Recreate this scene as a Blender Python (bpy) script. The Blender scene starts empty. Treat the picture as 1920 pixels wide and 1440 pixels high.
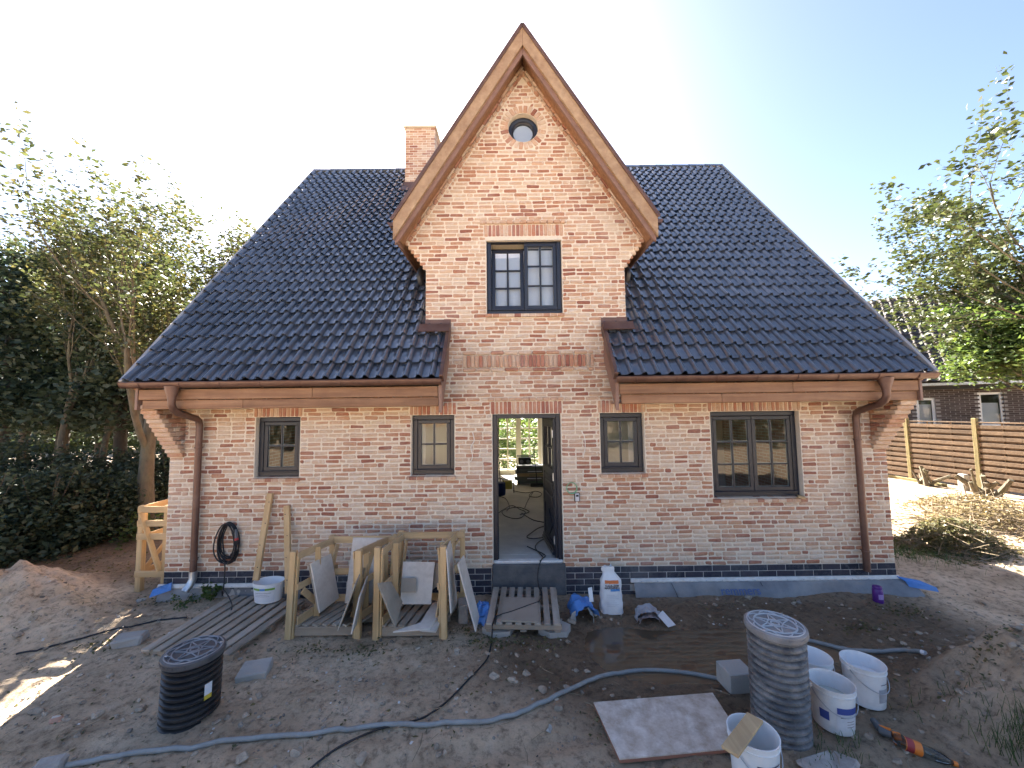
import bpy, math, random
import numpy as np
from mathutils import Vector, Matrix, noise

# ------------------------------------------------------------------ camera, sky, sun, exposure
scene = bpy.context.scene
col = scene.collection
random.seed(7)
RNG = np.random.default_rng(11)
FPX, CX, CY, CZ = 721.0, -0.21, -5.42, 2.5          # focal length in photo pixels (1920 wide), camera position
PITCH, ROLL = math.radians(4.0), 0.0125
_fw = Vector((0, math.cos(PITCH), math.sin(PITCH)))
_up0 = Vector((0, -math.sin(PITCH), math.cos(PITCH)))
_rt0 = Vector((1, 0, 0))
_rt = _rt0 * math.cos(ROLL) - _up0 * math.sin(ROLL)
_up = _up0 * math.cos(ROLL) + _rt0 * math.sin(ROLL)
CAM = Vector((CX, CY, CZ))
cd = bpy.data.cameras.new('camera'); cam = bpy.data.objects.new('camera', cd); col.objects.link(cam)
cd.sensor_fit = 'HORIZONTAL'; cd.sensor_width = 36; cd.lens = FPX / 1920 * 36
cd.clip_start = 0.05; cd.clip_end = 2000
cam.matrix_world = Matrix(((_rt.x, _up.x, -_fw.x, CX), (_rt.y, _up.y, -_fw.y, CY), (_rt.z, _up.z, -_fw.z, CZ), (0, 0, 0, 1)))
scene.camera = cam

SUN_EL, SUN_AZ = math.radians(36), math.radians(-16)   # azimuth from +Y, negative = left of the view
SUN = Vector((math.sin(SUN_AZ) * math.cos(SUN_EL), math.cos(SUN_AZ) * math.cos(SUN_EL), math.sin(SUN_EL)))
w = bpy.data.worlds.new('World'); scene.world = w; w.use_nodes = True
nt = w.node_tree; bg = nt.nodes['Background']
sky = nt.nodes.new('ShaderNodeTexSky'); sky.sky_type = 'NISHITA'; sky.sun_disc = False
sky.sun_elevation = SUN_EL; sky.sun_rotation = SUN_AZ; sky.air_density = 0.55; sky.dust_density = 0.9; sky.ozone_density = 0.2
nt.links.new(sky.outputs[0], bg.inputs[0]); bg.inputs[1].default_value = 0.05
sl = bpy.data.lights.new('sun', 'SUN'); so = bpy.data.objects.new('sun', sl); col.objects.link(so)
sl.energy = 5.0; sl.angle = math.radians(0.5); sl.color = (1.0, 0.93, 0.82)
so.rotation_euler = SUN.to_track_quat('Z', 'Y').to_euler(); so.location = SUN * 60
vs = scene.view_settings
vs.view_transform = 'Standard'; vs.look = 'None'; vs.exposure = 3.3; vs.gamma = 1.0; vs.use_curve_mapping = False
scene.render.engine = 'CYCLES'
scene.cycles.max_bounces = 8; scene.cycles.transparent_max_bounces = 16
scene.cycles.caustics_reflective = False; scene.cycles.caustics_refractive = False

# ------------------------------------------------------------------ measuring helpers (photo pixel -> real point)
def ray(px, py):
    return (_fw * FPX + _rt * (px - 960) + _up * (720 - py)).normalized()
def at(px, py, Y):
    d = ray(px, py); t = (Y - CY) / d.y
    return CAM + d * t
def onplane(px, py, p0, n):
    d = ray(px, py); t = (Vector(p0) - CAM).dot(n) / d.dot(n)
    return CAM + d * t
def onz(px, py, z):
    d = ray(px, py); t = (z - CZ) / d.z
    return CAM + d * t

# ------------------------------------------------------------------ mesh helpers
class MB:
    """collects shapes into one mesh"""
    def __init__(s): s.v = []; s.f = []; s.t = []
    def add(s, vs_, fs, tone=0.5):
        o = len(s.v); s.v += [tuple(p) for p in vs_]; s.f += [tuple(i + o for i in f) for f in fs]
        s.t += [tone] * len(vs_); return s
    def box(s, c, size, rot=None, ch=0.0, jit=0.0, tone=0.5):
        hx, hy, hz = size[0] / 2, size[1] / 2, size[2] / 2
        c = Vector(c)
        if ch <= 0:
            vv = [Vector((x * hx, y * hy, z * hz)) for x in (-1, 1) for y in (-1, 1) for z in (-1, 1)]
            ff = [(0, 1, 3, 2), (4, 6, 7, 5), (0, 4, 5, 1), (2, 3, 7, 6), (0, 2, 6, 4), (1, 5, 7, 3)]
        else:
            vv, idx = [], {}
            b = min(ch, hx * .95, hy * .95, hz * .95)
            for sx in (-1, 1):
                for sy in (-1, 1):
                    for sz in (-1, 1):
                        j = Vector((random.uniform(-jit, jit), random.uniform(-jit, jit), random.uniform(-jit, jit))) if jit else Vector()
                        for k in range(3):
                            p = Vector((sx * (hx - (b if k != 0 else 0)), sy * (hy - (b if k != 1 else 0)), sz * (hz - (b if k != 2 else 0))))
                            idx[(sx, sy, sz, k)] = len(vv); vv.append(p + j)
            I = lambda a, b_, c_, k: idx[(a, b_, c_, k)]
            ff = []
            for sg in (-1, 1):
                q = [I(sg, -1, -1, 0), I(sg, 1, -1, 0), I(sg, 1, 1, 0), I(sg, -1, 1, 0)]; ff.append(q if sg > 0 else q[::-1])
                q = [I(-1, sg, -1, 1), I(1, sg, -1, 1), I(1, sg, 1, 1), I(-1, sg, 1, 1)]; ff.append(q[::-1] if sg > 0 else q)
                q = [I(-1, -1, sg, 2), I(1, -1, sg, 2), I(1, 1, sg, 2), I(-1, 1, sg, 2)]; ff.append(q if sg > 0 else q[::-1])
            for a in (-1, 1):
                for b_ in (-1, 1):
                    ff.append([I(a, b_, -1, 0), I(a, b_, 1, 0), I(a, b_, 1, 1), I(a, b_, -1, 1)])
                    ff.append([I(a, -1, b_, 0), I(a, 1, b_, 0), I(a, 1, b_, 2), I(a, -1, b_, 2)])
                    ff.append([I(-1, a, b_, 1), I(1, a, b_, 1), I(1, a, b_, 2), I(-1, a, b_, 2)])
            for a in (-1, 1):
                for b_ in (-1, 1):
                    for c_ in (-1, 1): ff.append([I(a, b_, c_, 0), I(a, b_, c_, 1), I(a, b_, c_, 2)])
        if rot is not None: vv = [rot @ p for p in vv]
        return s.add([p + c for p in vv], ff, tone)
    def span(s, x0, x1, y0, y1, z0, z1, ch=0.0, jit=0.0, tone=0.5):
        return s.box(((x0 + x1) / 2, (y0 + y1) / 2, (z0 + z1) / 2), (abs(x1 - x0), abs(y1 - y0), abs(z1 - z0)), None, ch, jit, tone)
    def beam(s, a, b, w_, h_, up=(0, 0, 1), ch=0.004, tone=0.5):
        a, b = Vector(a), Vector(b); d = (b - a); L = d.length; d.normalize()
        u = Vector(up); x = d.cross(u)
        if x.length < 1e-4: x = d.cross(Vector((0, 1, 0)))
        x.normalize(); u = x.cross(d)
        R = Matrix((d, x, u)).transposed()
        return s.box((a + b) / 2, (L, w_, h_), R, ch, 0, tone)
    def tube(s, pts, r, n=8, caps=True, tone=0.5):
        pts = [Vector(p) for p in pts]; m = len(pts)
        rr = r if isinstance(r, (list, tuple)) else [r] * m
        o = len(s.v); prev = None
        for i, p in enumerate(pts):
            d = (pts[min(i + 1, m - 1)] - pts[max(i - 1, 0)])
            if d.length < 1e-9: d = Vector((0, 0, 1))
            d.normalize()
            if prev is None:
                a = d.cross(Vector((0, 0, 1)))
                if a.length < .05: a = d.cross(Vector((0, 1, 0)))
            else: a = prev - d * prev.dot(d)
            a.normalize(); prev = a; b = d.cross(a)
            for k in range(n):
                t = 2 * math.pi * k / n
                q = p + (a * math.cos(t) + b * math.sin(t)) * rr[i]
                s.v.append((q.x, q.y, q.z)); s.t.append(tone)
        for i in range(m - 1):
            for k in range(n):
                k2 = (k + 1) % n
                s.f.append((o + i * n + k, o + i * n + k2, o + (i + 1) * n + k2, o + (i + 1) * n + k))
        if caps:
            s.f.append(tuple(o + k for k in range(n))[::-1]); s.f.append(tuple(o + (m - 1) * n + k for k in range(n)))
        return s
    def lathe(s, prof, n=32, c=(0, 0, 0), sx=1.0, sy=1.0, cap0=True, cap1=True, tone=0.5):
        o = len(s.v)
        for (r, z) in prof:
            for k in range(n):
                t = 2 * math.pi * k / n
                s.v.append((c[0] + r * sx * math.cos(t), c[1] + r * sy * math.sin(t), c[2] + z)); s.t.append(tone)
        for i in range(len(prof) - 1):
            for k in range(n):
                k2 = (k + 1) % n
                s.f.append((o + i * n + k, o + i * n + k2, o + (i + 1) * n + k2, o + (i + 1) * n + k))
        if cap0: s.f.append(tuple(o + k for k in range(n))[::-1])
        if cap1: s.f.append(tuple(o + (len(prof) - 1) * n + k for k in range(n)))
        return s
    def prism(s, poly, d, tone=0.5):
        """polygon of 3-D points pushed along vector d"""
        n = len(poly); d = Vector(d); P = [Vector(p) for p in poly]
        nn = Vector((0, 0, 0))
        for i in range(n): nn += P[i].cross(P[(i + 1) % n])
        if nn.dot(d) > 0: P = P[::-1]
        vv = P + [p + d for p in P]
        ff = [tuple(range(n)), tuple(range(2 * n - 1, n - 1, -1))]
        for i in range(n): ff.append((i, i + n, (i + 1) % n + n, (i + 1) % n))
        return s.add(vv, ff, tone)
    def slab(s, pts, th, tone=0.5, away=True):
        P = [Vector(p) for p in pts]
        nn = Vector((0, 0, 0))
        for i in range(len(P)): nn += P[i].cross(P[(i + 1) % len(P)])
        nn.normalize()
        c = sum(P, Vector()) / len(P)
        if (nn.dot(c - CAM) < 0) == away: nn = -nn
        return s.prism(P, nn * th, tone)
    def build(s, name, m, parent=None, origin=None, smooth=None):
        o = Vector(origin) if origin is not None else Vector()
        me = bpy.data.meshes.new(name)
        me.from_pydata([(x - o.x, y - o.y, z - o.z) for x, y, z in s.v], [], s.f)
        fin(me, m, smooth)
        a = me.attributes.new('tone', 'FLOAT', 'POINT'); a.data.foreach_set('value', s.t)
        ob = bpy.data.objects.new(name, me); col.objects.link(ob)
        if parent is not None: ob.parent = parent
        elif origin is not None: ob.location = o
        return ob
def fin(me, m, smooth):
    if m is not None: me.materials.append(m)
    if smooth:
        me.polygons.foreach_set('use_smooth', [True] * len(me.polygons))
        if smooth < 180: me.set_sharp_from_angle(angle=math.radians(smooth))
    me.update()
def mesh_np(name, V, F, m, parent=None, origin=(0, 0, 0), tone=None, smooth=None):
    me = bpy.data.meshes.new(name)
    V = np.asarray(V, dtype=np.float32) - np.asarray(origin, dtype=np.float32)
    F = np.asarray(F, dtype=np.int32); k = F.shape[1]
    me.vertices.add(len(V)); me.vertices.foreach_set('co', V.ravel())
    me.loops.add(F.size); me.loops.foreach_set('vertex_index', F.ravel())
    me.polygons.add(len(F)); me.polygons.foreach_set('loop_start', np.arange(0, F.size, k, dtype=np.int32))
    me.update(calc_edges=True); me.validate()
    if tone is not None:
        a = me.attributes.new('tone', 'FLOAT', 'POINT'); a.data.foreach_set('value', np.asarray(tone, dtype=np.float32))
    fin(me, m, smooth)
    ob = bpy.data.objects.new(name, me); col.objects.link(ob)
    if parent is not None: ob.parent = parent
    else: ob.location = origin
    return ob
def tag(o, label=None, cat=None, group=None, kind=None):
    if label: o['label'] = label
    if cat: o['category'] = cat
    if group: o['group'] = group
    if kind: o['kind'] = kind
    return o
def thing(name, loc, label, cat, group=None, rz=0.0):
    o = bpy.data.objects.new(name, None); col.objects.link(o)
    o.location = loc; o.rotation_euler = (0, 0, rz); o.empty_display_size = .1
    return tag(o, label, cat, group)
def base_of(mb):
    xs = [p[0] for p in mb.v]; ys = [p[1] for p in mb.v]; zs = [p[2] for p in mb.v]
    return Vector(((min(xs) + max(xs)) / 2, (min(ys) + max(ys)) / 2, min(zs)))
def solo(mb, name, m, label, cat, group=None, smooth=None, kind=None):
    return tag(mb.build(name, m, None, base_of(mb), smooth), label, cat, group, kind)

# ------------------------------------------------------------------ materials
def new_mat(name):
    m = bpy.data.materials.new(name); m.use_nodes = True
    N = m.node_tree.nodes; return m, N, m.node_tree.links, N['Principled BSDF']
def nd(N, t, **kw):
    n = N.new(t)
    for k, v in kw.items(): setattr(n, k, v)
    return n
def rgba(c): return (c[0], c[1], c[2], 1)
def ramp(N, stops):
    r = N.new('ShaderNodeValToRGB'); e = r.color_ramp.elements
    while len(e) > 1: e.remove(e[-1])
    e[0].position = stops[0][0]; e[0].color = rgba(stops[0][1])
    for p, c in stops[1:]:
        x = e.new(p); x.color = rgba(c)
    return r
def surf(name, c1, c2=None, scale=8, rough=.7, rough2=None, bump=.0, bscale=40, metal=0, stretch=(1, 1, 1), spec=.5, dirt=None, dscale=3, damt=.5, tone=0.0, objrand=0.0, coat=0):
    """noise mix of two colours + optional dirt, bump; tone attribute / object random shift brightness"""
    m, N, L, B = new_mat(name)
    tc = nd(N, 'ShaderNodeTexCoord'); mp = nd(N, 'ShaderNodeMapping'); mp.inputs['Scale'].default_value = stretch
    L.new(tc.outputs['Object'], mp.inputs[0])
    n1 = nd(N, 'ShaderNodeTexNoise'); n1.inputs['Scale'].default_value = scale; n1.inputs['Detail'].default_value = 6; n1.inputs['Roughness'].default_value = .65
    L.new(mp.outputs[0], n1.inputs['Vector'])
    c2 = c2 or c1
    rp = ramp(N, [(.32, c1), (.68, c2)]); L.new(n1.outputs['Fac'], rp.inputs[0])
    out = rp.outputs[0]
    if dirt:
        n2 = nd(N, 'ShaderNodeTexNoise'); n2.inputs['Scale'].default_value = dscale; n2.inputs['Detail'].default_value = 8; n2.inputs['Roughness'].default_value = .7
        L.new(tc.outputs['Object'], n2.inputs['Vector'])
        r2 = ramp(N, [(.45, (0, 0, 0)), (.7, (damt, damt, damt))]); L.new(n2.outputs['Fac'], r2.inputs[0])
        mx = nd(N, 'ShaderNodeMix', data_type='RGBA'); L.new(r2.outputs[0], mx.inputs['Factor']); L.new(out, mx.inputs['A']); mx.inputs['B'].default_value = rgba(dirt)
        out = mx.outputs['Result']
    if tone or objrand:
        at_ = nd(N, 'ShaderNodeAttribute', attribute_name='tone'); oi = nd(N, 'ShaderNodeObjectInfo')
        a1 = nd(N, 'ShaderNodeMath', operation='MULTIPLY_ADD'); a1.inputs[1].default_value = tone; a1.inputs[2].default_value = 1 - tone * .5
        L.new(at_.outputs['Fac'], a1.inputs[0])
        a2 = nd(N, 'ShaderNodeMath', operation='MULTIPLY_ADD'); a2.inputs[1].default_value = objrand; L.new(oi.outputs['Random'], a2.inputs[0])
        a3 = nd(N, 'ShaderNodeMath', operation='SUBTRACT'); L.new(a1.outputs[0], a3.inputs[0]); a3.inputs[1].default_value = objrand * .5
        L.new(a3.outputs[0], a2.inputs[2])
        hs = nd(N, 'ShaderNodeHueSaturation'); L.new(a2.outputs[0], hs.inputs['Value']); L.new(out, hs.inputs['Color']); out = hs.outputs[0]
    L.new(out, B.inputs['Base Color'])
    B.inputs['Roughness'].default_value = rough
    if rough2 is not None:
        mr = nd(N, 'ShaderNodeMapRange'); mr.inputs[1].default_value = .35; mr.inputs[2].default_value = .65; mr.inputs[3].default_value = rough; mr.inputs[4].default_value = rough2
        L.new(n1.outputs['Fac'], mr.inputs[0]); L.new(mr.outputs[0], B.inputs['Roughness'])
    B.inputs['Metallic'].default_value = metal
    B.inputs['Specular IOR Level'].default_value = spec
    B.inputs['Coat Weight'].default_value = coat
    if bump:
        n3 = nd(N, 'ShaderNodeTexNoise'); n3.inputs['Scale'].default_value = bscale; n3.inputs['Detail'].default_value = 6
        L.new(mp.outputs[0], n3.inputs['Vector'])
        bp = nd(N, 'ShaderNodeBump'); bp.inputs['Strength'].default_value = bump; bp.inputs['Distance'].default_value = .02
        L.new(n3.outputs['Fac'], bp.inputs['Height']); L.new(bp.outputs[0], B.inputs['Normal'])
    return m

def brick_mat(name, stops, wash=(.66, .59, .52), washamt=.95):
    m, N, L, B = new_mat(name)
    tc = nd(N, 'ShaderNodeTexCoord'); at_ = nd(N, 'ShaderNodeAttribute', attribute_name='tone'); oi = nd(N, 'ShaderNodeObjectInfo')
    ge = nd(N, 'ShaderNodeNewGeometry')
    s = nd(N, 'ShaderNodeMath', operation='ADD'); L.new(at_.outputs['Fac'], s.inputs[0]); L.new(oi.outputs['Random'], s.inputs[1])
    fr = nd(N, 'ShaderNodeMath', operation='FRACT'); L.new(s.outputs[0], fr.inputs[0])
    n0 = nd(N, 'ShaderNodeTexNoise'); n0.inputs['Scale'].default_value = 28; n0.inputs['Detail'].default_value = 5; n0.inputs['Roughness'].default_value = .7
    L.new(ge.outputs['Position'], n0.inputs['Vector'])
    mm = nd(N, 'ShaderNodeMath', operation='MULTIPLY_ADD'); mm.inputs[1].default_value = .5; mm.inputs[2].default_value = -.25; L.new(n0.outputs['Fac'], mm.inputs[0])
    ad = nd(N, 'ShaderNodeMath', operation='ADD', use_clamp=True); L.new(fr.outputs[0], ad.inputs[0]); L.new(mm.outputs[0], ad.inputs[1])
    rp = ramp(N, stops); L.new(ad.outputs[0], rp.inputs[0])
    n1 = nd(N, 'ShaderNodeTexNoise'); n1.inputs['Scale'].default_value = 16; n1.inputs['Detail'].default_value = 8; n1.inputs['Roughness'].default_value = .72
    L.new(ge.outputs['Position'], n1.inputs['Vector'])
    r1 = ramp(N, [(.5, (0, 0, 0)), (.68, (1, 1, 1))]); L.new(n1.outputs['Fac'], r1.inputs[0])
    iv = nd(N, 'ShaderNodeMath', operation='MULTIPLY_ADD'); iv.inputs[1].default_value = -washamt; iv.inputs[2].default_value = washamt; L.new(fr.outputs[0], iv.inputs[0])
    wf = nd(N, 'ShaderNodeMath', operation='MULTIPLY', use_clamp=True); L.new(r1.outputs[0], wf.inputs[0]); L.new(iv.outputs[0], wf.inputs[1])
    mx = nd(N, 'ShaderNodeMix', data_type='RGBA'); L.new(wf.outputs[0], mx.inputs['Factor']); L.new(rp.outputs[0], mx.inputs['A']); mx.inputs['B'].default_value = rgba(wash)
    n4 = nd(N, 'ShaderNodeTexNoise'); n4.inputs['Scale'].default_value = 1.1; n4.inputs['Detail'].default_value = 7; n4.inputs['Roughness'].default_value = .68; L.new(ge.outputs['Position'], n4.inputs['Vector'])
    r4 = ramp(N, [(.48, (0, 0, 0)), (.76, (.36, .36, .36))]); L.new(n4.outputs['Fac'], r4.inputs[0])
    mx4 = nd(N, 'ShaderNodeMix', data_type='RGBA'); L.new(r4.outputs[0], mx4.inputs['Factor']); L.new(mx.outputs['Result'], mx4.inputs['A']); mx4.inputs['B'].default_value = rgba(tuple(c * 1.02 for c in wash))
    mx = mx4
    L.new(mx.outputs['Result'], B.inputs['Base Color']); B.inputs['Roughness'].default_value = .88; B.inputs['Specular IOR Level'].default_value = .25
    n3 = nd(N, 'ShaderNodeTexNoise'); n3.inputs['Scale'].default_value = 90; n3.inputs['Detail'].default_value = 5; L.new(ge.outputs['Position'], n3.inputs['Vector'])
    bp = nd(N, 'ShaderNodeBump'); bp.inputs['Strength'].default_value = .5; bp.inputs['Distance'].default_value = .012
    L.new(n3.outputs['Fac'], bp.inputs['Height']); L.new(bp.outputs[0], B.inputs['Normal'])
    return m
def wood(name, c1, c2, scale=6, axis='z', rough=.65, bump=.25, dirt=None, damt=.4, objrand=.2, knots=None):
    st = {'x': (.12, 2.2, 2.2), 'y': (2.2, .12, 2.2), 'z': (2.2, 2.2, .12), 'n': (1, 1, 1)}[axis]
    return surf(name, c1, c2, scale, rough, None, bump, 18, 0, st, .3, dirt, 4, damt, .25, objrand)
def leaf_mat(name, c1, c2, c3=None, trans=.35, rough=.5):
    m, N, L, B = new_mat(name)
    ge = nd(N, 'ShaderNodeNewGeometry')
    rp = ramp(N, [(0, c1), (.6, c2), (1, c3 or c2)]); L.new(ge.outputs['Random Per Island'], rp.inputs[0])
    L.new(rp.outputs[0], B.inputs['Base Color']); B.inputs['Roughness'].default_value = rough; B.inputs['Specular IOR Level'].default_value = .4
    tr = nd(N, 'ShaderNodeBsdfTranslucent')
    hs = nd(N, 'ShaderNodeHueSaturation'); hs.inputs['Value'].default_value = 1.7; hs.inputs['Saturation'].default_value = 1.1; hs.inputs['Hue'].default_value = .485
    L.new(rp.outputs[0], hs.inputs['Color']); L.new(hs.outputs[0], tr.inputs['Color'])
    mx = nd(N, 'ShaderNodeMixShader'); mx.inputs[0].default_value = trans
    L.new(B.outputs[0], mx.inputs[1]); L.new(tr.outputs[0], mx.inputs[2]); L.new(mx.outputs[0], N['Material Output'].inputs[0])
    return m
def glass_mat(name, tint=(.93, .96, .97), f0=1.5):
    m, N, L, B = new_mat(name); N.remove(B)
    t = nd(N, 'ShaderNodeBsdfTransparent'); t.inputs[0].default_value = rgba(tint)
    g = nd(N, 'ShaderNodeBsdfGlossy'); g.inputs['Roughness'].default_value = .02; g.inputs[0].default_value = (1, 1, 1, 1)
    f = nd(N, 'ShaderNodeFresnel'); f.inputs[0].default_value = f0
    mx = nd(N, 'ShaderNodeMixShader'); L.new(f.outputs[0], mx.inputs[0]); L.new(t.outputs[0], mx.inputs[1]); L.new(g.outputs[0], mx.inputs[2])
    L.new(mx.outputs[0], N['Material Output'].inputs[0])
    return m
def plain(name, c, rough=.5, metal=0, spec=.5, emit=None, es=1):
    m, N, L, B = new_mat(name)
    B.inputs['Base Color'].default_value = rgba(c); B.inputs['Roughness'].default_value = rough; B.inputs['Metallic'].default_value = metal; B.inputs['Specular IOR Level'].default_value = spec
    if emit: B.inputs['Emission Color'].default_value = rgba(emit); B.inputs['Emission Strength'].default_value = es
    return m

BR = [(0.0, (.59, .465, .35)), (.28, (.55, .395, .28)), (.50, (.505, .32, .21)), (.70, (.45, .245, .15)), (.87, (.37, .17, .105)), (1, (.28, .115, .08))]
BR2 = [(0.0, (.55, .40, .29)), (.25, (.50, .31, .205)), (.45, (.45, .23, .145)), (.70, (.40, .165, .105)), (1, (.30, .115, .08))]
M = {}
M['brick'] = brick_mat('weathered_brick', BR)
M['soldier'] = brick_mat('soldier_brick', BR2, washamt=.6)
M['mortar'] = surf('lime_mortar', (.66, .58, .47), (.75, .665, .55), 30, .95, bump=.4, bscale=120)
M['plinth'] = brick_mat('blue_clinker', [(0, (.022, .026, .04)), (.5, (.034, .036, .052)), (1, (.055, .05, .065))], (.28, .28, .29), .35)
M['plinth_joint'] = surf('plinth_joint', (.40, .385, .36), (.50, .48, .45), 30, .95)
M['tile'] = surf('glazed_black_tile', (.068, .080, .104), (.100, .116, .148), 2.2, .10, .22, .03, 60, tone=.35, objrand=.35, spec=1.0, coat=.6)
M['tile_flat'] = surf('black_underlay', (.015, .016, .02), (.02, .02, .025), 5, .6)
M['zinc'] = surf('brown_zinc', (.105, .055, .042), (.145, .078, .058), 6, .38, .5, .06, 50, metal=.35, dirt=(.2, .14, .11), damt=.35)
M['zincgrey'] = surf('grey_zinc', (.30, .28, .27), (.40, .38, .36), 6, .4, metal=.3)
M['galv'] = surf('galvanised', (.45, .47, .5), (.6, .62, .65), 20, .3, .45, metal=.9)
M['fascia'] = wood('fascia_wood', (.20, .098, .05), (.34, .19, .105), 9, 'x', .5, bump=.35, dirt=(.16, .08, .045), damt=.5)
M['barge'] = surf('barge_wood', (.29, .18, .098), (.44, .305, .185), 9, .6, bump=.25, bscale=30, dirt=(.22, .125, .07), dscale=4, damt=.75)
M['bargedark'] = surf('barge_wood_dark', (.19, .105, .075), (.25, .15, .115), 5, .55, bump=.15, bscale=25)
M['frame'] = surf('anthracite_lacquer', (.013, .015, .025), (.017, .02, .031), 4, .38, spec=.5)
M['cream'] = surf('cream_lacquer', (.68, .62, .46), (.72, .66, .5), 4, .45)
M['glass'] = glass_mat('window_glass')
M['gasket'] = surf('light_seal', (.5, .5, .48), None, 5, .6)
M['plaster'] = surf('interior_plaster', (.78, .75, .68), (.84, .81, .74), 2, .9)
M['screed'] = surf('dusty_screed', (.54, .52, .48), (.68, .65, .60), 1.5, .85, bump=.1, dirt=(.34, .32, .30), dscale=1.2, damt=.6)
M['sky_tint_sheet'] = surf('sky_tint_film', (.56, .63, .76), (.64, .70, .80), 2, .6)  # bluish sheet stands for sky mirrored in panes; also colours the neighbour's curtain
M['slate'] = surf('dark_board', (.05, .053, .06), (.095, .098, .105), 3, .75, bump=.1, dirt=(.2, .19, .18), dscale=4, damt=.55, stretch=(.4, 1, 3))
M['pine'] = wood('raw_pine', (.48, .315, .15), (.65, .455, .245), 7, 'z', .75, dirt=(.38, .27, .16))
M['pinex'] = wood('raw_pine_level', (.46, .305, .15), (.63, .445, .245), 7, 'x', .75, dirt=(.36, .26, .16))
M['piney'] = wood('raw_pine_deep', (.45, .30, .155), (.61, .435, .245), 7, 'y', .75, dirt=(.35, .26, .17))
M['oldwood'] = wood('grey_pallet_wood', (.26, .215, .165), (.42, .36, .29), 6, 'y', .85, dirt=(.5, .48, .45), damt=.35, objrand=.35)
M['oldwoodx'] = wood('grey_pallet_wood_cross', (.25, .195, .145), (.40, .315, .235), 6, 'x', .85, dirt=(.14, .12, .1), damt=.4, objrand=.3)
M['stone'] = surf('limestone_tile', (.56, .51, .45), (.70, .65, .59), 5, .55, bump=.05, bscale=40, dirt=(.36, .31, .26), dscale=9, damt=.45, objrand=.18)
M['stonedark'] = surf('raw_tile_back', (.30, .255, .20), (.42, .36, .29), 6, .85, bump=.15, dirt=(.24, .2, .16), objrand=.15)
M['concrete'] = surf('concrete', (.32, .30, .275), (.46, .435, .40), 6, .9, bump=.3, bscale=60, dirt=(.18, .16, .14), objrand=.2)
M['rock'] = surf('rock', (.24, .21, .19), (.42, .38, .34), 8, .9, bump=.5, bscale=30, objrand=.3)
M['blackpl'] = surf('black_plastic', (.010, .011, .014), (.018, .019, .023), 4, .38, .5, dirt=(.10, .085, .07), dscale=3, damt=.4)
M['greypl'] = surf('dusty_black_plastic', (.040, .043, .05), (.16, .16, .165), 7, .5, bump=.15, dirt=(.40, .38, .355), dscale=9, damt=.65, stretch=(1, 1, .5))
M['lidmetal'] = surf('lid_black', (.035, .038, .046), (.07, .074, .085), 6, .35, .5, dirt=(.18, .17, .16), dscale=5, damt=.5)
M['lidgrey'] = surf('lid_grey', (.14, .145, .155), (.30, .30, .31), 6, .45, .6, dirt=(.34, .27, .2), dscale=4, damt=.5)
M['ribmetal'] = surf('lighter_rib', (.17, .175, .19), (.34, .345, .36), 9, .4)  # ribs lighter than the lid so the pattern stands out
M['ribpale'] = surf('pale_rib', (.40, .40, .41), (.55, .55, .55), 9, .5)
M['white'] = surf('white_plastic', (.70, .71, .72), (.78, .78, .78), 4, .4, dirt=(.42, .38, .33), dscale=6, damt=.45)
M['whiteclean'] = surf('clean_white_plastic', (.74, .75, .76), (.78, .79, .79), 4, .35)
M['label'] = surf('paper_label', (.68, .69, .72), (.62, .64, .68), 30, .6)
M['bluelabel'] = plain('blue_print', (.05, .08, .30), .5)
M['greenlabel'] = plain('green_print', (.18, .36, .04), .5)
M['navy'] = plain('navy_print', (.03, .035, .09), .5)
M['hose'] = surf('grey_conduit', (.22, .235, .235), (.30, .31, .305), 5, .55, dirt=(.2, .17, .14), dscale=8, damt=.6)
M['cable'] = surf('black_cable', (.012, .012, .014), (.025, .024, .026), 8, .55)
M['cablewhite'] = plain('white_cable', (.72, .7, .64), .5)
M['cablegreen'] = plain('green_cable', (.22, .42, .24), .5)
M['membrane'] = surf('grey_membrane', (.15, .155, .17), (.24, .245, .255), 4, .5, dirt=(.34, .31, .28), dscale=3, damt=.5)
M['memprint'] = plain('membrane_print', (.085, .125, .26), .5)
M['strip'] = surf('white_strip', (.70, .69, .67), (.78, .77, .75), 10, .5, dirt=(.4, .36, .31), dscale=9, damt=.5)
M['blueplastic'] = surf('blue_plastic', (.05, .17, .46), (.09, .26, .62), 8, .4, dirt=(.3, .35, .45), damt=.3)
M['bagwhite'] = surf('paper_bag', (.66, .66, .66), (.74, .74, .74), 8, .7, dirt=(.45, .43, .4), damt=.3)
M['bagorange'] = plain('orange_print', (.62, .16, .04), .6)
M['bagtext'] = plain('dark_print', (.09, .07, .08), .6)
M['bagblue'] = plain('blue_box_print', (.08, .25, .55), .6)
M['purple'] = surf('purple_can', (.09, .02, .19), (.13, .03, .25), 6, .3)
M['red'] = plain('red_plastic', (.42, .03, .03), .4)
M['orange'] = plain('orange_plastic', (.70, .20, .03), .4)
M['darkgrey'] = plain('grey_tool', (.10, .11, .12), .5)
M['osb'] = surf('dusty_panel', (.44, .355, .28), (.72, .665, .60), 9, .8, bump=.1, dirt=(.30, .22, .16), dscale=6, damt=.75)
M['osbedge'] = plain('panel_edge', (.32, .14, .09), .8)
M['bark'] = surf('bark', (.085, .07, .048), (.165, .135, .09), 9, .95, bump=.8, bscale=25, stretch=(1, 1, .4), dirt=(.16, .17, .10), dscale=3, damt=.5)
M['barkdark'] = surf('dark_bark', (.05, .042, .035), (.10, .085, .065), 9, .95, bump=.6, bscale=25, stretch=(1, 1, .4))
M['fence'] = wood('fence_wood', (.095, .062, .038), (.18, .12, .074), 5, 'n', .8, dirt=(.11, .07, .045), damt=.5, objrand=.35)
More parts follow.
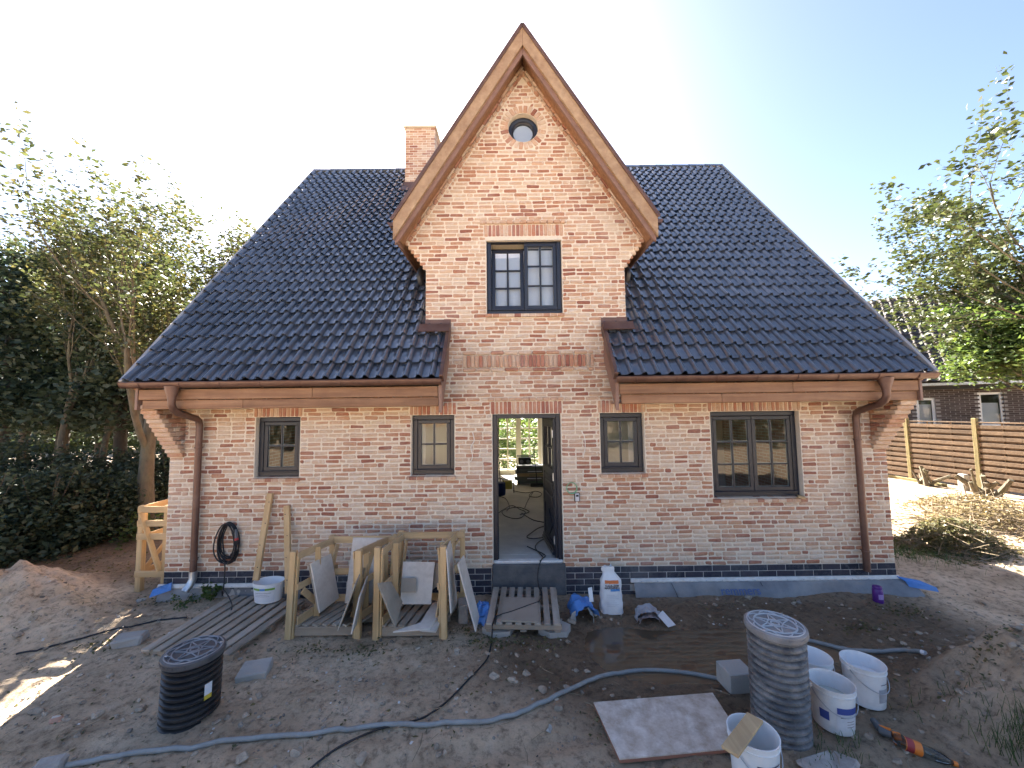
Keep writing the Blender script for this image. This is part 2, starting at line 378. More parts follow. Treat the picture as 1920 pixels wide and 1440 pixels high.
M['fencepost'] = wood('fence_post_wood', (.20, .16, .07), (.32, .26, .13), 5, 'z', .85, dirt=(.15, .14, .07), damt=.5)
M['nroof'] = surf('old_concrete_tile', (.05, .042, .038), (.085, .07, .062), 4, .8, tone=.35, objrand=.3)
M['nbrick'] = brick_mat('dark_brown_brick', [(0, (.105, .082, .07)), (.5, (.075, .053, .045)), (1, (.048, .034, .03))], (.13, .11, .1), .3)
M['nmortar'] = surf('grey_joint', (.24, .22, .20), (.3, .28, .255), 20, .95)
M['white_paint'] = surf('white_paint', (.72, .72, .70), (.78, .78, .76), 5, .4)
M['blackpaint'] = plain('black_paint', (.012, .012, .013), .6)
# ------------------------------------------------------------------ ground
def gauss(x, y, cx, cy, rx, ry): return math.exp(-((x - cx) / rx) ** 2 - ((y - cy) / ry) ** 2)
def sstep(a, b, x):
    t = min(1, max(0, (x - a) / (b - a))); return t * t * (3 - 2 * t)
WATER_Z = -0.048
def puddle(x, y):
    p = gauss(x, y, 1.55, -1.28, .95, .46) + .75 * gauss(x, y, 2.45, -1.05, .8, .26) + .5 * gauss(x, y, .85, -1.0, .45, .35) + .35 * gauss(x, y, 3.3, -1.35, .8, .25)
    return min(1.0, p)
def h(x, y, fine=True):
    z = 0.0
    side = sstep(5.0, 5.8, abs(x))
    if y > -.6: z += side * (.12 * sstep(-.6, .4, y) + .012 * max(0, y))
    z += .30 * sstep(-3.6, -6.0, y)
    z += .46 * gauss(x, y, -6.75, -.3, .7, .55) + .2 * gauss(x, y, -5.9, -.6, .8, .45)          # earth heap left
    z += .52 * gauss(x, y, 4.2, -1.95, .55, .40) + .40 * gauss(x, y, 3.8, -2.5, .45, .40) + .2 * gauss(x, y, 5.4, -1.9, .8, .6)
    z += .16 * gauss(x, y, 9.2, 2.0, 2.2, 1.4)
    z -= .115 * puddle(x, y)
    if -4.5 < y < -1.6 and -6 < x < 6:                     # wheel ruts
        for off in (0.0, .62):
            dr = y - (-2.95 + off + .10 * x + .12 * math.sin(x * .8)); z -= .030 * math.exp(-(dr / .085) ** 2) - .014 * math.exp(-((abs(dr) - .17) / .06) ** 2)
    if -9 < x < 10 and -5 < y < 6:
        n = noise.noise
        z += .030 * n(Vector((x * 1.3, y * 1.3, 3.1))) * (1 - .75 * puddle(x, y))
        if fine:
            k = 1 - .8 * puddle(x, y)
            q1 = n(Vector((x * 4.1, y * 4.1, 7.7))); q2 = n(Vector((x * 9.0 + q1, y * 9.0, 1.7)))
            z += k * (.022 * q1 + .020 * (.35 - abs(q2)) + .008 * n(Vector((x * 21, y * 21, 4.4))))
            mound = gauss(x, y, 4.0, -2.2, .8, .7) + gauss(x, y, -6.6, -.4, 1.2, .8)
            if mound > .05:
                q = n(Vector((x * 3.5, y * 3.5, 5.5))); z += .17 * mound * (abs(q) - .2) + .08 * mound * n(Vector((x * 8, y * 8, 9.5)))
    if -.8 < x < 5 and -2.6 < y < -.2:
        pq = puddle(x, y)
        if pq < .42: z = max(z, WATER_Z + .004 + .02 * (.42 - pq))
    if abs(x) < 4.93 and .12 < y < 7.5: z = -.35
    return z
def gz(px, py, dz=0.0):
    """where the line of sight of a photo pixel meets the ground"""
    d = ray(px, py); t = 1.0; p = CAM
    for _ in range(900):
        p = CAM + d * t
        if p.z <= h(p.x, p.y) + dz: break
        t += .012 if t < 8 else .05
    return Vector((p.x, p.y, h(p.x, p.y)))
def axis(lo, hi, step, far, mid=None):
    a = list(np.arange(lo, hi + step * .5, step)); s = step; x = a[-1]
    b = []
    while x < far: s *= 1.16; x += s; b.append(x)
    s = step; x = a[0]; c = []
    while x > -far: s *= 1.16; x -= s; c.append(x)
    return np.array(c[::-1] + a + b)
gxs = axis(-6.9, 6.6, .045, 420); gys = axis(-3.9, .35, .04, 420)
NX, NY = len(gxs), len(gys)
GV = np.empty((NX * NY, 3), np.float32); WET_DARK = np.empty(NX * NY, np.float32)
i = 0
for yy in gys:
    for xx in gxs:
        z = h(xx, yy); GV[i] = (xx, yy, z)
        pw = puddle(xx, yy)
        WET_DARK[i] = min(1, max(0, 1.3 * pw - .1 + .6 * gauss(xx, yy, 1.6, -1.2, 2.0, .75) + .45 * gauss(xx, yy, 3.4, -.9, 1.6, .6) + .35 * gauss(xx, yy, .2, -1.35, 1.2, .5) + .42 * sstep(-.9, 1.0, xx) * sstep(5.6, 4.6, xx) * (1 - min(1, 1.3 * gauss(xx, yy, 4.1, -2.2, .7, .6))) * sstep(-3.7, -2.6, yy) + .25 * gauss(xx, yy, -1.6, -1.7, 1.0, .3) + (.8 * sstep(-5.1, -5.9, xx) * sstep(-.2, .5, yy) + .38 * sstep(5.4, 6.4, xx) * sstep(.5, 1.5, yy) if yy < 14 else 0))); i += 1  # left edge dark humus; right edge brown earth darkened to tame the sunlit strip
ii = np.arange(NY - 1)[:, None] * NX + np.arange(NX - 1)[None, :]
GF = np.stack([ii, ii + 1, ii + 1 + NX, ii + NX], -1).reshape(-1, 4)
def ground_mat():
    m, N, L, B = new_mat('bare_site_soil')
    tc = nd(N, 'ShaderNodeTexCoord'); wet_dark = nd(N, 'ShaderNodeAttribute', attribute_name='tone')
    def no(s, d=8, r=.65):
        n = nd(N, 'ShaderNodeTexNoise'); n.inputs['Scale'].default_value = s; n.inputs['Detail'].default_value = d; n.inputs['Roughness'].default_value = r
        L.new(tc.outputs['Object'], n.inputs['Vector']); return n
    a = no(1.6); r1 = ramp(N, [(.3, (.40, .295, .195)), (.5, (.60, .455, .315)), (.72, (.74, .59, .43))]); L.new(a.outputs['Fac'], r1.inputs[0])
    b = no(14, 9, .72); r2 = ramp(N, [(.34, (.30, .28, .26)), (.50, (1, 1, 1)), (.75, (1.25, 1.22, 1.16))]); L.new(b.outputs['Fac'], r2.inputs[0])
    mx = nd(N, 'ShaderNodeMix', data_type='RGBA', blend_type='MULTIPLY'); mx.inputs['Factor'].default_value = .85
    L.new(r1.outputs[0], mx.inputs['A']); L.new(r2.outputs[0], mx.inputs['B'])
    c = no(4.5, 6, .6); r3 = ramp(N, [(.56, (0, 0, 0)), (.7, (.5, .5, .5))]); L.new(c.outputs['Fac'], r3.inputs[0])
    m2 = nd(N, 'ShaderNodeMix', data_type='RGBA'); L.new(r3.outputs[0], m2.inputs['Factor']); L.new(mx.outputs['Result'], m2.inputs['A']); m2.inputs['B'].default_value = (.74, .61, .46, 1)
    # wet and darkened soil
    wn = nd(N, 'ShaderNodeMath', operation='MULTIPLY_ADD', use_clamp=True); L.new(a.outputs['Fac'], wn.inputs[0]); wn.inputs[1].default_value = .5
    sub = nd(N, 'ShaderNodeMath', operation='SUBTRACT'); L.new(wet_dark.outputs['Fac'], sub.inputs[0]); sub.inputs[1].default_value = .25
    L.new(sub.outputs[0], wn.inputs[2])
    wr = nd(N, 'ShaderNodeMapRange'); wr.inputs[1].default_value = .1; wr.inputs[2].default_value = .6; L.new(wn.outputs[0], wr.inputs[0])
    m3 = nd(N, 'ShaderNodeMix', data_type='RGBA', blend_type='MULTIPLY'); L.new(wr.outputs[0], m3.inputs['Factor']); L.new(m2.outputs['Result'], m3.inputs['A']); m3.inputs['B'].default_value = (.34, .31, .28, 1)
    L.new(m3.outputs['Result'], B.inputs['Base Color'])
    rr = nd(N, 'ShaderNodeMapRange'); rr.inputs[3].default_value = .95; rr.inputs[4].default_value = .55; L.new(wr.outputs[0], rr.inputs[0]); L.new(rr.outputs[0], B.inputs['Roughness'])
    B.inputs['Specular IOR Level'].default_value = .3
    d1 = no(22, 10, .75); d2 = no(7, 4, .5)
    s1 = nd(N, 'ShaderNodeMath', operation='MULTIPLY_ADD'); s1.inputs[1].default_value = .8; L.new(d2.outputs['Fac'], s1.inputs[0]); L.new(d1.outputs['Fac'], s1.inputs[2])
    bp = nd(N, 'ShaderNodeBump'); bp.inputs['Strength'].default_value = 1.0; bp.inputs['Distance'].default_value = .05
    L.new(s1.outputs[0], bp.inputs['Height']); L.new(bp.outputs[0], B.inputs['Normal'])
    return m
M['soil'] = ground_mat()
g = mesh_np('ground', GV, GF, M['soil'], None, (0, 0, 0), WET_DARK, smooth=180)
tag(g, 'bare trampled grey brown building site soil in front of the house', kind='structure')
# puddle
mb = MB()
for ix in range(-4, 100):
    for iy in range(40):
        xa, ya = -.4 + ix * .05, -2.35 + iy * .05
        if max(puddle(xa, ya), puddle(xa + .05, ya), puddle(xa, ya + .05), puddle(xa + .05, ya + .05)) > .33: mb.add([(xa, ya, WATER_Z), (xa + .05, ya, WATER_Z), (xa + .05, ya + .05, WATER_Z), (xa, ya + .05, WATER_Z)], [(0, 1, 2, 3)])
def water_mat():
    m, N, L, B = new_mat('muddy_water')
    B.inputs['Base Color'].default_value = (.10, .072, .046, 1); B.inputs['Roughness'].default_value = .03; B.inputs['Specular IOR Level'].default_value = .5
    tc = nd(N, 'ShaderNodeTexCoord'); n = nd(N, 'ShaderNodeTexNoise'); n.inputs['Scale'].default_value = 3; L.new(tc.outputs['Object'], n.inputs['Vector'])
    bp = nd(N, 'ShaderNodeBump'); bp.inputs['Strength'].default_value = .04; bp.inputs['Distance'].default_value = .05; L.new(n.outputs['Fac'], bp.inputs['Height']); L.new(bp.outputs[0], B.inputs['Normal'])
    return m
tag(mb.build('puddle_water', water_mat()), 'shallow muddy brown puddle right of the pallet before the door', kind='structure')

# ------------------------------------------------------------------ house: walls and bricks
HW = 5.0                                   # half width of the front
CP = .0598                                 # course height
PL_TOP = at(990, 1064, 0).z                # top of blue plinth
Z_T = at(990, 1055, 0).z                   # door threshold
DW = 1.435                                 # half width of the cross gable
Z_EAVE_WALL = 2.90
ZC0, ZC1 = at(985, 503, 0).z, at(985, 450, 0).z         # corbelled shoulder of the gable
GS = at(1212, 445, 0).x - .03
APEX = at(978, 128, 0)
house = thing('brick_house', (0, 0, 0), 'new pale red brick house with steep black tiled roof and central gable', 'house')
def rect(x0, y0, x1, y1, Y=0):
    a, b = at(x0, (y0 + y1) / 2, Y), at(x1, (y0 + y1) / 2, Y)
    c, d = at((x0 + x1) / 2, y0, Y), at((x0 + x1) / 2, y1, Y)
    return [a.x, b.x, d.z, c.z]            # x0 x1 z0 z1
WIN = {'A': rect(478, 779, 562, 893), 'B': rect(771, 777, 852, 889), 'C': rect(1126, 773, 1209, 886), 'D': rect(1335, 771, 1503, 931), 'E': rect(912, 446, 1054, 586)}
DOOR = rect(924, 775, 1054, 1055)
ROUND_C = at(981, 239, 0); ROUND_R = .225
def snapz(z, up=0): return PL_TOP + round((z - PL_TOP) / CP) * CP
for k in WIN: WIN[k][3] = snapz(WIN[k][3]); WIN[k][2] = snapz(WIN[k][2])
DOOR[3] = snapz(DOOR[3]); DOOR[2] = Z_T
for k in 'ABCD': WIN[k][3] = DOOR[3]
LINT = .178                                # soldier course height (3 courses)
# mortar wall with openings
def wall_cells(mb, x0, x1, z0, z1, holes, ya, yb):
    xs = sorted({x0, x1, *[v for q in holes for v in q[:2] if x0 < v < x1]}); zs = sorted({z0, z1, *[v for q in holes for v in q[2:] if z0 < v < z1]})
    nx, nz = len(xs) - 1, len(zs) - 1
    solid = [[not any(q[0] < (xs[i] + xs[i + 1]) / 2 < q[1] and q[2] < (zs[j] + zs[j + 1]) / 2 < q[3] for q in holes) for j in range(nz)] for i in range(nx)]
    S = lambda i, j: 0 <= i < nx and 0 <= j < nz and solid[i][j]
    for i in range(nx):
        for j in range(nz):
            if not solid[i][j]: continue
            a, b, c, d = xs[i], xs[i + 1], zs[j], zs[j + 1]
            mb.add([(a, ya, c), (b, ya, c), (b, ya, d), (a, ya, d)], [(0, 1, 2, 3)]); mb.add([(a, yb, c), (b, yb, c), (b, yb, d), (a, yb, d)], [(3, 2, 1, 0)])
            if not S(i - 1, j): mb.add([(a, ya, c), (a, ya, d), (a, yb, d), (a, yb, c)], [(0, 1, 2, 3)])
            if not S(i + 1, j): mb.add([(b, ya, c), (b, yb, c), (b, yb, d), (b, ya, d)], [(0, 1, 2, 3)])
            if not S(i, j - 1): mb.add([(a, ya, c), (a, yb, c), (b, yb, c), (b, ya, c)], [(0, 1, 2, 3)])
            if not S(i, j + 1): mb.add([(a, ya, d), (b, ya, d), (b, yb, d), (a, yb, d)], [(0, 1, 2, 3)])
FY = .003; BY = .32
mb = MB()
low_holes = [WIN[k] for k in 'ABCD'] + [[DOOR[0], DOOR[1], -1, DOOR[3]]]
wall_cells(mb, -HW + .004, HW - .004, PL_TOP, Z_EAVE_WALL, low_holes, FY, BY)
wall_cells(mb, -DW + .004, DW - .004, Z_EAVE_WALL, ZC0, [WIN['E']], FY, BY)
def quad_prism(mb, pts, ya, yb): mb.prism([(x, ya, z) for x, z in pts], (0, yb - ya, 0))
# shoulders + window strip
E = WIN['E']
for s in (-1, 1):
    ex = E[0] if s < 0 else E[1]
    quad_prism(mb, [(ex, ZC0), (s * (DW - .004), ZC0), (s * (GS - .004), ZC1), (ex, ZC1)], FY, BY)
quad_prism(mb, [(E[0], max(E[3], ZC0)), (E[1], max(E[3], ZC0)), (E[1], ZC1 + .001), (E[0], ZC1 + .001)], FY, BY) if E[3] < ZC1 else None
def gx(z, off=0.0): return (GS - off) * max(0, (APEX.z - z)) / (APEX.z - ZC1)       # half width of gable at height z
R2 = ROUND_R + .001; rc = ROUND_C
quad_prism(mb, [(-GS, ZC1), (GS, ZC1), (gx(rc.z - R2), rc.z - R2), (-gx(rc.z - R2), rc.z - R2)], FY, BY)
quad_prism(mb, [(-gx(rc.z + R2), rc.z + R2), (gx(rc.z + R2), rc.z + R2), (0, APEX.z)], FY, BY)
for s in (-1, 1):
    quad_prism(mb, [(s * gx(rc.z - R2), rc.z - R2), (rc.x + s * R2, rc.z - R2), (rc.x + s * R2, rc.z + R2), (s * gx(rc.z + R2), rc.z + R2)], FY, BY)
n = 32; cv, cf = [], []
for k in range(n):
    t = 2 * math.pi * k / n; cx_, cz_ = math.cos(t), math.sin(t); q = R2 / max(abs(cx_), abs(cz_))
    cv += [(rc.x + ROUND_R * cx_, FY, rc.z + ROUND_R * cz_), (rc.x + q * cx_, FY, rc.z + q * cz_), (rc.x + ROUND_R * cx_, BY, rc.z + ROUND_R * cz_)]
for k in range(n):
    a, b = 3 * k, 3 * ((k + 1) % n); cf += [(a, a + 1, b + 1, b), (a, b, b + 2, a + 2)]
mb.add(cv, cf)
wall = mb.build('wall', M['mortar'], house)

# running bond bricks
excl = []                                   # zones kept free (x0 x1 z0 z1)
for k in WIN: excl.append([WIN[k][0], WIN[k][1], WIN[k][2] - CP, WIN[k][3]])
excl.append([DOOR[0], DOOR[1], -1, DOOR[3]])
SOLD = []                                   # soldier rows: x0 x1 z0 z1 proud
def soldier(x0, x1, z0, proud=.004): SOLD.append((x0, x1, z0, z0 + 3 * CP, proud)); excl.append([x0, x1, z0, z0 + 3 * CP])
for k in WIN: soldier(WIN[k][0] - .03, WIN[k][1] + .03, WIN[k][3])
soldier(DOOR[0] - .02, DOOR[1] + .02, DOOR[3])
fr = rect(868, 663, 1113, 692); frz = snapz((fr[2] + fr[3]) / 2 - 1.5 * CP)
soldier(fr[0] + .05, fr[1] - .05, frz, .022)
FRZ = (fr[0], fr[1], frz)
excl.append([fr[0], fr[1], frz - CP, frz + 4 * CP])
stretch_variants, head_variants = [], []
for vi in range(8):
    q = MB(); q.box((0, 0, 0), (.187, .05, .0500), None, .013, .004, vi / 8.0)
    me = q.build('brick', M['brick']); stretch_variants.append(me.data); bpy.data.objects.remove(me)
field = MB(); brick_objs = []
def put_brick(x0, x1, zc, hgt=.050, front=0.0, part=False):
    Lb = x1 - x0
    f = front - .004 - random.uniform(0, .004)
    if part and abs(Lb - .187) < .003 and len(brick_objs) < 300:
        ob = bpy.data.objects.new('brick', random.choice(stretch_variants)); col.objects.link(ob); ob.parent = wall
        ob.location = ((x0 + x1) / 2, f + .025, zc); brick_objs.append(ob); return
    field.box(((x0 + x1) / 2, f + .025, zc), (Lb, .05, hgt), None, .012, .004, random.random())
def fill(x0, x1, zc, part=False):
    x = x0; first = True
    if x1 - x0 < .02: return
    nxt = random.choice([.187, .187, .14, .09, .05])
    while x < x1 - .015:
        Lb = nxt
        if x + Lb > x1 - .03: Lb = x1 - x
        if Lb > .19: Lb = .187 if (x1 - x - .187) > .05 else (x1 - x) / 2
        if x1 - (x + Lb + .0105) < .035 and x + Lb < x1 - .001: Lb = x1 - x if x1 - x < .2 else Lb - .05
        put_brick(x, x + Lb, zc, part=part); x += Lb + .0105
        nxt = .187 if random.random() > .17 else .088
nc = int((APEX.z - PL_TOP) / CP) + 1
cand = []
for c in range(nc):
    z0 = PL_TOP + c * CP; z1 = z0 + CP; zc = (z0 + z1) / 2
    if z1 < Z_EAVE_WALL: hw = HW
    elif zc < ZC0: hw = DW
    elif zc < ZC1:
        hw = DW + (GS - DW) * math.ceil((zc - ZC0) / CP) / ((ZC1 - ZC0) / CP); hw = min(hw, GS)
    else: hw = gx(z1) - .085
    if hw < .06: continue
    segs = [(-hw, hw)]
    cuts = [e for e in excl if e[2] - .004 < zc < e[3] + .004]
    dz = abs(zc - rc.z)
    if dz < ROUND_R + .13:
        q = math.sqrt((ROUND_R + .13) ** 2 - dz ** 2); cuts.append([rc.x - q, rc.x + q, 0, 0])
    for e in cuts:
        ns = []
        for a, b in segs:
            if e[1] <= a or e[0] >= b: ns.append((a, b)); continue
            if e[0] > a: ns.append((a, e[0] - .009))
            if e[1] < b: ns.append((e[1] + .009, b))
        segs = ns
    for a, b in segs:
        fill(a, b, zc, part=(c < 18 and a > .5))
# border courses of frieze
for zz in (FRZ[2] - CP / 2, FRZ[2] + 3.5 * CP):
    x = FRZ[0]
    while x < FRZ[1] - .02:
        e_ = min(x + .187, FRZ[1]); put_brick(x, e_, zz, front=-.022); x = e_ + .0105
for xx in (FRZ[0], FRZ[1] - .043):
    field.span(xx, xx + .043, -.026, .03, FRZ[2] + .005, FRZ[2] + 3 * CP - .005, .008, .002, random.random())
# proud rowlock courses above door and upper window
for (a, b, z) in ((DOOR[0] - .06, DOOR[1] + .06, DOOR[3] + 3 * CP), (E[0] - .09, E[1] + .06, E[3] + 3 * CP)):
    x = a
    while x < b - .02:
        e_ = min(x + .088, b); field.span(x, e_, -.034, .03, z + .004, z + CP - .008, .008, .002, .15 + .25 * random.random()); x = e_ + .01
# sloping edge of the gable
for s in (-1, 1):
    p0 = Vector((s * GS, 0, ZC1)); p1 = Vector((0, 0, APEX.z)); d = (p1 - p0); Ls = d.length; d.normalize(); nrm = Vector((s * abs(d.z), 0, abs(d.x)))
    R_ = Matrix((d, Vector((0, 1, 0)), d.cross(Vector((0, 1, 0))))).transposed()
    t = .03
    while t < Ls - .05:
        field.box(p0 + d * (t + .045) - nrm * .052 + Vector((0, .008, 0)), (.083, .06, .046), R_, .008, .002, random.random() * .7); t += .094
    t = .02
    while t < Ls - .1:
        Lr = random.choice((.187, .187, .09))
        field.box(p0 + d * (t + Lr / 2) + nrm * .002 + Vector((0, .002, 0)), (Lr, .07, .046), R_, .008, .003, random.random()); t += Lr + .011
# ring of bricks round the eye window
NR = 26
for k in range(NR):
    t = 2 * math.pi * k / NR; dv = Vector((math.cos(t), 0, math.sin(t)))
    R_ = Matrix((dv, Vector((0, 1, 0)), dv.cross(Vector((0, 1, 0))))).transposed()
    q = MB(); q.box((0, 0, 0), (.112, .12, 2 * math.pi * (ROUND_R + .055) / NR - .011), None, .008, .002, random.random())
    ob = q.build('ring_brick', M['brick'], wall); ob.matrix_local = Matrix.Translation(Vector((rc.x, .05, rc.z)) + dv * (ROUND_R + .06)) @ R_.to_4x4()
# soldier bricks, one object each
sold_me = []
for vi in range(6):
    q = MB(); q.box((0, 0, 0), (.0485, .11, .168), None, .009, .0025, vi / 6); ob = q.build('soldier_brick', M['soldier']); sold_me.append(ob.data); bpy.data.objects.remove(ob)
for (x0, x1, z0, z1, proud) in SOLD:
    nb = max(2, round((x1 - x0) / .0585)); wd = (x1 - x0) / nb
    for k in range(nb):
        ob = bpy.data.objects.new('soldier_brick', random.choice(sold_me)); col.objects.link(ob); ob.parent = wall
        ob.location = (x0 + wd * (k + .5), -proud - random.uniform(0, .004) + .055, (z0 + z1) / 2); ob.scale = (1, 1, (z1 - z0 - .009) / .168)
# eaves corbels at both ends of the front
NCB = 12; zc_top = Z_EAVE_WALL - .25
for s in (-1, 1):
    for k in range(NCB):
        z0 = snapz(zc_top) - (NCB - k) * CP; out = .045 + .042 * k
        x0, x1 = (s * HW, s * (HW - .215)); a, b = min(x0, x1), max(x0, x1)
        y = -out
        field.span(a, b, y, y + .1, z0 + .004, z0 + CP - .005, .007, .002, random.random() * .55); y += .108
        while y < -.01:
            e_ = min(y + random.choice((.187, .09)), .0); field.span(a + .006, b - .004, y, e_, z0 + .005, z0 + CP - .006, .007, .002, .3 + .7 * random.random()); y = e_ + .01  # side bricks toned darker, front header paler, to draw the shaded inner face
        field.span(a + .012, b - .012, -out + .02, .02, z0 - .004, z0 + CP + .002, 0, 0, .1)
bf = field.build('brickwork', M['brick'], wall); bf['kind'] = 'stuff'
# plinth of blue clinker
mb = MB()
wall_cells(mb, -HW + .004, HW - .004, -.25, PL_TOP - .001, [[DOOR[0] - .02, DOOR[1] + .02, -1, 5]], FY - .0005, BY)
plinth = mb.build('plinth', M['plinth_joint'], house)
pv = []
for vi in range(4):
    q = MB(); q.box((0, 0, 0), (.240, .06, .072), None, .003, .001, vi / 4); ob = q.build('clinker_brick', M['plinth']); pv.append(ob.data); bpy.data.objects.remove(ob)
for r in range(5):
    z = PL_TOP - .0805 * (r + .5)
    for (a, b) in ((-HW, DOOR[0] - .03), (DOOR[1] + .03, HW)):
        x = a + (0 if r % 2 == 0 else 0); first = True
        while x < b - .02:
            Lb = .24 if not (first and r % 2) else .115
            first = False
            Lb = min(Lb, b - x)
            if r > 2 and (x < -3.4 or x > 1.3): x += Lb + .0105; continue
            ob = bpy.data.objects.new('clinker_brick', random.choice(pv)); col.objects.link(ob); ob.parent = plinth
            ob.location = (x + Lb / 2, .028 - random.uniform(0, .002), z); ob.scale = (Lb / .24, 1, 1); x += Lb + .0105

# other outer walls, floor, ceiling, partitions
def brick_tex_wall(name, c1, c2, mort):
    m, N, L, B = new_mat(name)
    tc = nd(N, 'ShaderNodeTexCoord'); sp = nd(N, 'ShaderNodeSeparateXYZ'); cb = nd(N, 'ShaderNodeCombineXYZ'); L.new(tc.outputs['Object'], sp.inputs[0])
    ad = nd(N, 'ShaderNodeMath', operation='ADD'); L.new(sp.outputs[0], ad.inputs[0]); L.new(sp.outputs[1], ad.inputs[1])
    L.new(ad.outputs[0], cb.inputs[0]); L.new(sp.outputs[2], cb.inputs[1])
    b = nd(N, 'ShaderNodeTexBrick'); b.inputs['Scale'].default_value = 1; b.inputs['Brick Width'].default_value = .1975; b.inputs['Row Height'].default_value = CP; b.inputs['Mortar Size'].default_value = .005
    b.inputs['Color1'].default_value = rgba(c1); b.inputs['Color2'].default_value = rgba(c2); b.inputs['Mortar'].default_value = rgba(mort); L.new(cb.outputs[0], b.inputs['Vector'])
    L.new(b.outputs[0], B.inputs['Base Color']); B.inputs['Roughness'].default_value = .9
    bp = nd(N, 'ShaderNodeBump'); bp.inputs['Strength'].default_value = -.6; bp.inputs['Distance'].default_value = .01; L.new(b.outputs['Fac'], bp.inputs['Height']); L.new(bp.outputs[0], B.inputs['Normal'])
    return m
M['sidebrick'] = brick_tex_wall('side_wall_brick', (.47, .28, .20), (.36, .17, .12), (.55, .47, .39))
RY, RZ = 3.8, at(972, 318, 3.8).z           # ridge
EY, EZ = -.60, at(960, 712, -.60).z + .02   # eave edge of the tiles
SL = math.atan2(RZ - EZ, RY - EY)           # roof slope
DEPTH = 7.6
mb = MB()
for s in (-1, 1):
    x0, x1 = (s * (HW - .003), s * (HW - .3))
    zt = RZ - .25; ze = zt - (RY + .0) * math.tan(SL)
    mb.prism([(x0, BY + .002, -.2), (x0, DEPTH, -.2), (x0, DEPTH, max(ze, 2.6)), (x0, RY, zt), (x0, BY + .002, max(ze, 2.6) + .3)], (x1 - x0, 0, 0))
mb.build('gable_wall', M['sidebrick'], house)
RW = [-1.05, .95, Z_T + .02, Z_T + 2.25]     # french window in the rear wall
rwz = at(975, 786, DEPTH - .1).z; rl, rr_ = at(931, 840, DEPTH - .1).x, at(1012, 840, DEPTH - .1).x
RW = [rl, rl + (rr_ - rl) * 1.02, Z_T + .02, rwz + .12]
mb = MB(); wall_cells(mb, -HW + .31, HW - .31, -.2, 3.0, [RW], DEPTH - .25, DEPTH)
mb.build('rear_wall', M['plaster'], house)
mb = MB(); mb.span(-HW + .31, HW - .31, BY + .003, DEPTH - .26, Z_T - .2, Z_T - .006); mb.span(DOOR[0] + .02, DOOR[1] - .02, .0, BY, Z_T - .2, Z_T - .009)
floor = mb.build('floor', M['screed'], house)
mb = MB(); mb.span(-HW + .31, HW - .31, BY + .003, DEPTH - .26, 3.0, 3.12)
mb.build('ceiling', M['plaster'], house)
mb = MB(); mb.span(-1.62, -1.5, BY + .003, DEPTH - .26, Z_T, 2.998); mb.span(1.5, 1.62, BY + .003, DEPTH - .26, Z_T, 2.998)
mb.build('partition_wall', M['plaster'], house)
mb = MB(); mb.span(-HW + .31, -1.63, 3.6, 3.72, Z_T, 2.998); mb.span(1.63, HW - .31, 3.6, 3.72, Z_T, 2.998)
mb.build('partition_wall', M['plaster'], house)
mb = MB(); mb.span(-1.3, 1.3, BY + 1.6, BY + 1.7, 3.13, 5.4)
mb.build('partition_wall', M['plaster'], house)

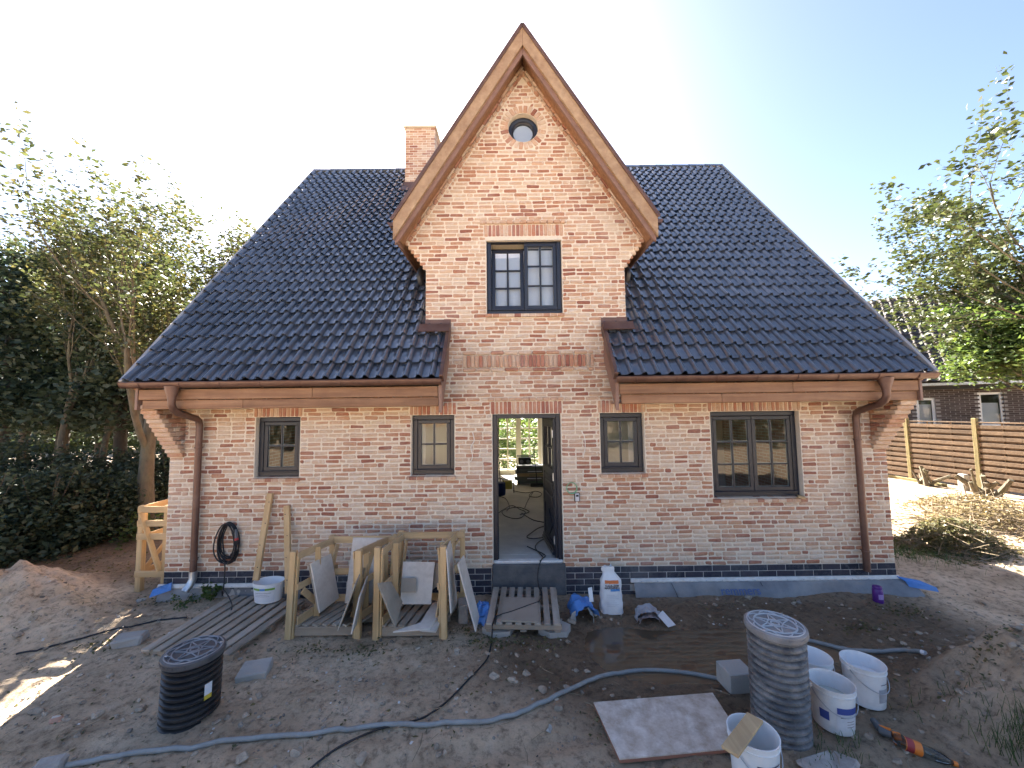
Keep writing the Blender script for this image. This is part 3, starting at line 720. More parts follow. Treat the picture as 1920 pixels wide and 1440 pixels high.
# ------------------------------------------------------------------ windows
def window(key, cols, rows, sashes, Yf=.075, tilt=False, sky_tint_sheet=False, sill=True):
    x0, x1, z0, z1 = WIN[key]; x0 += .006; x1 -= .006; z1 -= .004; z0 += .006
    fw = .062
    f = MB(); yb = Yf + .075
    f.span(x0, x1, Yf, yb, z0, z0 + fw, .006); f.span(x0, x1, Yf, yb, z1 - fw, z1, .006)
    f.span(x0, x0 + fw, Yf, yb, z0 + fw, z1 - fw, .006); f.span(x1 - fw, x1, Yf, yb, z0 + fw, z1 - fw, .006)
    f.span(x0 + .02, x1 - .02, Yf - .028, Yf - .001, z0 + .05, z0 + .074, .006)
    frame = f.build('window', M['frame'], house)
    iw = (x1 - x0 - 2 * fw) / sashes
    for s in range(sashes):
        a, b = x0 + fw + s * iw + .003, x0 + fw + (s + 1) * iw - .003
        sa = MB(); sw = .052; ys, ye = Yf + .012, Yf + .062; c, d = z0 + fw + .004, z1 - fw - .004
        tl = tilt and s == 0
        if tl: d = d - .05
        sa.span(a, b, ys, ye, c, c + sw + .01, .005); sa.span(a, b, ys, ye, d - sw, d, .005); sa.span(a, a + sw, ys, ye, c + sw, d - sw, .005); sa.span(b - sw, b, ys, ye, c + sw, d - sw, .005)
        sash = sa.build('sash', M['frame'], frame)
        ga, gb, gc, gd = a + sw, b - sw, c + sw + .01, d - sw
        parts = [sash]
        for r in range(1, rows):
            q = MB(); z = gc + (gd - gc) * r / rows; q.span(ga - .002, gb + .002, ys + .01, ye - .012, z - .0115, z + .0115, .004); parts.append(q.build('glazing_bar', M['frame'], frame))
        for cc in range(1, cols):
            q = MB(); x = ga + (gb - ga) * cc / cols; q.span(x - .0115, x + .0115, ys + .008, ye - .010, gc - .002, gd + .002, .004); parts.append(q.build('glazing_bar', M['frame'], frame))
        for r in range(rows):
            for cc in range(cols):
                q = MB(); xa, xb = ga + (gb - ga) * cc / cols + (.0118 if cc else 0), ga + (gb - ga) * (cc + 1) / cols - (.0118 if cc < cols - 1 else 0)
                za, zb = gc + (gd - gc) * r / rows + (.0118 if r else 0), gc + (gd - gc) * (r + 1) / rows - (.0118 if r < rows - 1 else 0)
                e = .0015
                q.add([(xa - .001, ys + .024, za - .001), (xb + .001, ys + .024, za - .001), (xb + .001, ys + .024 + random.uniform(-e, e), zb + .001), (xa - .001, ys + .024 + random.uniform(-e, e), zb + .001)], [(0, 1, 2, 3)])
                parts.append(q.build('pane', M['glass'], frame))
                g_ = MB(); t_ = .006
                g_.span(xa, xb, ys + .026, ys + .036, za, za + t_); g_.span(xa, xa + t_, ys + .026, ys + .036, za + t_, zb); g_.span(xb - t_, xb, ys + .026, ys + .036, za + t_, zb)
                parts.append(g_.build('seal', M['gasket'], frame))
        if tl:
            Rm = Matrix.Translation(Vector((0, (ys + ye) / 2, c))) @ Matrix.Rotation(math.radians(-6.5), 4, 'X') @ Matrix.Translation(Vector((0, -(ys + ye) / 2, -c)))
            for p in parts: p.matrix_local = Rm
    if sky_tint_sheet:
        q = MB(); q.span(x0 + .02, x1 - .02, .19, .195, z0 + .03, z1 - .13); q.build('sky_tint_sheet', M['sky_tint_sheet'], frame)  # added sheet, its tint drawn as sky reflection in the panes
    if sill:
        q = MB(); xa, xb = WIN[key][0] - .02, WIN[key][1] + .02; nb = max(3, round((xb - xa) / .1)); wd = (xb - xa) / nb
        zt = WIN[key][2]
        for k in range(nb):
            o_ = MB(); a, b = xa + wd * k + .004, xa + wd * (k + 1) - .004
            o_.add([(a, -.042, zt - CP + .006), (b, -.042, zt - CP + .006), (b, .08, zt - CP + .006), (a, .08, zt - CP + .006),
                    (a, -.042, zt - .012), (b, -.042, zt - .012), (b, .08, zt + .006), (a, .08, zt + .006)],
                   [(3, 2, 1, 0), (4, 5, 6, 7), (0, 1, 5, 4), (1, 2, 6, 5), (2, 3, 7, 6), (3, 0, 4, 7)], random.random() * .6)
            o_.build('sill_brick', M['brick'], frame)
        q.span(xa + .005, xb - .005, -.036, .07, zt - CP + .010, zt - .016); q.build('sill', M['mortar'], frame)
    return frame
window('A', 2, 2, 1); window('B', 2, 2, 1); window('C', 2, 2, 1); window('D', 2, 3, 2); window('E', 2, 3, 2, Yf=.06, tilt=True, sky_tint_sheet=True)
# round window
mb = MB(); n = 40
def ringprof(mb, prof, c, n=40):
    o = len(mb.v)
    for (r, y) in prof:
        for k in range(n):
            t = 2 * math.pi * k / n; mb.v.append((c.x + r * math.cos(t), y, c.z + r * math.sin(t))); mb.t.append(.5)
    m_ = len(prof)
    for i in range(m_):
        for k in range(n):
            k2 = (k + 1) % n; j = (i + 1) % m_
            mb.f.append((o + i * n + k, o + j * n + k, o + j * n + k2, o + i * n + k2))
ringprof(mb, [(.222, .09), (.222, .16), (.150, .16), (.150, .125), (.168, .115), (.175, .10), (.20, .09)], rc)
rw = mb.build('round_window', M['frame'], house, smooth=40)
q = MB(); q.add([(rc.x + .155 * math.cos(2 * math.pi * k / n), .14, rc.z + .155 * math.sin(2 * math.pi * k / n)) for k in range(n)], [tuple(range(n))]); q.build('pane', M['glass'], rw)
q = MB(); q.add([(rc.x + .149 * math.cos(2 * math.pi * k / n), .158, rc.z + .149 * math.sin(2 * math.pi * k / n)) for k in range(n)], [tuple(range(n))]); q.build('sky_tint_sheet', M['sky_tint_sheet'], rw)  # added disc, coloured like mirrored sky

# ------------------------------------------------------------------ front door
x0, x1, z0, z1 = DOOR
mb = MB(); fw = .062; Yf = .06
mb.span(x0 + .004, x0 + fw, Yf, Yf + .09, Z_T + .001, z1 - .004, .005); mb.span(x1 - fw, x1 - .004, Yf, Yf + .09, Z_T + .001, z1 - .004, .005); mb.span(x0 + fw, x1 - fw, Yf, Yf + .09, z1 - fw, z1 - .004, .005)
mb.span(x0 + fw - .012, x0 + fw + .012, Yf + .03, Yf + .085, Z_T + .001, z1 - fw, .004)
dfm = mb.build('door_frame', M['frame'], house)
mb = MB(); mb.span(x0 + .004, x1 - .004, .02, .11, Z_T - .007, Z_T + .016, .004); mb.build('threshold', M['strip'], dfm)
mb = MB(); mb.span(x0 - .01, x1 + .02, -.035, .006, Z_T - .42, Z_T - .012, .003); mb.build('riser_board', M['slate'], dfm)
# door leaf, hinged right, open inwards ~80 deg
LW, LH, LT = .86, z1 - fw - Z_T - .02, .065
hx, hy = x1 - fw - .004, Yf + .05
leafM = Matrix.Translation(Vector((hx, hy, Z_T + .012))) @ Matrix.Rotation(math.radians(-(90 - 6.0)), 4, 'Z')
mb = MB()     # local: x from hinge 0 .. -LW -> built along -x
st = .12
wy = .62 * LH; wy1 = LH - .13
for args in ((-st, 0, 0, LH), (-LW, -LW + st, 0, LH)): mb.span(args[0], args[1], -LT / 2, LT / 2, args[2], args[3], .004)
mb.span(-LW + st, -st, -LT / 2, LT / 2, 0, .16, .004); mb.span(-LW + st, -st, -LT / 2, LT / 2, wy1, LH, .004); mb.span(-LW + st, -st, -LT / 2, LT / 2, wy - .1, wy, .004)
mb.span(-LW + st, -st, -.018, .018, .16, wy - .1)
leaf = mb.build('door', M['frame'], dfm); leaf.matrix_local = leafM
for (za, zb) in ((.62, .80), (.82, .99), (1.01, wy - .12)):
    q = MB()
    for sd in (-1, 1): q.span(-LW + st + .03, -st - .03, sd * .018, sd * .034, za, zb, .008)
    q.build('panel', M['frame'], leaf)
q = MB()
for sd in (-1, 1):
    c = (-LW / 2, sd * .025, .39); q.prism([(c[0], sd * .018, .20), (c[0] + .24, sd * .018, .39), (c[0], sd * .018, .58), (c[0] - .24, sd * .018, .39)], (0, sd * .018, 0))
q.build('panel', M['frame'], leaf)
q = MB()
for sd in (-1, 1):
    q.span(-LW + .02, -.03, sd * LT / 2, sd * (LT / 2 + .035), .03, .08, .008); q.span(-LW + .02, -.03, sd * LT / 2, sd * (LT / 2 + .02), .08, .12, .006)
q.build('weather_bar', M['frame'], leaf)
for k in range(4):
    q = MB(); xa = -LW + st + (LW - 2 * st) * (k % 2) / 2; xb = xa + (LW - 2 * st) / 2; za = wy + (wy1 - wy) * (k // 2) / 2; zb = za + (wy1 - wy) / 2
    q.add([(xa, 0, za), (xb, 0, za), (xb, 0, zb), (xa, 0, zb)], [(0, 1, 2, 3)]); q.build('pane', M['glass'], leaf)
q = MB(); q.span(-LW / 2 - .014, -LW / 2 + .014, -.022, .022, wy, wy1, .004); q.span(-LW + st, -st, -.021, .021, (wy + wy1) / 2 - .014, (wy + wy1) / 2 + .014, .004); q.build('glazing_bar', M['frame'], leaf)
for zz in (.25, 1.12, LH - .22):
    q = MB(); q.tube([(.0, -LT / 2 - .012, zz - .055), (.0, -LT / 2 - .012, zz + .055)], .011, 8); q.build('hinge', M['galv'], leaf)
q = MB(); q.tube([(-LW + .06, .03, 1.05), (-LW + .06, .08, 1.05), (-LW + .18, .08, 1.05)], .01, 8); q.build('handle', M['galv'], leaf)

# rear french window
mb = MB(); a, b, c, d = RW; ya, yb = DEPTH - .2, DEPTH - .12; fw = .09
mb.span(a, b, ya, yb, c, c + .12, .004); mb.span(a, b, ya, yb, d - fw, d, .004); mb.span(a, a + fw, ya, yb, c + .12, d - fw, .004); mb.span(b - fw, b, ya, yb, c + .12, d - fw, .004); mb.span((a + b) / 2 - .08, (a + b) / 2 + .08, ya, yb, c + .12, d - fw, .004)
rfw = mb.build('rear_window', M['cream'], house)
for (xa, xb) in ((a + fw, (a + b) / 2 - .08), ((a + b) / 2 + .08, b - fw)):
    q = MB(); q.span((xa + xb) / 2 - .022, (xa + xb) / 2 + .022, ya + .01, yb - .01, c + .12, d - fw, .003); q.build('glazing_bar', M['cream'], rfw)
    for k in range(1, 5):
        z = c + .12 + (d - fw - c - .12) * k / 5; q = MB(); q.span(xa, xb, ya + .012, yb - .012, z - .022, z + .022, .003); q.build('glazing_bar', M['cream'], rfw)
    q = MB(); q.add([(xa, yb - .04, c + .12), (xb, yb - .04, c + .12), (xb, yb - .04, d - fw), (xa, yb - .04, d - fw)], [(0, 1, 2, 3)]); q.build('pane', M['glass'], rfw)
# ------------------------------------------------------------------ main roof
RX = 5.06; TW = 2 * RX / 61; S_LEN = (RY - EY) / math.cos(SL); NROW = 26; TL = (S_LEN - .06) / NROW
U = Vector((0, math.cos(SL), math.sin(SL))); NN = Vector((0, -math.sin(SL), math.cos(SL))); XV = Vector((1, 0, 0))
def roofpt(x, s, n=0.0): return Vector((x, EY, EZ)) + U * s + NN * n
def roofz(y): return EZ + (y - EY) * math.tan(SL)
def roofy(z): return EY + (z - EZ) / math.tan(SL)
YO = -.35
PK = at(978, 45, YO); DZ = PK.z
qa, qb = at(741, 412, YO), at(1237, 396, YO)
DE = (abs(qa.x) + abs(qb.x)) / 2; ZQ = (qa.z + qb.z) / 2
TA = (DZ - ZQ) / DE
def dz_(x): return DZ - abs(x) * TA
XIN = 1.12
roof = MB()
for s in (-1, 1):
    a, b = s * (RX - .01), s * XIN
    y0s = (-EY) / math.cos(SL)               # slope distance where the roof passes the front wall
    roof.prism([roofpt(a, .02, -.05), roofpt(b, .02, -.05), roofpt(b, y0s, -.05), roofpt(a, y0s, -.05)], NN * -.10)
    roof.prism([roofpt(a, y0s, -.05), roofpt(s * (DW + .0), y0s, -.05), roofpt(s * (DW + .0), S_LEN, -.05), roofpt(a, S_LEN, -.05)], NN * -.10)
    sv = lambda x: (roofy(0) - EY) if False else None
    def vy(x):                               # valley: main plane == gable roof plane
        return roofy(dz_(x))
    y1, y2 = vy(DW), vy(0)
    sl_ = lambda y: (y - EY) / math.cos(SL)
    roof.prism([roofpt(0, sl_(y2), -.05), roofpt(s * DW, sl_(y1), -.05), roofpt(s * DW, S_LEN, -.05), roofpt(0, S_LEN, -.05)], NN * -.08)
roof.prism([(-RX, RY + .002, RZ - .05), (RX, RY + .002, RZ - .05), (RX, DEPTH + .5, RZ - .05 - (DEPTH + .5 - RY) * math.tan(SL)), (-RX, DEPTH + .5, RZ - .05 - (DEPTH + .5 - RY) * math.tan(SL))], (0, -.07, -.07))
roof_ob = roof.build('roof', M['tile_flat'], house)
# one profiled tile (local x across, y up the slope, z off the roof)
def tile_geo(seg=10):
    vv, ff = [], []
    nr_ = seg // 2 + 1
    prof = [(.46 * (.5 * k / nr_ + .25 * (1 - math.cos(math.pi * k / nr_))), .047 * math.sin(math.pi * k / nr_) ** 1.15 + (.012 * (1 - k / nr_))) for k in range(nr_ + 1)]
    npn = seg - nr_
    prof += [(.46 + .54 * k / npn, -.003 * math.sin(math.pi * k / npn) + .012 * (k / npn) ** 3) for k in range(1, npn + 1)]
    for (u, hgt) in prof:
        x = (u - .5) * TW * 1.005; hgt += .003
        vv += [(x, .016, hgt + .008), (x, -.010, hgt + .040), (x, .010, hgt + .0415), (x, TL * 1.06, hgt + .002)]
    for k in range(len(prof) - 1):
        a, b = 4 * k, 4 * (k + 1)
        for j in range(3): ff.append((a + j, b + j, b + j + 1, a + j + 1))
    return vv, ff
tv, tf = tile_geo(10)
tme = bpy.data.meshes.new('tile'); tme.from_pydata(tv, [], tf); fin(tme, M['tile'], 50)
tv2, tf2 = tile_geo(8); TV = np.array(tv2); TF = np.array(tf2)
acc_v, acc_f, acc_t = [], [], []
BAS = np.array([[1, 0, 0], list(U), list(NN)])     # rows
Rm3 = Matrix((XV, U, NN)).transposed().to_4x4()
n_part = 0; voff = 0
CHX0, CHX1, CHY0, CHY1 = -2.62, -1.93, 3.1, 3.75
for r in range(NROW):
    for c in range(61):
        x = -RX + TW * (c + .5); s = TL * r
        p = roofpt(x, s); ym = p.y + .5 * TL * math.cos(SL); zm = p.z + .5 * TL * math.sin(SL)
        if ym < .03 and abs(x) < XIN: continue
        if ym >= .03 and abs(x) < DW + .02 and zm < dz_(x) + .0: continue
        if abs(x) < DE + .0 and ym > YO and dz_(x) - .1 > zm > dz_(x) - .25 - .3 and abs(x) < DW: continue
        if CHX0 < x < CHX1 and CHY0 + .05 < ym < CHY1 - .05: continue
        if n_part < 300:
            o = bpy.data.objects.new('tile', tme); col.objects.link(o); o.parent = roof_ob
            o.matrix_local = Matrix.Translation(p + NN * random.uniform(0, .005) + U * random.uniform(-.004, .004)) @ Rm3 @ Matrix.Rotation(random.uniform(-.006, .006), 4, 'Z'); n_part += 1
        else:
            V = TV @ BAS + np.array(p + NN * random.uniform(0, .005) + U * random.uniform(-.004, .004)); acc_v.append(V); acc_f.append(TF + voff); voff += len(TV); acc_t += [random.random()] * len(TV)
tfo = mesh_np('tile_field', np.concatenate(acc_v), np.concatenate(acc_f), M['tile'], roof_ob, tone=acc_t, smooth=50); tfo['kind'] = 'stuff'
# ridge caps
for k in range(25):
    x0 = -RX + k * 2 * RX / 25; L_ = 2 * RX / 25 + .03
    q = MB(); pts = []
    n = 9
    for j, xx in enumerate((0, L_)):
        for i in range(n):
            t = math.pi * i / (n - 1); rr = .115 + (.008 if j == 0 else 0)
            q.v.append((x0 + xx, RY + .02 - rr * math.cos(t), RZ - .03 + rr * .85 * math.sin(t))); q.t.append(random.random() if False else .5)
    q.f = [(i, i + 1, n + i + 1, n + i) for i in range(n - 1)]
    q.build('ridge_tile', M['tile'], roof_ob, smooth=180)
# verge trims on the outer edges, zinc edges beside the gable wall
for s in (-1, 1):
    q = MB(); q.beam(roofpt(s * (RX + .012), -.03, .02), roofpt(s * (RX + .012), S_LEN + .02, .02), .05, .10, NN, .006); q.build('verge_trim', M['zincgrey'], roof_ob)
    q = MB(); q.beam(roofpt(s * (RX - .02), 0, -.16), roofpt(s * (RX - .02), S_LEN, -.16), .05, .2, NN, .006); q.build('verge_board', M['fascia'], roof_ob)
    e = roofpt(s * (XIN - .03), -.02, .03); f = roofpt(s * (XIN - .03), -EY / math.cos(SL) - .03, .03)
    q = MB(); q.beam(e, f, .05, .12, NN, .006); q.build('verge_trim', M['zinc'], roof_ob)
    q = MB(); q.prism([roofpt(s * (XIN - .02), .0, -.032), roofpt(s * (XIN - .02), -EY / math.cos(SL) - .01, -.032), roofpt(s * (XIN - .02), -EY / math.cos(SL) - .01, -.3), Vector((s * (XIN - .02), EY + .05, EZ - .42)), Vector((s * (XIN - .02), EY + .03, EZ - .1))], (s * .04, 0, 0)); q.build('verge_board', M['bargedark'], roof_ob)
    # flashing against the gable wall
    s0 = -EY / math.cos(SL)
    q = MB(); q.slab([roofpt(s * (XIN - .05), s0 - .17, .112), roofpt(s * (DW + .06), s0 - .17, .112), roofpt(s * (DW + .06), s0 - .02, .118), roofpt(s * (XIN - .05), s0 - .02, .118)], .012)
    z = roofz(0) + .10; q.span(s * (XIN - .05), s * (DW + .0), -.022, -.006, z - .1, z + .035); q.build('flashing', M['zinc'], roof_ob)
# fascia boards, soffit, gutter
for s in (-1, 1):
    a, b = (s * (RX - .10), s * (XIN + .03)); x0, x1 = min(a, b), max(a, b); cx_ = (x0 + x1) / 2
    for (u0, u1) in ((0, .58), (.58, 1)):
        e0, e1 = x0 + (x1 - x0) * u0 + .0015, x0 + (x1 - x0) * u1 - .0015
        q = MB(); q.span(e0, e1, EY + .06, EY + .085 + .003 * u0, EZ - .215, EZ - .085, .004); q.build('fascia_board', M['fascia'], roof_ob)
    for (u0, u1) in ((0, .34), (.34, 1)):
        e0, e1 = x0 + .03 + (x1 - x0 - .03) * u0 + .0015, x0 + .03 + (x1 - x0 - .03) * u1 - .0015
        q = MB(); q.span(e0, e1, EY + .085, EY + .11, EZ - .335, EZ - .221, .004); q.build('fascia_board', M['fascia'], roof_ob)
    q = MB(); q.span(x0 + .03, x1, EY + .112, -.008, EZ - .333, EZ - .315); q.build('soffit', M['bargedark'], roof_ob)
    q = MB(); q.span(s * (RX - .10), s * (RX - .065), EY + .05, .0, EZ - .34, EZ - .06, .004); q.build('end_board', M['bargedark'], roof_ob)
    # half round gutter
    gx0, gx1 = min(s * (RX + .03), s * (XIN - .03)), max(s * (RX + .03), s * (XIN - .03))
    q = MB(); n = 12; rg = .068; cy, cz = EY - .012, EZ - .005
    for (rr, fl) in ((rg, 0), (rg - .006, 1)):
        o_ = len(q.v)
        for xx in (gx0, gx1):
            for i in range(n + 1):
                t = math.pi + math.pi * i / n; q.v.append((xx, cy + rr * math.cos(t), cz + rr * math.sin(t))); q.t.append(.5)
        for i in range(n):
            f_ = (o_ + i, o_ + i + 1, o_ + n + 1 + i + 1, o_ + n + 1 + i); q.f.append(f_ if fl else f_[::-1])
    for xx in (gx0, gx1):
        o_ = len(q.v); q.add([(xx, cy + rg * math.cos(math.pi + math.pi * i / n), cz + rg * math.sin(math.pi + math.pi * i / n)) for i in range(n + 1)], [tuple(range(n + 1))])
    q.tube([(gx0, cy - rg, cz), (gx1, cy - rg, cz)], .008, 6)
    gut = q.build('gutter', M['zinc'], house, smooth=50)
    for k in range(8):
        xx = gx0 + (gx1 - gx0) * (k + .5) / 8; q = MB()
        q.tube([(xx, cy + (rg + .004) * math.cos(math.pi + math.pi * i / 8), cz + (rg + .004) * math.sin(math.pi + math.pi * i / 8)) for i in range(9)], .005, 5); q.build('gutter_bracket', M['zinc'], gut)
    # downpipe
    X = s * 4.47
    q = MB(); q.lathe([(.075, .0), (.075, -.02), (.045, -.13), (.042, -.16)], 16, (X, cy, cz - .045), sx=1.15)
    pts = [(X, cy, cz - .19), (X, cy, cz - .27), (X, cy + .03, cz - .33)]
    wx = s * 4.535
    pts += [(X + (wx - X) * .2, cy + .11, cz - .375), (X + (wx - X) * .75, -.16, cz - .46), (wx, -.10, cz - .49), (wx, -.082, cz - .56)]
    # smooth the bend
    q.tube(pts, .042, 14, caps=False)
    zb = .28 if s < 0 else PL_TOP - .07
    q.tube([(wx, -.082, cz - .55), (wx, -.082, zb)], .041, 16, caps=True)
    dp = q.build('downpipe', M['zinc'], house, smooth=50)
    for z in (2.05, .55):
        q = MB(); q.lathe([(.046, -.012), (.048, -.008), (.048, .008), (.046, .012)], 16, (wx, -.082, z)); q.box((wx, -.03, z), (.012, .06, .012)); q.build('pipe_clamp', M['zinc'], dp, smooth=40)
    if s < 0:
        q = MB(); q.tube([(wx, -.082, zb + .12), (wx, -.082, zb + .02), (wx - .015, -.11, zb - .05), (wx - .035, -.16, zb - .11)], [.046, .046, .047, .05], 16, caps=True); q.build('spout', M['galv'], dp, smooth=60)

# ------------------------------------------------------------------ cross gable roof
WV = .29
gr = MB()
for s in (-1, 1):
    yv0, yv1 = roofy(DZ) + .15, roofy(ZQ) + .12
    gr.prism([(0, YO + .045, DZ - .07), (s * DE, YO + .045, ZQ - .07), (s * DE, yv1, ZQ - .07), (0, yv0, DZ - .07)], (0, 0, -.12))
gable_roof = gr.build('gable_roof', M['tile_flat'], house)
for s in (-1, 1):
    q = MB(); q.prism([(0, YO, DZ - .02), (s * DE, YO, ZQ - .02), (s * DE, YO, ZQ - .02 - WV), (0, YO, DZ - .02 - WV)] if False else
                      [(s * .002, YO, DZ - .02), (s * DE, YO, ZQ - .02), (s * DE, YO, ZQ - .02 - WV), (s * .002, YO, DZ - .02 - WV)], (0, .042, 0)); q.build('barge_board', M['barge'], gable_roof)
    q = MB(); o1, o2 = WV - .03, WV + .125; e2 = DE - .015
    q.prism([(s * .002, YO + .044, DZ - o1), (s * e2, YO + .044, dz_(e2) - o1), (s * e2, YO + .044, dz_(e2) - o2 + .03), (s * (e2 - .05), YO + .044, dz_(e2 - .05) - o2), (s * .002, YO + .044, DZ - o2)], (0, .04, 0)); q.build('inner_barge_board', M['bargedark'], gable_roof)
    q = MB(); o3 = WV + .0; e3 = DE - .04
    q.prism([(s * .003, YO + .085, DZ - o3), (s * e3, YO + .085, dz_(e3) - o3), (s * e3, .9, dz_(e3) - o3), (s * .003, .9, DZ - o3)], (0, 0, -.025)); q.build('soffit', M['fascia'], gable_roof)
    q = MB(); q.beam((0, YO - .006, DZ - .005), (s * (DE + .02), YO - .006, ZQ - .005 - .02 * TA), .035, .045, (0, 0, 1), .004)
    q.build('edge_trim', M['zinc'], gable_roof)
    # side fascia and gutter running back
    yb = roofy(ZQ - .2)
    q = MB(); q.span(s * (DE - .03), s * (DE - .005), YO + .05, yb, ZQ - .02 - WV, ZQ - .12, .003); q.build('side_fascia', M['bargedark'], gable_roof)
    q = MB(); n = 10; rg = .055; cx_, cz = s * (DE + .045), ZQ - .04
    for (rr, fl) in ((rg, 0), (rg - .005, 1)):
        o_ = len(q.v)
        for yy in (YO + .06, yb + .1):
            for i in range(n + 1):
                t = math.pi + math.pi * i / n; q.v.append((cx_ + rr * math.cos(t), yy, cz + rr * math.sin(t))); q.t.append(.5)
        for i in range(n): q.f.append((o_ + i, o_ + i + 1, o_ + n + 2 + i, o_ + n + 1 + i))
    q.add([(cx_ + rg * math.cos(math.pi + math.pi * i / n), YO + .06, cz + rg * math.sin(math.pi + math.pi * i / n)) for i in range(n + 1)], [tuple(range(n + 1))])
    q.build('gutter', M['zinc'], gable_roof, smooth=50)
    # vent pipe / elbow below the eave
    q = MB(); a = Vector((s * (DW + .22), roofy(ZQ - .62) - .12, ZQ - .50))
    q.tube([a + Vector((0, .12, .16)), a + Vector((0, .02, .03)), a, a + Vector((0, .10, -.12))], [.05, .055, .055, .05], 12); q.build('waste_pipe', M['blackpl'], gable_roof, smooth=60)
    # gable roof tiles, cheek wall
    q = MB(); yy = roofy(ZC1)
    q.prism([(s * (DW - .01), BY + .003, roofz(BY) - .3), (s * (DW - .01), BY + .003, ZC1 + .1), (s * (DW - .01), yy + .2, ZC1 + .1), (s * (DW - .01), yy + .25, roofz(yy + .25) - .3)], (-s * .2, 0, 0)); q.build('cheek_wall', M['sidebrick'], house)
gv, gf, gt = [], [], []; voff = 0
sa = math.atan(TA); SLEN = DE / math.cos(sa); nr = int(SLEN / TL)
for s in (-1, 1):
    Ud = Vector((-s * math.cos(sa), 0, math.sin(sa))); Nd = Vector((s * math.sin(sa), 0, math.cos(sa))); Xd = Ud.cross(Nd)
    B3 = np.array([list(Xd), list(Ud), list(Nd)])
    for r in range(nr + 1):
        for c in range(22):
            y = YO + .05 + TW * (c + .5)
            p = Vector((s * DE, y, ZQ)) + Ud * (TL * r) - Nd * .045
            if p.z + .1 < roofz(y) - .12 or p.z + TL * math.sin(sa) > DZ + .03: continue
            gv.append(TV @ B3 + np.array(p)); gf.append(TF + voff); voff += len(TV); gt += [random.random()] * len(TV)
o = mesh_np('tile_field', np.concatenate(gv), np.concatenate(gf), M['tile'], gable_roof, tone=gt, smooth=50); o['kind'] = 'stuff'
q = MB(); q.beam((0, YO + .04, DZ - .02), (0, roofy(DZ) + .1, DZ - .02), .16, .05, (0, 0, 1), .02); q.build('ridge_cap', M['tile'], gable_roof)

# ------------------------------------------------------------------ chimney
CT = at(775, 240, CHY0).z
mb = MB(); mb.span(CHX0 + .006, CHX1 - .006, CHY0 + .006, CHY1 - .006, roofz(CHY0) - .4, CT - .004)
chim = mb.build('chimney', M['mortar'], roof_ob)
q = MB(); z = roofz(CHY0) - .25; k = 0
while z < CT - .01:
    off = (k % 2) * .1
    for (ya, yb) in ((CHY0, CHY0 + .05), (CHY1 - .05, CHY1)):
        x = CHX0
        first = True
        while x < CHX1 - .02:
            e_ = min(x + (.0887 if first and off else .187), CHX1); first = False
            q.span(x, e_, ya, yb, z, z + .05, .006, .002, random.random() ** 1.3 * .8); x = e_ + .0105
    for (xa, xb) in ((CHX0, CHX0 + .05), (CHX1 - .05, CHX1)):
        y = CHY0 + .055; first = True
        while y < CHY1 - .07:
            e_ = min(y + (.0887 if first and off else .187), CHY1 - .055); first = False
            q.span(xa, xb, y, e_, z, z + .05, .006, .002, random.random() ** 1.3 * .8); y = e_ + .0105
    z += CP; k += 1
o = q.build('brickwork', M['brick'], chim); o['kind'] = 'stuff'
q = MB(); q.span(CHX0 - .04, CHX1 + .04, CHY0 - .04, CHY1 + .04, CT + .001, CT + .05, .01); q.tube([((CHX0 + CHX1) / 2, (CHY0 + CHY1) / 2, CT), ((CHX0 + CHX1) / 2, (CHY0 + CHY1) / 2, CT + .16)], .05, 12); q.build('chimney_cap', M['mortar'], chim)
q = MB(); q.span(CHX0 - .03, CHX1 + .03, CHY0 - .02, CHY0 - .004, roofz(CHY0) - .02, roofz(CHY0) + .16); q.slab([roofpt(CHX0 - .05, (CHY0 - EY) / math.cos(SL) - .2, .07), roofpt(CHX1 + .05, (CHY0 - EY) / math.cos(SL) - .2, .07), roofpt(CHX1 + .05, (CHY0 - EY) / math.cos(SL) - .01, .08), roofpt(CHX0 - .05, (CHY0 - EY) / math.cos(SL) - .01, .08)], .01); q.build('flashing', M['zinc'], chim)
# ------------------------------------------------------------------ lettering helper
def text_mesh(txt, size, m, name='lettering', parent=None, bold=0.0):
    cu = bpy.data.curves.new(name, 'FONT'); cu.body = txt; cu.size = size; cu.align_x = 'CENTER'; cu.align_y = 'CENTER'; cu.extrude = .0004; cu.offset = bold
    to = bpy.data.objects.new(name, cu); col.objects.link(to)
    dg = bpy.context.evaluated_depsgraph_get(); me = bpy.data.meshes.new_from_object(to.evaluated_get(dg))
    bpy.data.objects.remove(to); bpy.data.curves.remove(cu)
    me.materials.clear(); me.materials.append(m)
    ob = bpy.data.objects.new(name, me); col.objects.link(ob)
    if parent is not None: ob.parent = parent
    return ob
def smooth_path(P, n=6):
    P = [Vector(p) for p in P]; out = []
    for i in range(len(P) - 1):
        p0, p1, p2, p3 = P[max(i - 1, 0)], P[i], P[i + 1], P[min(i + 2, len(P) - 1)]
        for k in range(n):
            t = k / n; out.append(.5 * ((2 * p1) + (-p0 + p2) * t + (2 * p0 - 5 * p1 + 4 * p2 - p3) * t * t + (-p0 + 3 * p1 - 3 * p2 + p3) * t ** 3))
    out.append(P[-1]); return out
def ground_path(pix, r, n=8, lift=0.0):
    P = [gz(*p) for p in pix]; Q = smooth_path(P, n)
    return [Vector((q.x, q.y, max(h(q.x, q.y), WATER_Z - .01 if puddle(q.x, q.y) > .5 else -9) + r + lift)) for q in Q]

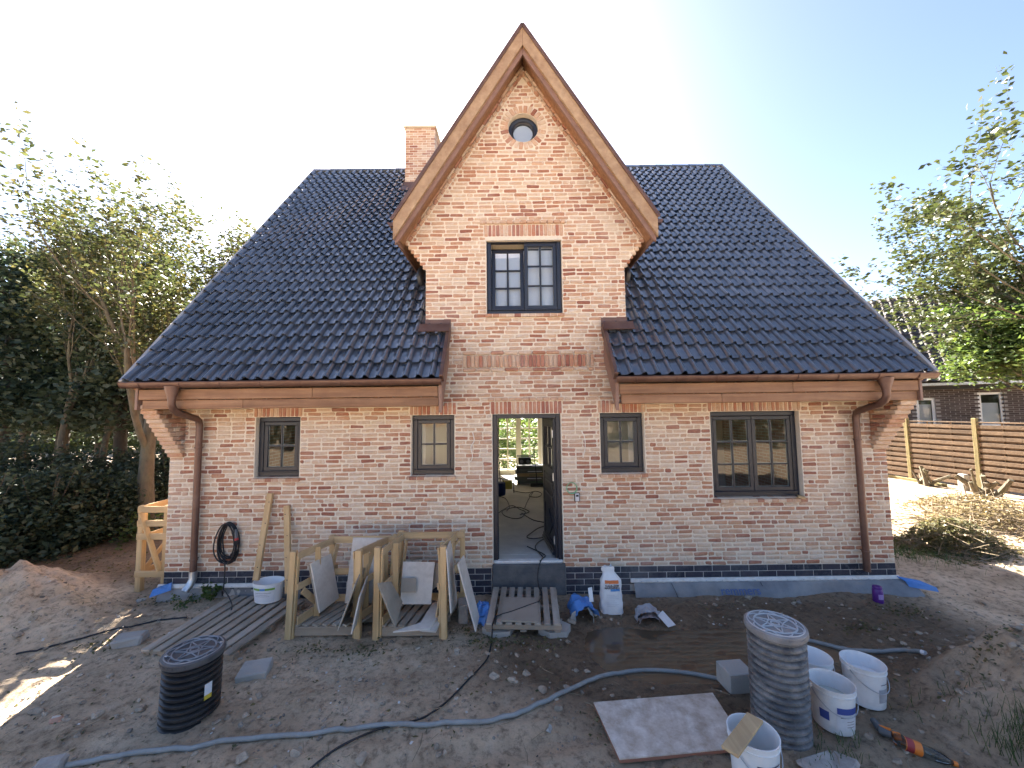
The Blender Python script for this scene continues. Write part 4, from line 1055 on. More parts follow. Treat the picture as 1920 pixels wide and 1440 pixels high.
# ------------------------------------------------------------------ drainage membrane along the plinth
for (xa, xb, lab) in ((at(1190, 1095, -.06).x, HW + .14, 'grey dimpled drainage membrane with white top rail along right plinth'), (-HW - .02, -3.1, 'grey dimpled drainage membrane with white top rail along left plinth')):
    t = thing('drainage_membrane', ((xa + xb) / 2, -.1, 0), lab, 'membrane')
    o = t.location.copy()
    q = MB(); n = int((xb - xa) / .045); rows = [(-.012, .165), (-.03, .155), (-.055, .125), (-.075, .085), (-.085, .04), (-.085, -.03)]
    if xa < 0: rows = [(-.012, .165), (-.02, .15), (-.03, .11), (-.035, .07), (-.04, .02), (-.05, -.08)]
    vv, ff = [], []
    for j, (y, z) in enumerate(rows):
        for i in range(n + 1):
            x = xa + (xb - xa) * i / n
            wob = .02 * noise.noise(Vector((x * 1.1, j * .3, 2))) * j + .008 * noise.noise(Vector((x * 6, j, 4)))
            if xa > 0 and x > HW - .35: wob -= .10 * sstep(HW - .35, HW + .1, x) * j / 5
            rib = .005 * (1 if i % 2 else -1) if j > 0 else 0
            vv.append((x, y + wob + rib * .6, z - .03 * j / 5 * (0 if xa > 0 else 1)))
    for j in range(len(rows) - 1):
        for i in range(n): ff.append((j * (n + 1) + i, (j + 1) * (n + 1) + i, (j + 1) * (n + 1) + i + 1, j * (n + 1) + i + 1))
    q.add(vv, ff); q.build('sheet', M['membrane'], t, o, smooth=60)
    q = MB(); q.span(xa - .04, min(xb, HW) + .02, -.026, -.002, .15, .205, .005); q.span(xa - .04, min(xb, HW) + .02, -.034, -.026, .163, .178, .003)
    rl_ = q.build('rail', M['strip'], t, o)
    for k in range(int((xb - xa) / .22)):
        q = MB(); q.box((xa + .1 + .22 * k, -.036, .171), (.014, .006, .014), None, .003); q.build('screw', M['galv'], t, o)
    if xa > 0:
        tx = text_mesh('remmers', .145, M['memprint'], 'lettering', t, .002)
        p = at(1388, 1100, -.125); tx.location = Vector((p.x, -.128, .075)) - o; tx.rotation_euler = (math.radians(60), 0, 0)
        for k in range(2):
            q = MB(); xx = xa + .5 + 1.2 * k; q.tube([(xx, -.05, .15), (xx + .03, -.11, .06), (xx + .05, -.125, .0)], .004, 5); q.build('crease', M['blackpl'], t, o)
mb = MB()
mb.slab([(HW - .02, -.03, .20), (HW + .22, -.09, .165), (HW + .30, -.22, .13), (HW + .05, -.10, .15)], .012); mb.slab([(HW + .02, -.10, .16), (HW + .3, -.22, .13), (HW + .31, -.24, .08), (HW + .04, -.13, .1)], .006)
solo(mb, 'blue_foil', M['blueplastic'], 'folded end of blue foil at right corner of plinth', 'foil')
mb = MB(); a = at(322, 1092, -.05); b = at(292, 1108, -.12)
mb.slab([a, a + Vector((.02, -.03, -.09)), b + Vector((-.03, -.06, -.06)), b + Vector((-.04, 0, .02)), b + Vector((.06, .0, .06))], .014)
solo(mb, 'blue_foil', M['blueplastic'], 'strip of blue foil sticking out at left corner of plinth', 'foil')

# ------------------------------------------------------------------ corrugated inspection shafts
def shaft(cx_, cy_, r, ztop, zbot, pipe_m, lid_m, label, lean=(0, 0), pitch=.056):
    t = thing('inspection_shaft', (cx_, cy_, zbot), label, 'shaft', 'corrugated inspection shafts')
    H = ztop - zbot; prof = []; z = -.1; rib_m = M['ribmetal'] if lid_m == M['lidmetal'] else M['ribpale']
    while z < H - .05:
        for (rr, dz) in ((r - .028, 0), (r - .028, .012), (r - .008, .018), (r, .025), (r, .043), (r - .008, .050)):
            if z + dz * pitch / .056 < H - .04: prof.append((rr, z + dz * pitch / .056))
        z += pitch
    prof.append((r - .02, H - .04))
    q = MB(); q.lathe(prof, 40); pp = q.build('pipe', pipe_m, t, smooth=50)
    q = MB(); R_ = r + .012
    q.lathe([(r - .01, H - .055), (R_, H - .05), (R_ + .004, H - .04), (R_, H - .006), (R_ - .012, H), (R_ - .03, H + .002), (R_ - .034, H - .005), (.001, H - .005)], 48, cap1=False)
    lid = q.build('lid', lid_m, t, smooth=40)
    zt = H - .004
    for (rr, w_) in ((R_ * .90, .006), (R_ * .68, .006), (R_ * .24, .006), (R_ * .14, .005)):
        q = MB(); q.lathe([(rr - w_, zt), (rr - w_ * .6, zt + .008), (rr + w_ * .6, zt + .008), (rr + w_, zt)], 44, cap0=False, cap1=False); q.build('rib', rib_m, lid, smooth=60)
    for k in range(6):
        a0 = math.pi * 2 * k / 6 + .3; q = MB()
        c0, c1 = R_ * .24, R_ * .68; am = a0 + math.pi / 6
        tip = Vector((math.cos(am) * c0, math.sin(am) * c0, zt + .003))
        for e in (a0, a0 + math.pi / 3): q.beam(tip, (math.cos(e) * c1, math.sin(e) * c1, zt + .003), .007, .010, ch=.002)
        q.build('rib', rib_m, lid)
        q = MB(); cc = Vector((math.cos(a0) * R_ * .80, math.sin(a0) * R_ * .80, zt + .002))
        arc = [Vector((math.cos(a0 + u) * R_ * (.68 + .2 * (1 - (u / .5) ** 2)), math.sin(a0 + u) * R_ * (.68 + .2 * (1 - (u / .5) ** 2)), zt + .003)) for u in (-.5, -.3, -.1, .1, .3, .5)]
        q.tube(arc, .005, 5); q.build('rib', rib_m, lid)
    for k in range(2):
        a0 = math.pi * k + .6; q = MB(); q.lathe([(.012, 0), (.012, .008), (.006, .01)], 12, (math.cos(a0) * R_ * .83, math.sin(a0) * R_ * .83, zt)); q.build('bolt', M['galv'], lid)
    for k in range(26):
        a0 = -math.pi * .85 + k * .062; q = MB()
        q.box((math.cos(a0) * (R_ + .004), math.sin(a0) * (R_ + .004), H - .027), (.004, .008 + .006 * (k % 3), .016), Matrix.Rotation(a0, 3, 'Z'))
        if k % 5 != 4: q.build('embossed_mark', lid_m, lid)
    t.rotation_euler = (lean[0], lean[1], 0)
    return t
LS = shaft(*onz(361, 1217, .52).to_tuple()[:2], .205, .52, -.04, M['blackpl'], M['lidmetal'], 'short black corrugated inspection shaft with round lid left of the pallets', (0.0, .03), .05)
p = onz(1453, 1168, .81)
RS = shaft(p.x, p.y, .198, .81, -.06, M['greypl'], M['lidgrey'], 'tall dusty grey corrugated inspection shaft with round lid near the buckets', (0, .0), .052)
q = MB(); a0 = -.35
for k in range(5): pass
q.add([(.206 * math.cos(a0 + u), .206 * math.sin(a0 + u), z) for z in (.25, .34) for u in (-.14, 0, .14)], [(0, 1, 4, 3), (1, 2, 5, 4)]); q.build('sticker', M['label'], LS)
q = MB(); q.add([(.2065 * math.cos(a0 + u), .2065 * math.sin(a0 + u), z) for z in (.215, .25) for u in (-.14, 0, .14)], [(0, 1, 4, 3), (1, 2, 5, 4)]); q.build('sticker', plain('yellow_print', (.6, .45, .05), .5), LS)

# ------------------------------------------------------------------ buckets
def bucket(loc, r, H, label, m, fill=None, fillm=None, sx=1.0, rz=0.0, band=None, handle=True, printm=None, tip=.88):
    t = thing('bucket', loc, label, 'bucket', None, rz)
    q = MB(); rb = r * tip
    prof = [(.001, .004), (rb - .01, .004), (rb, .012), (r * .985, H * .86), (r * 1.02, H * .865), (r * 1.03, H * .875), (r * 1.03, H * .885), (r, H * .89), (r * 1.005, H * .965), (r * 1.035, H * .97), (r * 1.04, H), (r * 1.0, H), (r * .98, H * .98), (rb - .006, .012), (.001, .010)]
    q.lathe(prof, 44, sx=sx, cap0=False, cap1=False); body = q.build('body', m, t, smooth=35)
    if fill:
        q = MB(); rf = (rb - .006) + (r * .98 - rb + .006) * fill; q.lathe([(rf * .995, H * fill), (.001, H * fill + .002)], 36, sx=sx, cap0=False, cap1=True); q.build('contents', fillm, t, smooth=60)
    def wrap(z0, z1, a0, a1, mm, name='label', off=.0025):
        q = MB(); n = 14; vv = []
        for z in (z0, z1):
            rr = rb + (r * .985 - rb) * z / (H * .86) + off
            for k in range(n + 1):
                a = a0 + (a1 - a0) * k / n; vv.append((rr * sx * math.cos(a), rr * math.sin(a), z))
        q.add(vv, [(k, k + 1, n + 2 + k, n + 1 + k) for k in range(n)]); return q.build(name, mm, t, smooth=60)
    if band:
        for b in band: wrap(H * b[0], H * b[1], b[2], b[3], b[4], off=b[5] if len(b) > 5 else .0025)
    if handle:
        a = 1.9; q = MB(); pts = []
        for k in range(17):
            u = math.pi * k / 16; pts.append((math.cos(u) * r * 1.06 * sx, -abs(math.sin(u)) * r * 1.06, H * .90 - math.sin(u) * H * .42))
        q.tube(pts, .003, 6); q.build('handle', M['galv'], t, smooth=60)
        for sg in (-1, 1):
            q = MB(); q.box((sg * r * 1.06 * sx, 0, H * .90), (.016, .03, .03), None, .004); q.build('handle_lug', m, t)
    return t
milky = surf('milky_water', (.62, .68, .72), (.7, .75, .78), 3, .08)
plasterm = surf('wet_plaster', (.74, .74, .74), (.8, .8, .8), 3, .3)
cloudy = surf('cloudy_water', (.45, .47, .42), (.56, .58, .52), 3, .06)
HB = math.pi
p = gz(1545, 1325); bucket((p.x + .02, p.y + .14, p.z), .150, .33, 'clean white plastic bucket half hidden behind the tall grey shaft', M['whiteclean'], .55, milky, band=[(.12, .42, -1.25, -.5, M['navy'])], rz=-.2)
p = gz(1590, 1385); bucket((p.x, p.y + .13, p.z), .148, .33, 'dirty white bucket with blue label band full of cloudy water', M['white'], .62, cloudy, band=[(.14, .66, -2.0, -.9, M['label'], .002), (.52, .66, -1.95, -.85, M['bluelabel'], .0035), (.3, .5, -2.75, -2.3, M['bluelabel'], .003), (.44, .455, -1.8, -1.05, M['bagtext'], .0035), (.36, .37, -1.5, -1.05, M['bagtext'], .0035), (.30, .31, -1.5, -1.05, M['bagtext'], .0035), (.24, .25, -1.5, -1.05, M['bagtext'], .0035)], rz=-.1)
p = gz(1650, 1336); bucket((p.x, p.y + .13, p.z), .148, .32, 'plaster smeared white bucket with white slurry, farthest right', M['white'], .66, plasterm, band=[(.22, .55, -1.8, -.6, surf('grey_smear', (.3, .3, .33), (.5, .5, .52), 9, .8), .002), (.66, .675, -1.7, -1.0, M['navy'], .003)], rz=.2)
p = onz(1408, 1366, .34); bf_ = bucket((p.x, p.y - .02, .0), .150, .34, 'white bucket in front with a short board laid across its rim', M['whiteclean'], .35, cloudy, band=[(.1, .62, -2.2, -1.2, M['label'], .002), (.66, .685, -2.1, -1.0, M['navy'], .003), (.3, .34, -2.3, -1.75, M['navy'], .003)], rz=.1)
mb = MB(); c = Vector((p.x - .06, p.y - .05, .352)); mb.beam(onz(1368, 1410, .351) + Vector((0, 0, .0)), onz(1416, 1345, .351), .10, .02, ch=.003)
solo(mb, 'wooden_offcut', M['piney'], 'short wooden board lying across the rim of front bucket', 'board')
p = onz(490, 1135, .09)
bucket((p.x, p.y + .14, .085), .135, .25, 'oval white paint bucket with green stripe standing on slatted panel', M['whiteclean'], .6, plasterm, sx=1.38, band=[(.12, .80, -2.35, -.75, M['label'], .002), (.70, .80, -2.35, -.75, M['greenlabel'], .0035), (.70, .8, -1.75, -1.4, M['bagblue'], .0045), (.56, .575, -2.2, -1.0, M['bagtext'], .0035), (.48, .49, -2.2, -1.2, M['bagtext'], .0035), (.40, .41, -2.2, -1.1, M['bagtext'], .0035)], handle=False)

# ------------------------------------------------------------------ slatted wooden things
def slat_panel(name, corners, n, label, cat, z0, th=.022, frac=.66, bearers=3):
    """corners: front-left, front-right, back-right, back-left in x,y; slats run front to back"""
    fl, fr_, br, bl = [Vector((c[0], c[1], 0)) for c in corners]
    t = thing(name, ((fl + br) / 2).to_tuple()[:2] + (z0,), label, cat); o = t.location.copy()
    for k in range(bearers):
        v = .06 + .88 * k / (bearers - 1); a = fl.lerp(bl, v); b = fr_.lerp(br, v)
        q = MB(); q.beam(a + Vector((0, 0, z0 + .03)), b + Vector((0, 0, z0 + .03)), .08, .06); q.build('bearer', M['oldwoodx'], t, o)
    for k in range(n):
        u = (k + .5) / n; a = fl.lerp(fr_, u); b = bl.lerp(br, u); wd = (fr_ - fl).length / n * frac
        q = MB(); dz = random.uniform(-.002, .003); q.beam(a + Vector((0, random.uniform(-.01, .01), z0 + .061 + th / 2 + dz)), b + Vector((0, 0, z0 + .061 + th / 2 + dz)), wd, th, ch=.003); q.build('slat', M['oldwood'], t, o)
    return t
c_ = [onz(262, 1222, .05), onz(432, 1232, .05), onz(575, 1128, .05), onz(432, 1118, .05)]
slat_panel('slatted_panel', [(p.x, p.y) for p in c_], 8, 'long slatted wooden panel lying flat left of the crates', 'pallet', -.01, frac=.72)
# pallet as a doorstep
c_ = [onz(909, 1168, .16), onz(1054, 1170, .16), onz(1044, 1101, .16), onz(923, 1100, .16)]
pal = thing('pallet', ((c_[0] + c_[2]) / 2).to_tuple()[:2] + (.04,), 'grey wooden pallet used as step before the open door', 'pallet'); o = pal.location.copy()
fl, fr_, br, bl = [Vector((p.x, p.y, 0)) for p in c_]
for k in range(8):
    u = (k + .5) / 8; q = MB(); q.beam(fl.lerp(fr_, u) + Vector((0, 0, .149)), bl.lerp(br, u) + Vector((0, 0, .149 + random.uniform(-.002, .002))), .078 if k in (0, 7) else .07, .022, ch=.003); q.build('slat', M['oldwood'], pal, o)
for k in range(3):
    v = (.03, .5, .97)[k]; q = MB(); q.beam(fl.lerp(bl, v) + Vector((0, 0, .113)), fr_.lerp(br, v) + Vector((0, 0, .113)), .05 if k else .04, .048, ch=.003); q.build('bearer', M['oldwoodx'], pal, o)
for k in range(3):
    q = MB(); u = (.06, .5, .94)[k]; q.beam(fl.lerp(fr_, u) + Vector((0, 0, .077)), bl.lerp(br, u) + Vector((0, 0, .077)), .07, .022, ch=.003); q.build('skid', M['oldwoodx'], pal, o)
mb = MB(); pts = [onz(943, 1119, .178), onz(1008, 1121, .178), onz(1009, 1166, .178), onz(940, 1163, .178)]
mb.prism([(q_.x, q_.y, .1625) for q_ in pts], (0, 0, .016)); solo(mb, 'stone_tile', M['stonedark'], 'square grey stone tile lying on the doorstep pallet', 'tile')
for (pxy, lab) in (((935, 1180), 'hexagonal concrete paver under left front corner of doorstep pallet'), ((1040, 1180), 'hexagonal concrete paver under right front corner of doorstep pallet')):
    c = onz(pxy[0], pxy[1] - 3, .05); q = MB(); q.prism([(c.x + .19 * math.cos(k * math.pi / 3 + .2), c.y + .02 + .15 * math.sin(k * math.pi / 3 + .2), -.04) for k in range(6)], (0, 0, .098)); solo(q, 'paving_stone', M['concrete'], lab, 'paver', 'pavers under the pallet')

# ------------------------------------------------------------------ the two slatted crates
def crate(name, label, FL, FR, BLx, BRx, yf, yb, ztop, tilt, left_heavy):
    t = thing(name, ((FL + FR) / 2, (yf + yb) / 2, 0), label, 'crate', 'open wooden crates on pallets'); o = t.location.copy()
    zf = .14
    # pallet floor
    n = 7
    for k in range(n):
        u = (k + .5) / n; xa = FL + (FR - FL) * u; xb = BLx + (BRx - BLx) * u
        q = MB(); q.beam((xa, yf + .02, zf - .012), (xb, yb, zf - .012 + random.uniform(-.003, .003)), (FR - FL) / n * .70, .022, ch=.003); q.build('slat', M['oldwood'], t, o)
    for v in (0.03, .5, .97):
        y = yf + (yb - yf) * v; xa = FL + (BLx - FL) * v; xb = FR + (BRx - FR) * v
        q = MB(); q.beam((xa + .045, y + .015, .07), (xb - .045, y + .015, .07), .045, .095, ch=.004); q.build('bearer', M['oldwoodx'], t, o)
    posts = {}
    for nm, (x, y) in {'fl': (FL, yf), 'fr': (FR, yf), 'bl': (BLx, yb), 'br': (BRx, yb)}.items():
        q = MB(); w_ = .068 if nm[0] == 'f' else .06
        dx = random.uniform(-.012, .012) + (tilt if nm == 'fl' else 0)
        q.beam((x, y, .0), (x + dx, y, ztop), w_, .06, up=(0, 1, 0), ch=.005); q.build('post', M['pine'], t, o)
        if nm[0] == 'f':
            q = MB(); q.beam((x + (.046 if nm == 'fl' else -.046), y + .012, .0), (x + dx + (.046 if nm == 'fl' else -.046), y + .012, ztop - .05), .02, .05, up=(0, 1, 0), ch=.004); q.build('post', M['pine'], t, o)
        posts[nm] = Vector((x + dx, y, 0))
    # side rails, braces, upright slats
    for sd, (f, b) in {'l': ('fl', 'bl'), 'r': ('fr', 'br')}.items():
        A, Bq = posts[f], posts[b]; sg = 1 if sd == 'l' else -1
        off = Vector((sg * .055, 0, 0))
        for z, hh in ((ztop - .05, .08), (.56, .07)):
            q = MB(); q.beam(A + off + Vector((0, -.02, z)), Bq + off + Vector((0, .02, z)), .022, hh, ch=.003); q.build('rail', M['piney'], t, o)
        q = MB(); q.beam(A + off * 1.45 + Vector((0, .05, .5 if sd == 'l' else .2)), A.lerp(Bq, .55) + off * 1.45 + Vector((0, 0, .2 if sd == 'l' else ztop - .08)), .018, .07, ch=.003); q.build('brace', M['piney'], t, o)
        q = MB(); q.beam(A.lerp(Bq, .55) + off * 1.5 + Vector((0, 0, .17)), A.lerp(Bq, .95) + off * 1.5 + Vector((0, 0, ztop - .1)), .018, .065, ch=.003); q.build('brace', M['piney'], t, o)
        for v in ((.38,) if sd == 'l' else (.4, .75)):
            q = MB(); q.beam(A.lerp(Bq, v) + off * 1.8 + Vector((0, 0, .13)), A.lerp(Bq, v) + off * 1.8 + Vector((0, 0, ztop - .03)), .018, .065, up=(1, 0, 0), ch=.003); q.build('upright_slat', M['pine'], t, o)
        q = MB(); q.beam(A + off + Vector((0, 0, .19)), Bq + off + Vector((0, 0, .19)), .02, .09, ch=.003); q.build('rail', M['piney'], t, o)
    for z, hh in ((ztop - .045, .08), (.52, .075), (.2, .08)):
        q = MB(); q.beam(posts['bl'] + Vector((-.03, -.045, z)), posts['br'] + Vector((.03, -.045, z)), .022, hh, ch=.003); q.build('rail', M['pinex'], t, o)
    q = MB(); q.beam(posts['bl'].lerp(posts['br'], .48) + Vector((0, -.02, .45)), posts['br'] + Vector((-.03, -.02, ztop - .1)), .02, .08, up=(0, 1, 0), ch=.003); q.build('brace', M['pinex'], t, o)
    return t
YF, YB = onz(540, 1196, .01).y, -.40
X = lambda px, y: at(px, 1120, y).x
crate('wooden_crate', 'left open wooden crate on pallet holding leaning tiles', X(543, YF), X(672, YF), X(622, YB), X(742, YB), YF, YB, at(545, 1033, YF).z, .03, True)
crate('wooden_crate', 'right open wooden crate on pallet with cut tiles inside', X(708, YF), X(834, YF), X(750, YB), X(868, YB), YF - .03, YB, at(705, 1024, YF).z, .01, False)
# boards stored between the crates
for k, (px0, y0, px1, y1, zt) in enumerate(((725, -.62, 722, -.6, .86), (733, -.7, 738, -.6, .84), (716, -.8, 713, -.75, .80), (742, -.55, 748, -.5, .88))):
    q = MB(); q.beam((X(px0, y0), y0, .14), (X(px1, y1), y1, zt), .06, .02, up=(0, 1, 0), ch=.003); solo(q, 'loose_board', M['pine'], ('thin board standing in right crate, farthest from camera', 'thin board standing in right crate beside the corner post', 'thin board standing nearest in right crate', 'thin board standing in right crate against back rail')[k], 'board', 'boards stored in the crate')
def tile(pix, lab, th=.014, m='stone'):
    """pix: list of (px,py,Y); first three fix the plane"""
    P = [at(*p) for p in pix[:3]]; n = (P[1] - P[0]).cross(P[2] - P[0]).normalized()
    Q = P + [onplane(p[0], p[1], P[0], n) for p in pix[3:]]
    q = MB(); q.slab(Q, th); return solo(q, 'stone_tile', M[m], lab, 'tile', 'limestone tiles in and by the crates')
tile([(600, 1149, -.86), (583, 1057, -.90), (621, 1038, -.53), (636, 1121, -.5)], 'front pale tile of the pair leaning left in left crate', .015)
tile([(597, 1144, -.84), (580, 1060, -.88), (617, 1040, -.51), (633, 1121, -.49)], 'rear tile of the pair leaning left in left crate', .015, 'stonedark')
tile([(646, 1131, -.60), (662, 1008, -.475), (726, 1009, -.475), (704, 1131, -.60)], 'tall pale tile leaning on the back of left crate', .016)
tile([(634, 1184, -1.30), (667, 1096, -1.22), (682, 1064, -.80), (668, 1125, -.82)], 'dark tile seen edge on leaning right in left crate', .014, 'stonedark')
tile([(660, 1189, -1.26), (675, 1120, -1.22), (690, 1080, -.85), (683, 1140, -.88)], 'second edge on tile close to the middle posts', .014, 'stone')
tile([(750, 1133, -.74), (756, 1053, -.60), (815, 1054, -.60), (808, 1133, -.74), (778, 1133, 0), (780, 1110, 0), (780, 1084, 0), (753.4, 1084, 0), (752, 1110, 0)][:4], 'large pale tile leaning on the back rail of right crate', .014)
tile([(751, 1111, -.757), (753, 1084, -.70), (780, 1084, -.70), (779, 1111, -.757)], 'small brown square added for the cut-out in the large pale tile', .006, 'stonedark')  # brown plate laid on the tile stands for its square hole
tile([(811, 1106, -.62), (816, 1056, -.55), (826, 1056, -.55), (826, 1094, -.60)], 'tile fragment behind the large pale tile', .012, 'stonedark')
tile([(742, 1177, -1.12), (709, 1093, -1.22), (733, 1090, -.92), (755, 1128, 0), (709, 1127, 0)][:3] + [(755, 1128, 0)], 'brownish broken tile leaning left in right crate', .014, 'stonedark')
for k, (dx, dz) in enumerate(((0, 0), (5, .015), (9, .030))):
    zz = .142 + (.030 - dz) * 1
    pts = [onz(px + dx * .6, py + dx * .25, zz + .014) for px, py in ((737, 1184), (789, 1167), (811, 1130), (828, 1128), (826, 1150), (806, 1178))]
    if k: pts = [onz(px, py + 1, zz + .014) for px, py in ((782 + dx, 1179 + k), (794 + dx, 1171), (815, 1140), (827, 1140), (826, 1165), (808 + dx, 1181 + k))]
    q = MB(); q.prism([(p.x, p.y, zz) for p in pts], (0, 0, .0142)); solo(q, 'stone_tile', M['stone'], ('L shaped tile offcut on top of the stack in right crate', 'tile offcut in the middle of the stack in right crate', 'lowest tile offcut of the stack in right crate')[k], 'tile', 'limestone tiles in and by the crates')
tile([(893, 1184, -1.06), (859, 1057, -.98), (870, 1041, -.66), (899, 1156, -.74)], 'pale tile leaning outside against the right crate', .014)
tile([(846, 1150, -1.1), (838, 1030, -1.02), (846, 1010, -.6), (858, 1130, -.7)], 'pale tile behind the side slats of the right crate', .012)
q = MB(); c = onz(866, 1165, .0); q.box((c.x, c.y + .05, .1), (.11, .22, .22), Matrix.Rotation(.2, 3, 'Z'), .012, .006); solo(q, 'stone_block', M['rock'], 'dark stone block between right crate and leaning tile', 'stone')

# ------------------------------------------------------------------ leaning timbers, hung cable coil, rack at the corner
for (b_, t_, w_, lab) in (((480, 1088, -.22), (507, 925, -.03), .075, 'taller yellow timber leaning against wall left of the crates'), ((541, 1112, -.26), (538, 948, -.03), .075, 'shorter yellow timber leaning against wall behind the left crate')):
    a, b = at(*b_), at(*t_); a.z = max(a.z, .0); q = MB(); q.beam(a, b, w_, .045, up=(0, 1, 0), ch=.004)
    d = (b - a).normalized()
    t = thing('timber', (a.x, a.y, a.z), lab, 'timber', 'timbers leaning on the wall'); q.build('beam', M['pine'], t, a)
    for k in range(4):
        q = MB(); c = a.lerp(b, .15 + .25 * k) + Vector((random.uniform(-.015, .015), -.026, 0)); q.box(c, (.012, .006, .012), None, .002); q.build('screw_hole', M['cable'], t, a)
# coil
c0 = at(428, 1016, -.04)
coil = thing('cable_coil', (c0.x, -.03, c0.z - .27), 'coiled black cable with red plug hanging on wall by downpipe', 'cable'); o = coil.location.copy()
for k in range(8):
    q = MB(); rx, rz = .125 + .022 * math.sin(k * 2.1), .245 + .02 * math.cos(k * 1.7); P = []
    for i in range(33):
        a = 2 * math.pi * i / 32; P.append((c0.x + rx * math.sin(a) * (1 - .18 * math.cos(a)) + .015 * math.sin(k * 3.3), -.02 - .012 * k * .8 - .006 * math.sin(3 * a + k), c0.z + .25 - rz + rz * math.cos(a) + .012 * math.sin(k * 1.3)))
    q.tube(P, .0085, 6, caps=False); q.build('loop', M['cable'], coil, o, smooth=60)
q = MB(); P = smooth_path([(c0.x, -.07, c0.z + .22), (c0.x - .05, -.075, c0.z + .05), (c0.x - .015, -.07, c0.z - .25), (c0.x - .02, -.06, c0.z - .5), (c0.x - .01, -.10, .08)], 5); q.tube(P, .008, 6); q.build('tail', M['cable'], coil, o, smooth=60)
q = MB(); q.tube([(c0.x + .11, -.06, c0.z + .17), (c0.x + .13, -.07, c0.z + .06)], .022, 10); q.build('plug', M['darkgrey'], coil, o, smooth=50)
q = MB(); q.tube([(c0.x + .13, -.07, c0.z + .06), (c0.x + .137, -.072, c0.z + .03)], .024, 10); q.build('plug_ring', M['red'], coil, o, smooth=50)
q = MB(); P = smooth_path([(c0.x - .01, -.10, .09), (c0.x + .06, -.2, .20), (c0.x + .2, -.32, .22), (c0.x + .35, -.42, .12), (c0.x + .38, -.5, .02)], 6); q.tube(P, .008, 6)
q.build('tail', M['cable'], coil, o, smooth=60)
# rack at left corner
def rack():
    xa, xb, ya, yb, z0 = at(264, 1000, .12).x, -HW - .10, .14, 1.15, .10
    zt = at(264, 948, .12).z
    t = thing('timber_rack', ((xa + xb) / 2, (ya + yb) / 2, z0), 'open timber crate standing beside the left house corner', 'crate'); o = t.location.copy()
    for x in (xa, xb):
        for y in (ya, yb): q = MB(); q.beam((x, y, z0 - .05), (x, y, zt), .075, .075, up=(0, 1, 0), ch=.005); q.build('post', M['pine'], t, o)
    for y in (ya - .045, yb + .045):
        for z in (zt - .05, zt - .24, zt - .42, z0 + .2): q = MB(); q.beam((xa - .03, y, z), (xb + .03, y, z), .022, .085, ch=.003); q.build('rail', M['pinex'], t, o)
    for x in (xa, xb):
        for z in (zt - .04, zt - .45, z0 + .2): q = MB(); q.beam((x, ya, z), (x, yb, z), .03, .08, ch=.003); q.build('rail', M['piney'], t, o)
        q = MB(); q.beam((x, ya + .03, z0 + .2), (x, yb, zt - .1), .02, .07, ch=.003); q.build('brace', M['piney'], t, o)
    q = MB(); q.beam((xa + .03, ya - .065, zt - .08), (xb - .03, ya - .065, z0 + .25), .02, .08, up=(0, 1, 0), ch=.003); q.build('brace', M['pine'], t, o)
    for k in range(5): q = MB(); x = xa + (xb - xa) * (k + .5) / 5; q.beam((x, ya, z0 + .16), (x, yb, z0 + .16), .07, .02, ch=.003); q.build('slat', M['oldwood'], t, o)
rack()

# ------------------------------------------------------------------ small things on the wall
c = at(1082, 932, -.02)
t = thing('door_keypad', (c.x, 0, c.z - .06), 'small silver and black keypad box right of the door', 'keypad'); o = t.location.copy()
q = MB(); q.box((c.x, -.016, c.z), (.078, .024, .12), None, .006); q.build('back_plate', M['blackpaint'], t, o)
q = MB(); q.box((c.x, -.034, c.z), (.056, .014, .105), None, .005); q.build('cover', surf('silver', (.55, .55, .58), None, 4, .35), t, o)
q = MB(); q.box((c.x, -.0425, c.z + .022), (.036, .004, .026), None, .001); q.build('display', M['blackpaint'], t, o)
c = at(1072, 915, -.02); q = MB()
for k in range(4):
    q.tube([(c.x + (.066 + .003 * k) * math.cos(2 * math.pi * i / 24 + k), -.015 - .006 * k, c.z + (.07 + .003 * k) * math.sin(2 * math.pi * i / 24 + k)) for i in range(25)], .0035, 6, caps=False)
solo(q, 'wire_coil', M['cablegreen'], 'small coil of green wire above the keypad', 'wire', smooth=60)
for pts, lab in ((((886, 810), (889, 826), (883, 838), (886, 856), (882, 866)), 'white wire sticking out of wall left of the door'), (((1090, 808), (1096, 820), (1097, 840), (1093, 858)), 'white wire sticking out of wall right of the door')):
    P = smooth_path([at(px, py, -.03 if 0 < i < len(pts) - 1 else -.012) for i, (px, py) in enumerate(pts)], 5); q = MB(); q.tube(P, .006, 6); solo(q, 'wire_stub', M['cablewhite'], lab, 'wire', smooth=60)
q = MB(); c = at(1501, 932, -.03); q.box((c.x, -.045, c.z + .005), (.085, .11, .03), Matrix.Rotation(-.5, 3, 'Z') @ Matrix.Rotation(.15, 3, 'Y'), .003); solo(q, 'wood_scrap', M['pinex'], 'little wood scrap lying on sill of the large window', 'wood')

